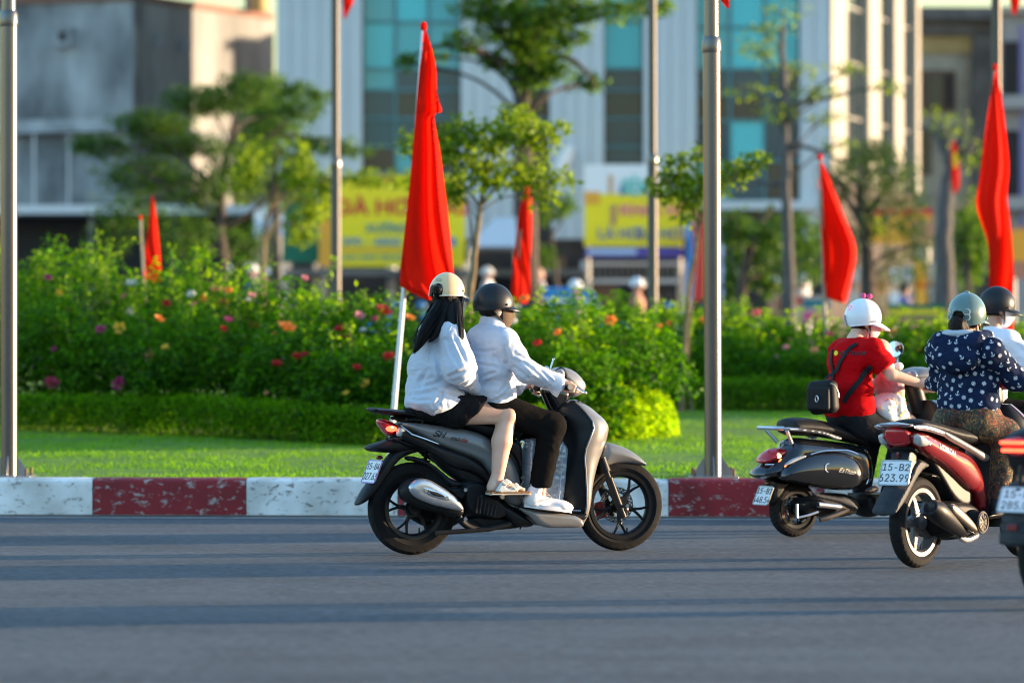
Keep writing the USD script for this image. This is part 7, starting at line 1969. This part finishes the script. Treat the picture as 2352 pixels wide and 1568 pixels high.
# ------------------------------------------------------------------ red scooter with the woman in the navy hooded top
T8 = math.radians(54)
NLOC = np.array([(2104.8 - XC) * 20.5 / FPX, 20.5, 0.0])
V8 = Fr(1952.3, 918.7, .3112, NLOC, T8)
rs = thing('scooter', 'dark red scooter with silver wheels carrying the woman in the navy top', 'scooter', NLOC, T8)
wheel(rs, (0, 0, .253), .253, .092, .178, 'rim_silver', 'fan', .4, name='rear_wheel')
wheel(rs, (1.255, 0, .253), .253, .08, .178, 'rim_silver', 'fan', .1, name='front_wheel')
spn = [(-.22, .752), (-.1, .758), (.02, .726), (.24, .664), (.4, .630), (.5, .566), (.56, .49), (.592, .38), (.62, .30), (.56, .30), (.5, .40), (.42, .416), (.28, .49), (.1, .575), (-.06, .624), (-.17, .68)]
for s in (1, -1):
    m_ = pillow(loc(spn), .06, .08, -.085, .01)
    obj('side_panel', m_ if s > 0 else mirrored(m_), 'red_paint', rs)
    if s > 0: vpan = m_
    m_ = pillow(loc([(.05, .77), (.2, .735), (.36, .685), (.5, .645), (.6, .615), (.6, .582), (.54, .578), (.46, .612), (.3, .664), (.1, .72)]), .02, .02, -.125, .008)
    obj('seat_trim', m_ if s > 0 else mirrored(m_), 'champagne_paint', rs)
    m_ = pillow(loc([(-.24, .80), (-.1, .80), (.05, .772), (.17, .738), (.16, .718), (.05, .738), (-.1, .765), (-.24, .775)]), .012, .012, -.125, .008)
    obj('grab_rail', m_ if s > 0 else mirrored(m_), 'brushed_alu', rs)
    m_ = pillow(loc([(-.21, .755), (-.12, .74), (-.03, .69), (-.05, .665), (-.14, .675), (-.19, .69)]), .035, .03, -.105, .008)
    ts = obj('turn_signal', m_ if s > 0 else mirrored(m_), 'clear_lens', rs)
    m_ = ball([-.09, -.135, .69], [.016, .008, .012])
    obj('signal_bulb', m_ if s > 0 else mirrored(m_), 'chrome', ts)
obj('grab_rail', pillow(loc([(-.3, .80), (-.27, .815), (-.2, .81), (-.12, .80), (-.12, .78), (-.24, .782)]), .125, .03), 'brushed_alu', rs)
obj('tail_light', pillow(loc([(-.26, .775), (-.22, .79), (-.12, .76), (-.1, .70), (-.18, .67), (-.235, .69)]), .075, .04, 0, .008), 'tail_red', rs)
obj('lamp_frame', pillow(loc([(-.2, .69), (-.05, .665), (.0, .64), (-.05, .62), (-.17, .64)]), .09, .02), 'black_plastic', rs)
obj('reflector', pillow(loc([(-.21, .648), (-.195, .65), (-.19, .615), (-.205, .612)]), .045, .006), 'dark_red_lens', rs)
obj('plate_bracket', pillow(loc([(-.2, .66), (-.1, .66), (-.08, .6), (-.15, .48), (-.2, .46)]), .06, .015), 'black_plastic', rs)
plate(rs, (-.232, 0, .533), 0.0, math.radians(20), [('15-B2', .012, .040, 1.0), ('623.99', -.052, .044, .95)], .185, .14, 'steel_dark')
obj('rear_mudguard', pillow(loc([(-.2, .5), (-.1, .62), (0, .60), (.06, .56), (-.05, .54), (-.14, .47), (-.25, .36), (-.36, .295), (-.39, .31), (-.34, .38)]), .075, .02), 'grey_plastic', rs)
obj('frame_cover', pillow(loc([(-.15, .72), (.4, .62), (.52, .5), (.5, .3), (.3, .34), (.1, .52)]), .085, .03), 'black_plastic', rs)
obj('seat', pillow(loc([(-.16, .80), (-.1, .835), (.1, .82), (.3, .78), (.5, .77), (.66, .72), (.62, .64), (.3, .69), (0, .75)]), .13, .07, 0), 'black_seat', rs)
obj('inner_fender', pillow(loc([(-.1, .52), (.1, .54), (.26, .48), (.38, .36), (.36, .3), (.28, .4), (.1, .5)]), .07, .02), 'black_plastic', rs)
obj('muffler', tube(spline(np.array([[-.15, -.175, .345], [-.1, -.178, .325], [.1, -.172, .245], [.25, -.16, .195]]), 12), np.interp(np.linspace(0, 1, 12), [0, .1, .3, 1], [.045, .062, .062, .036]), 18), 'black_plastic', rs)
obj('heat_shield', pillow(loc([(-.03, .365), (.04, .36), (.16, .30), (.26, .24), (.29, .19), (.24, .19), (.1, .255), (-.02, .31)]), .02, .03, -.222, .007), 'pipe_brown', rs)
obj('muffler_mouth', ball([-.155, -.176, .347], [.012, .03, .03]), 'decal_black', rs)
obj('exhaust_pipe', tube(spline(np.array([[.22, -.15, .17], [.3, -.15, .145], [.42, -.14, .16], [.5, -.1, .17]]), 12), .017, 10), 'brushed_alu', rs)
obj('engine', cat_([pillow(loc([(.08, .2), (.2, .14), (.52, .14), (.56, .3), (.46, .36), (.2, .37), (.05, .33)]), .12, .04), pillow(loc([(-.08, .2), (.3, .18), (.36, .33), (-.02, .34)]), .04, .03, .11), pillow(loc([(.34, .18), (.48, .18), (.5, .3), (.36, .32)]), .05, .03, -.13)]), 'engine_black', rs, kind='stuff')
fc = np.array([.405, -.187, .243])
obj('fan_cover', cyl(.062, -.012, .012, fc, 28), 'engine_black', rs)
fr_ = obj('fan_ring', tube(fc + [0, -.014, 0] + np.stack([.052 * np.cos(np.linspace(0, 6.283, 33)), 0 * np.linspace(0, 1, 33), .052 * np.sin(np.linspace(0, 6.283, 33))], 1), .005, 8, False), 'pipe_brown', rs)
for k in range(10):
    a = k * .6283
    obj('fan_blade', tube([fc + [.012 * math.cos(a), -.014, .012 * math.sin(a)], fc + [.05 * math.cos(a), -.014, .05 * math.sin(a)]], .0022, 5), 'pipe_brown', fr_)
zs = [.2, .3, .42, .55, .68, .8, .9]; xe = [.80, .82, .85, .9, .97, .95, .9]; xf = [.86, .92, .98, 1.05, 1.12, 1.09, .99]; xb = [.74, .76, .78, .81, .84, .84, .86]; wd = [.12, .16, .18, .2, .21, .18, .1]
obj('leg_shield', lens_loft(zs, xf, xe, xb, wd, 1), 'red_paint', rs, smooth=40)
obj('inner_shield', lens_loft(zs, xf, [x - .003 for x in xe], xb, [q - .004 for q in wd], -1), 'black_plastic', rs, smooth=40)
obj('floor_board', pillow(loc([(.5, .24), (.86, .24), (.86, .32), (.6, .31)]), .15, .03), 'black_plastic', rs)
obj('steering_column', pillow(loc([(.82, .88), (.94, .88), (.92, 1.0), (.86, 1.06), (.78, 1.04)]), .06, .04), 'black_plastic', rs)
obj('handlebar_cowl', pillow(loc([(.82, 1.0), (.82, 1.08), (.88, 1.13), (.97, 1.12), (1.02, 1.05), (.99, .98), (.9, .97)]), .11, .08), 'red_paint', rs)
obj('handlebar', tube(spline(np.array([[.76, -.34, 1.03], [.82, -.2, 1.03], [.87, 0, 1.02], [.82, .2, 1.03], [.76, .34, 1.03]]), 14), .012, 8), 'black_plastic', rs)
for s in (-1, 1):
    obj('fork_leg', tube([[1.155, .085 * s, .58], [1.255, .085 * s, .253]], .02, 10), 'fork_bronze', rs)
obj('front_mudguard', pillow(loc([(1.05, .5), (1.15, .56), (1.31, .55), (1.45, .48), (1.54, .38), (1.45, .44), (1.3, .51), (1.13, .5)]), .06, .03), 'red_paint', rs)
obj('lettering', project(vpan, text('VISION', .030, True, .35, 1.25, .001), (.0, -.14, .668), (.965, 0, -.262), (.262, 0, .965), (0, -1, 0), .003), 'decal_silver', rs, smooth=False)

def N7(cx, cy, l=0.0): return V8.p(184.8 + .7648 * (cx + 12), -922.6 + .7648 * cy, l)
HRn = Rm(math.radians(4), math.radians(2))
J = sym(dict(head=N7(880, 415, 0), neck=N7(880, 600, 0), chest=N7(885, 800, 0), waist=N7(890, 1060, 0), pelvis=N7(895, 1330, 0), shR=N7(1100, 740, -.165), elR=N7(1340, 1000, -.24), elL=np.array([.64, .2, 1.04]), wrR=np.array([.70, -.29, 1.02]), gripR=np.array([.765, -.31, 1.03]), hipR=N7(1000, 1440, -.1), knR=np.array([.68, -.19, .74]), anR=np.array([.64, -.17, .38])))
nav, navm = seated('woman in a navy hooded top printed with white anchors on the dark red scooter', None, T8, NLOC, J, 'navy_cotton', 'floral', 'skin_tan', 'helmet_green', HRn, short=False, build=.9, hair='hair_brown', slot=(.5, .008), brim=.055, h_r=(.12, .107, .122), fold=51, hlabel='grey green half helmet with pale swirls and a cut-out at the back', rough=.008, loose=1.0)
hh = str(nav.GetPath()) + '/helmet'
obj('button', ball(J['head'] + np.array([-.008, 0, .146]), [.018, .018, .009]), 'helmet_green', hh)
for px_, py_ in ((770, 350), (750, 430), (950, 350), (965, 440)):
    c = N7(px_, py_, 0); d = c
    a = np.linspace(0, 5.2, 20)
    dv = np.array([-.8, (.5 if px_ < 860 else -.5), (380 - py_) / 400.0]); dv /= np.linalg.norm(dv)
    cc = J['head'] + np.array([-.008, 0, .024]) + dv * np.array([.122, .109, .124])
    t1 = np.cross(dv, [0, 0, 1]); t1 /= np.linalg.norm(t1); t2 = np.cross(dv, t1)
    obj('swirl', tube(cc + (t1[None] * np.cos(a)[:, None] + t2[None] * np.sin(a)[:, None]) * .018, .0014, 5), 'print_white', hh)
bun = smin([el(J['head'] + np.array([-.11, 0, -.045]), [.05, .055, .06]), el(J['head'] + np.array([-.085, 0, -.075]), [.04, .06, .045])], .02)
obj('hair_bun', wrinkle(nets(bun, .006), .004, (30, 30, 12), 3), 'hair_brown', nav, smooth=60)
# hood lying on the back
hd = smin([el(J['neck'] + np.array([-.13, 0, -.115]), [.075, .15, .085]), rc(J['neck'] + np.array([-.09, .12, -.02]), J['neck'] + np.array([.03, .1, .0]), .045, .04), rc(J['neck'] + np.array([-.09, -.12, -.02]), J['neck'] + np.array([.03, -.1, .0]), .045, .04), rc(J['neck'] + np.array([-.12, .1, -.03]), J['neck'] + np.array([-.12, -.1, -.03]), .05, .05)], .03)
hdm = wrinkle(nets(hd, .008), .009, (12, 12, 18), 13)
hdo = obj('hood', hdm, 'navy_cotton', nav, smooth=60)
ln = el(J['neck'] + np.array([-.11, .0, .022]), [.06, .1, .024])
obj('hood_lining', wrinkle(nets(ln, .006), .004, (14, 14, 14), 3), 'grey_lining', hdo, smooth=60)
# the white print: anchors and ship's wheels as flat motifs on the cloth
def anchor(s):
    P = [shapely.box(-.1, -.8, .1, .7), shapely.box(-.4, .35, .4, .52), shapely.Point(0, .82).buffer(.2, 4), shapely.Point(0, -.2).buffer(.85, 6).difference(shapely.Point(0, -.2).buffer(.62, 6)).intersection(shapely.box(-1, -1.2, 1, -.3))]
    g = shapely.union_all(P).buffer(.03)
    m = cat_([trimesh.creation.extrude_polygon(q, .02) for q in getattr(g, 'geoms', [g])]); m.apply_scale([s, s, .02]); return m
def shipwheel(s):
    g = shapely.union_all([shapely.Point(0, 0).buffer(.72, 4)] + [shapely.affinity.rotate(shapely.box(-.12, -1, .12, 1), a, origin=(0, 0)) for a in (0, 45, 90, 135)]).difference(shapely.union_all([shapely.affinity.rotate(shapely.box(.2, .12, .5, .4), a, origin=(0, 0)) for a in (0, 90, 180, 270)]))
    m = cat_([trimesh.creation.extrude_polygon(q, .02) for q in getattr(g, 'geoms', [g])]); m.apply_scale([s, s, .02]); return m
def motifs(surf, dirs, n, seed, parent, size=.0135, gap=.043):
    rg = np.random.default_rng(seed)
    v, nn = np.asarray(surf.vertices), normals(surf)
    ok = np.where(nn @ np.asarray(dirs, float) > -.1)[0]
    rg.shuffle(ok)
    taken = np.zeros((0, 3)); out = []
    for k in ok:
        if len(taken) and (np.linalg.norm(taken - v[k], axis=1) < gap).any(): continue
        taken = np.vstack([taken, v[k]])
        N = nn[k]; u = np.cross([0, 0, 1], N); u /= np.linalg.norm(u) + 1e-9; w_ = np.cross(N, u)
        a = rg.uniform(-.9, .9); u, w_ = u * math.cos(a) + w_ * math.sin(a), w_ * math.cos(a) - u * math.sin(a)
        m = anchor(size * 1.05) if rg.uniform() < .5 else shipwheel(size)
        p = np.asarray(m.vertices)
        out.append(trimesh.Trimesh(v[k] + N * .0022 + p[:, :1] * u + p[:, 1:2] * w_ + p[:, 2:3] * N, m.faces, process=False))
        if len(out) >= n: break
    for m in out: obj('motif', m, 'print_white', parent, smooth=False)
motifs(navm, (-.7, -.7, 0), 215, 1, str(nav.GetPath()) + '/shirt')
motifs(hdm, (-.8, -.5, .3), 40, 2, hdo)

# ------------------------------------------------------------------ man in the white tee on a dark scooter behind
TT = math.radians(16)
TLOC = np.array([(2200 - XC) * 24.85 / FPX, 24.85, 0.0])
VT = Fr(0, 0, 1.0, TLOC, TT)
ds = simple_scooter('scooter', 'dark scooter mostly hidden behind the woman in navy', TLOC + np.array([-.35 * math.cos(TT), -.35 * math.sin(TT), 0]) + np.array([.15, 0, 0]), TT, 'gloss_black')
obj('tail_bulb', ball([-.28, -.05, .70], [.02, .03, .02]), 'bulb_glow', str(ds.GetPath()) + '/tail_light')
q = lambda x, y, l=0: VT.p(x, y, l)
J = sym(dict(head=q(2292, 706, 0), neck=q(2280, 752, 0), chest=q(2276, 810, 0), waist=q(2268, 870, 0), pelvis=q(2258, 930, 0), shR=q(2316, 785, -.18), elR=q(2372, 848, -.25), wrR=q(2430, 880, -.28), gripR=q(2448, 886, -.29), hipR=q(2272, 945, -.1), knR=q(2400, 950, -.17), anR=q(2390, 1090, -.16)))
tee, teem = seated('man in a white t-shirt, white mask and black helmet behind the woman in navy', None, TT, TLOC, J, 'white_tee', 'black_denim', 'skin_tan', 'helmet_black', Rm(math.radians(-4), math.radians(4)), mask_mt='mask_white', fold=71, brim=.07, h_r=(.125, .108, .12), hlabel='matt black half helmet with a long peak', sleeve=.4)
sb = thing('cross_body_strap', 'black bag strap across the shoulder of the white t-shirt', 'strap', TLOC, TT)
v, nn = np.asarray(teem.vertices), normals(teem)
s_ = spline(np.array([q(2262, 748, -.1), q(2256, 775, -.08), q(2240, 820, 0.0), q(2236, 860, .1)]), 16)
d_, i_ = cKDTree(v).query(s_)
obj('strap', tube(v[i_] + nn[i_] * .006, .011, 6), 'bag_black', sb)

# ------------------------------------------------------------------ motorbike cut off by the right edge
TR = math.radians(50)
RLOC = np.array([(2425 - XC) * 17.2 / FPX, 17.2, 0.0])
rb = simple_scooter('motorbike', 'motorbike cut off by the right edge with a white plate and a low rear flap', RLOC, TR, 'black_plastic', R=.27, w=.125, wb=1.3, tail=False, cat='motorbike')
VR = Fr(0, 0, 1.0, RLOC, TR)
r_ = lambda x, y, l=0: VR.p(x, y, l)
pc = r_(2334, 1148, 0)
plate(rb, pc, 0.0, math.radians(24), [('15-B', .010, .036, 1.1), ('285.0', -.046, .038, 1.0)], .175, .12, 'steel_dark')
fl_ = r_(2326, 1215, 0)
obj('rear_flap', pillow(loc([(pc[0] + .02, pc[2] + .08), (pc[0] + .10, pc[2] + .1), (pc[0] + .10, pc[2]), (pc[0] + .07, pc[2] - .1), (pc[0] + .03, pc[2] - .2), (pc[0] - .03, pc[2] - .22), (pc[0] - .05, pc[2] - .19), (pc[0] - .01, pc[2] - .06)]), .075, .015), 'grey_plastic', rb)
obj('reflector', rbox(.01, .055, .028, .003).apply_translation([pc[0] - .035, -.0, pc[2] - .125]), 'dark_red_lens', rb)
tz = r_(2340, 1028, 0)
t_ = obj('tail_light', pillow(loc([(tz[0] - .06, tz[2] + .05), (tz[0] + .08, tz[2] + .06), (tz[0] + .06, tz[2] - .05), (tz[0] - .03, tz[2] - .04)]), .075, .02), 'tail_red', rb)
for k in range(2):
    obj('light_bar', rbox(.012, .13, .016, .004).apply_translation([tz[0] - .058 + .012 * k, 0, tz[2] + .025 - .036 * k]), 'tail_glow', t_)
obj('tail_cowl', pillow(loc([(tz[0] - .06, tz[2] + .06), (tz[0] + .2, tz[2] + .12), (tz[0] + .5, tz[2] + .1), (tz[0] + .4, tz[2] - .12), (tz[0] + .1, tz[2] - .16), (tz[0] + .02, tz[2] - .1)]), .085, .04), 'black_plastic', rb)
obj('plate_stay', tube([[tz[0] + .03, 0, tz[2] - .08], [pc[0] + .04, 0, pc[2] + .07]], .018, 8), 'black_plastic', rb)

# ------------------------------------------------------------------ people and scooters on the far street
def far_person(label, H, shirt, helm, o, seed, trousers='dark_trousers', group='riders and bystanders on the far street'):
    p = thing('person', label, 'person', o, math.radians(seed * 37 % 50 - 25), group=group)
    hd_ = np.array([0, 0, H - .13])
    B = head_parts(hd_, Rm(0)) + [rc(hd_ - [.01, 0, .08], [0, 0, H - .32], .05, .055), rc([0, -.18, H - .36], [.02, -.22, H - .62], .045, .038), rc([.02, -.22, H - .62], [.12, -.18, H - .84], .036, .027), rc([0, .18, H - .36], [.02, .22, H - .62], .045, .038), rc([.02, .22, H - .62], [.12, .18, H - .84], .036, .027), el([.15, -.17, H - .9], [.05, .03, .045]), el([.15, .17, H - .9], [.05, .03, .045]),
        rc([0, -.09, H * .5], [.02, -.1, H * .27], .08, .055), rc([.02, -.1, H * .27], [0, -.1, .08], .052, .036), rc([0, .09, H * .5], [.02, .1, H * .27], .08, .055), rc([.02, .1, H * .27], [0, .1, .08], .052, .036), el([0, 0, H * .6], [.11, .16, .2]), el([.06, -.1, .04], [.12, .045, .04]), el([.06, .1, .04], [.12, .045, .04])]
    obj('body', nets(smin(B, .02), .016), 'skin_tan', p, smooth=60)
    obj('shirt', wrinkle(nets(smin([el([0, 0, H - .5], [.13, .19, .2]), el([0, 0, H - .72], [.13, .18, .17]), rc([0, -.1, H - .36], [.01, -.2, H - .5], .08, .07), rc([0, .1, H - .36], [.01, .2, H - .5], .08, .07)], .04), .016), .008, (10, 10, 10), seed), shirt, p, smooth=60)
    obj('trousers', nets(smin([el([0, 0, H * .52], [.14, .17, .1]), rc([0, -.09, H * .5], [.02, -.1, H * .27], .095, .075), rc([.02, -.1, H * .27], [0, -.1, .12], .072, .06), rc([0, .09, H * .5], [.02, .1, H * .27], .095, .075), rc([.02, .1, H * .27], [0, .1, .12], .072, .06)], .03), .018), trousers, p, smooth=60)
    if helm: helmet(p, hd_ + [-.005, 0, .01], Rm(0), [.122, .106, .12], -.05, -.01, helm, .05)
    return p
FP = [(1120, 600, 79, 'white_cotton', 'helmet_white', 'white shirt and white helmet under the market canopy'), (1238, 600, 74, 'white_cotton', None, 'white shirt without helmet right of the narrow flag'),
      (1322, 656, 68, 'sign_navy', 'helmet_white', 'navy shirt and white helmet left of the balcony railing'), (1464, 666, 66, 'sign_brick', 'helmet_white', 'red shirt and white helmet left of the thin pole'),
      (520, 590, 76, 'black_cloth', 'helmet_white', 'black shirt and white helmet behind the left rose bushes'), (578, 594, 76, 'sign_navy', 'helmet_white', 'navy shirt and white helmet beside the notice board'), (616, 618, 74, 'black_cloth', 'sign_lightblue', 'black shirt and pale blue helmet below the notice board'), (1778, 646, 70, 'sign_brick', 'helmet_white', 'brick red shirt and white helmet behind the dark bush'), (1842, 640, 70, 'grey_plaster', 'helmet_white', 'grey shirt and white helmet near the low pastel board'), (2078, 660, 72, 'sign_indigo', 'helmet_black', 'indigo shirt and black helmet right of the white helmet')]
for k, (px_, py_, Y, sm_, hm_, lb) in enumerate(FP):
    top = W(px_, py_ - 12, Y)
    H_ = min(max(top[2] - ZF, 1.5), 1.85)
    far_person('far person in ' + lb, H_, sm_, hm_, [top[0], Y, ZF + max(0.0, (.13 if Y > 75 else 0))], k + 3)
fs = simple_scooter('parked_scooter', 'parked scooter with blue panels on the far street behind the rose bed', [W(1260, 0, 70)[0], 71, ZF], 0.1, 'sign_blue', group='scooters parked along the far street')
for k, px_ in enumerate((860, 1010, 1440, 1730)):
    copy_of(fs, 'parked_scooter', [W(px_, 0, 71)[0], 71 + (k % 3) * .6, ZF], (.1, 3.0, .3, 2.8)[k % 4], 'parked scooter with blue panels on the far street behind the rose bed', 'scooter', 'scooters parked along the far street')
tk = thing('tarpaulin_cart', 'blue tarpaulin covered cart on the far street right of the narrow flag', 'cart', [W(1280, 0, 73)[0], 73, ZF])
obj('tarpaulin', wrinkle(pillow(loc([(-.75, 1.15), (-.7, 1.38), (.0, 1.42), (.7, 1.4), (.78, 1.15), (.74, .6), (-.74, .6)]), .5, .1), .02, (6, 6, 6), 3), 'sign_blue', tk, smooth=60)
for s in (-1, 1):
    obj('wheel', revolve_y([(.3, -.03), (.33, -.02), (.33, .02), (.3, .03), (.1, .02), (.1, -.02)], 24).apply_translation([s * .45, -.5, .33]), 'tyre_rubber', tk)
obj('stripe', box(-.78, .8, -.53, -.505, 1.12, 1.2), 'sign_white', tk, smooth=False)
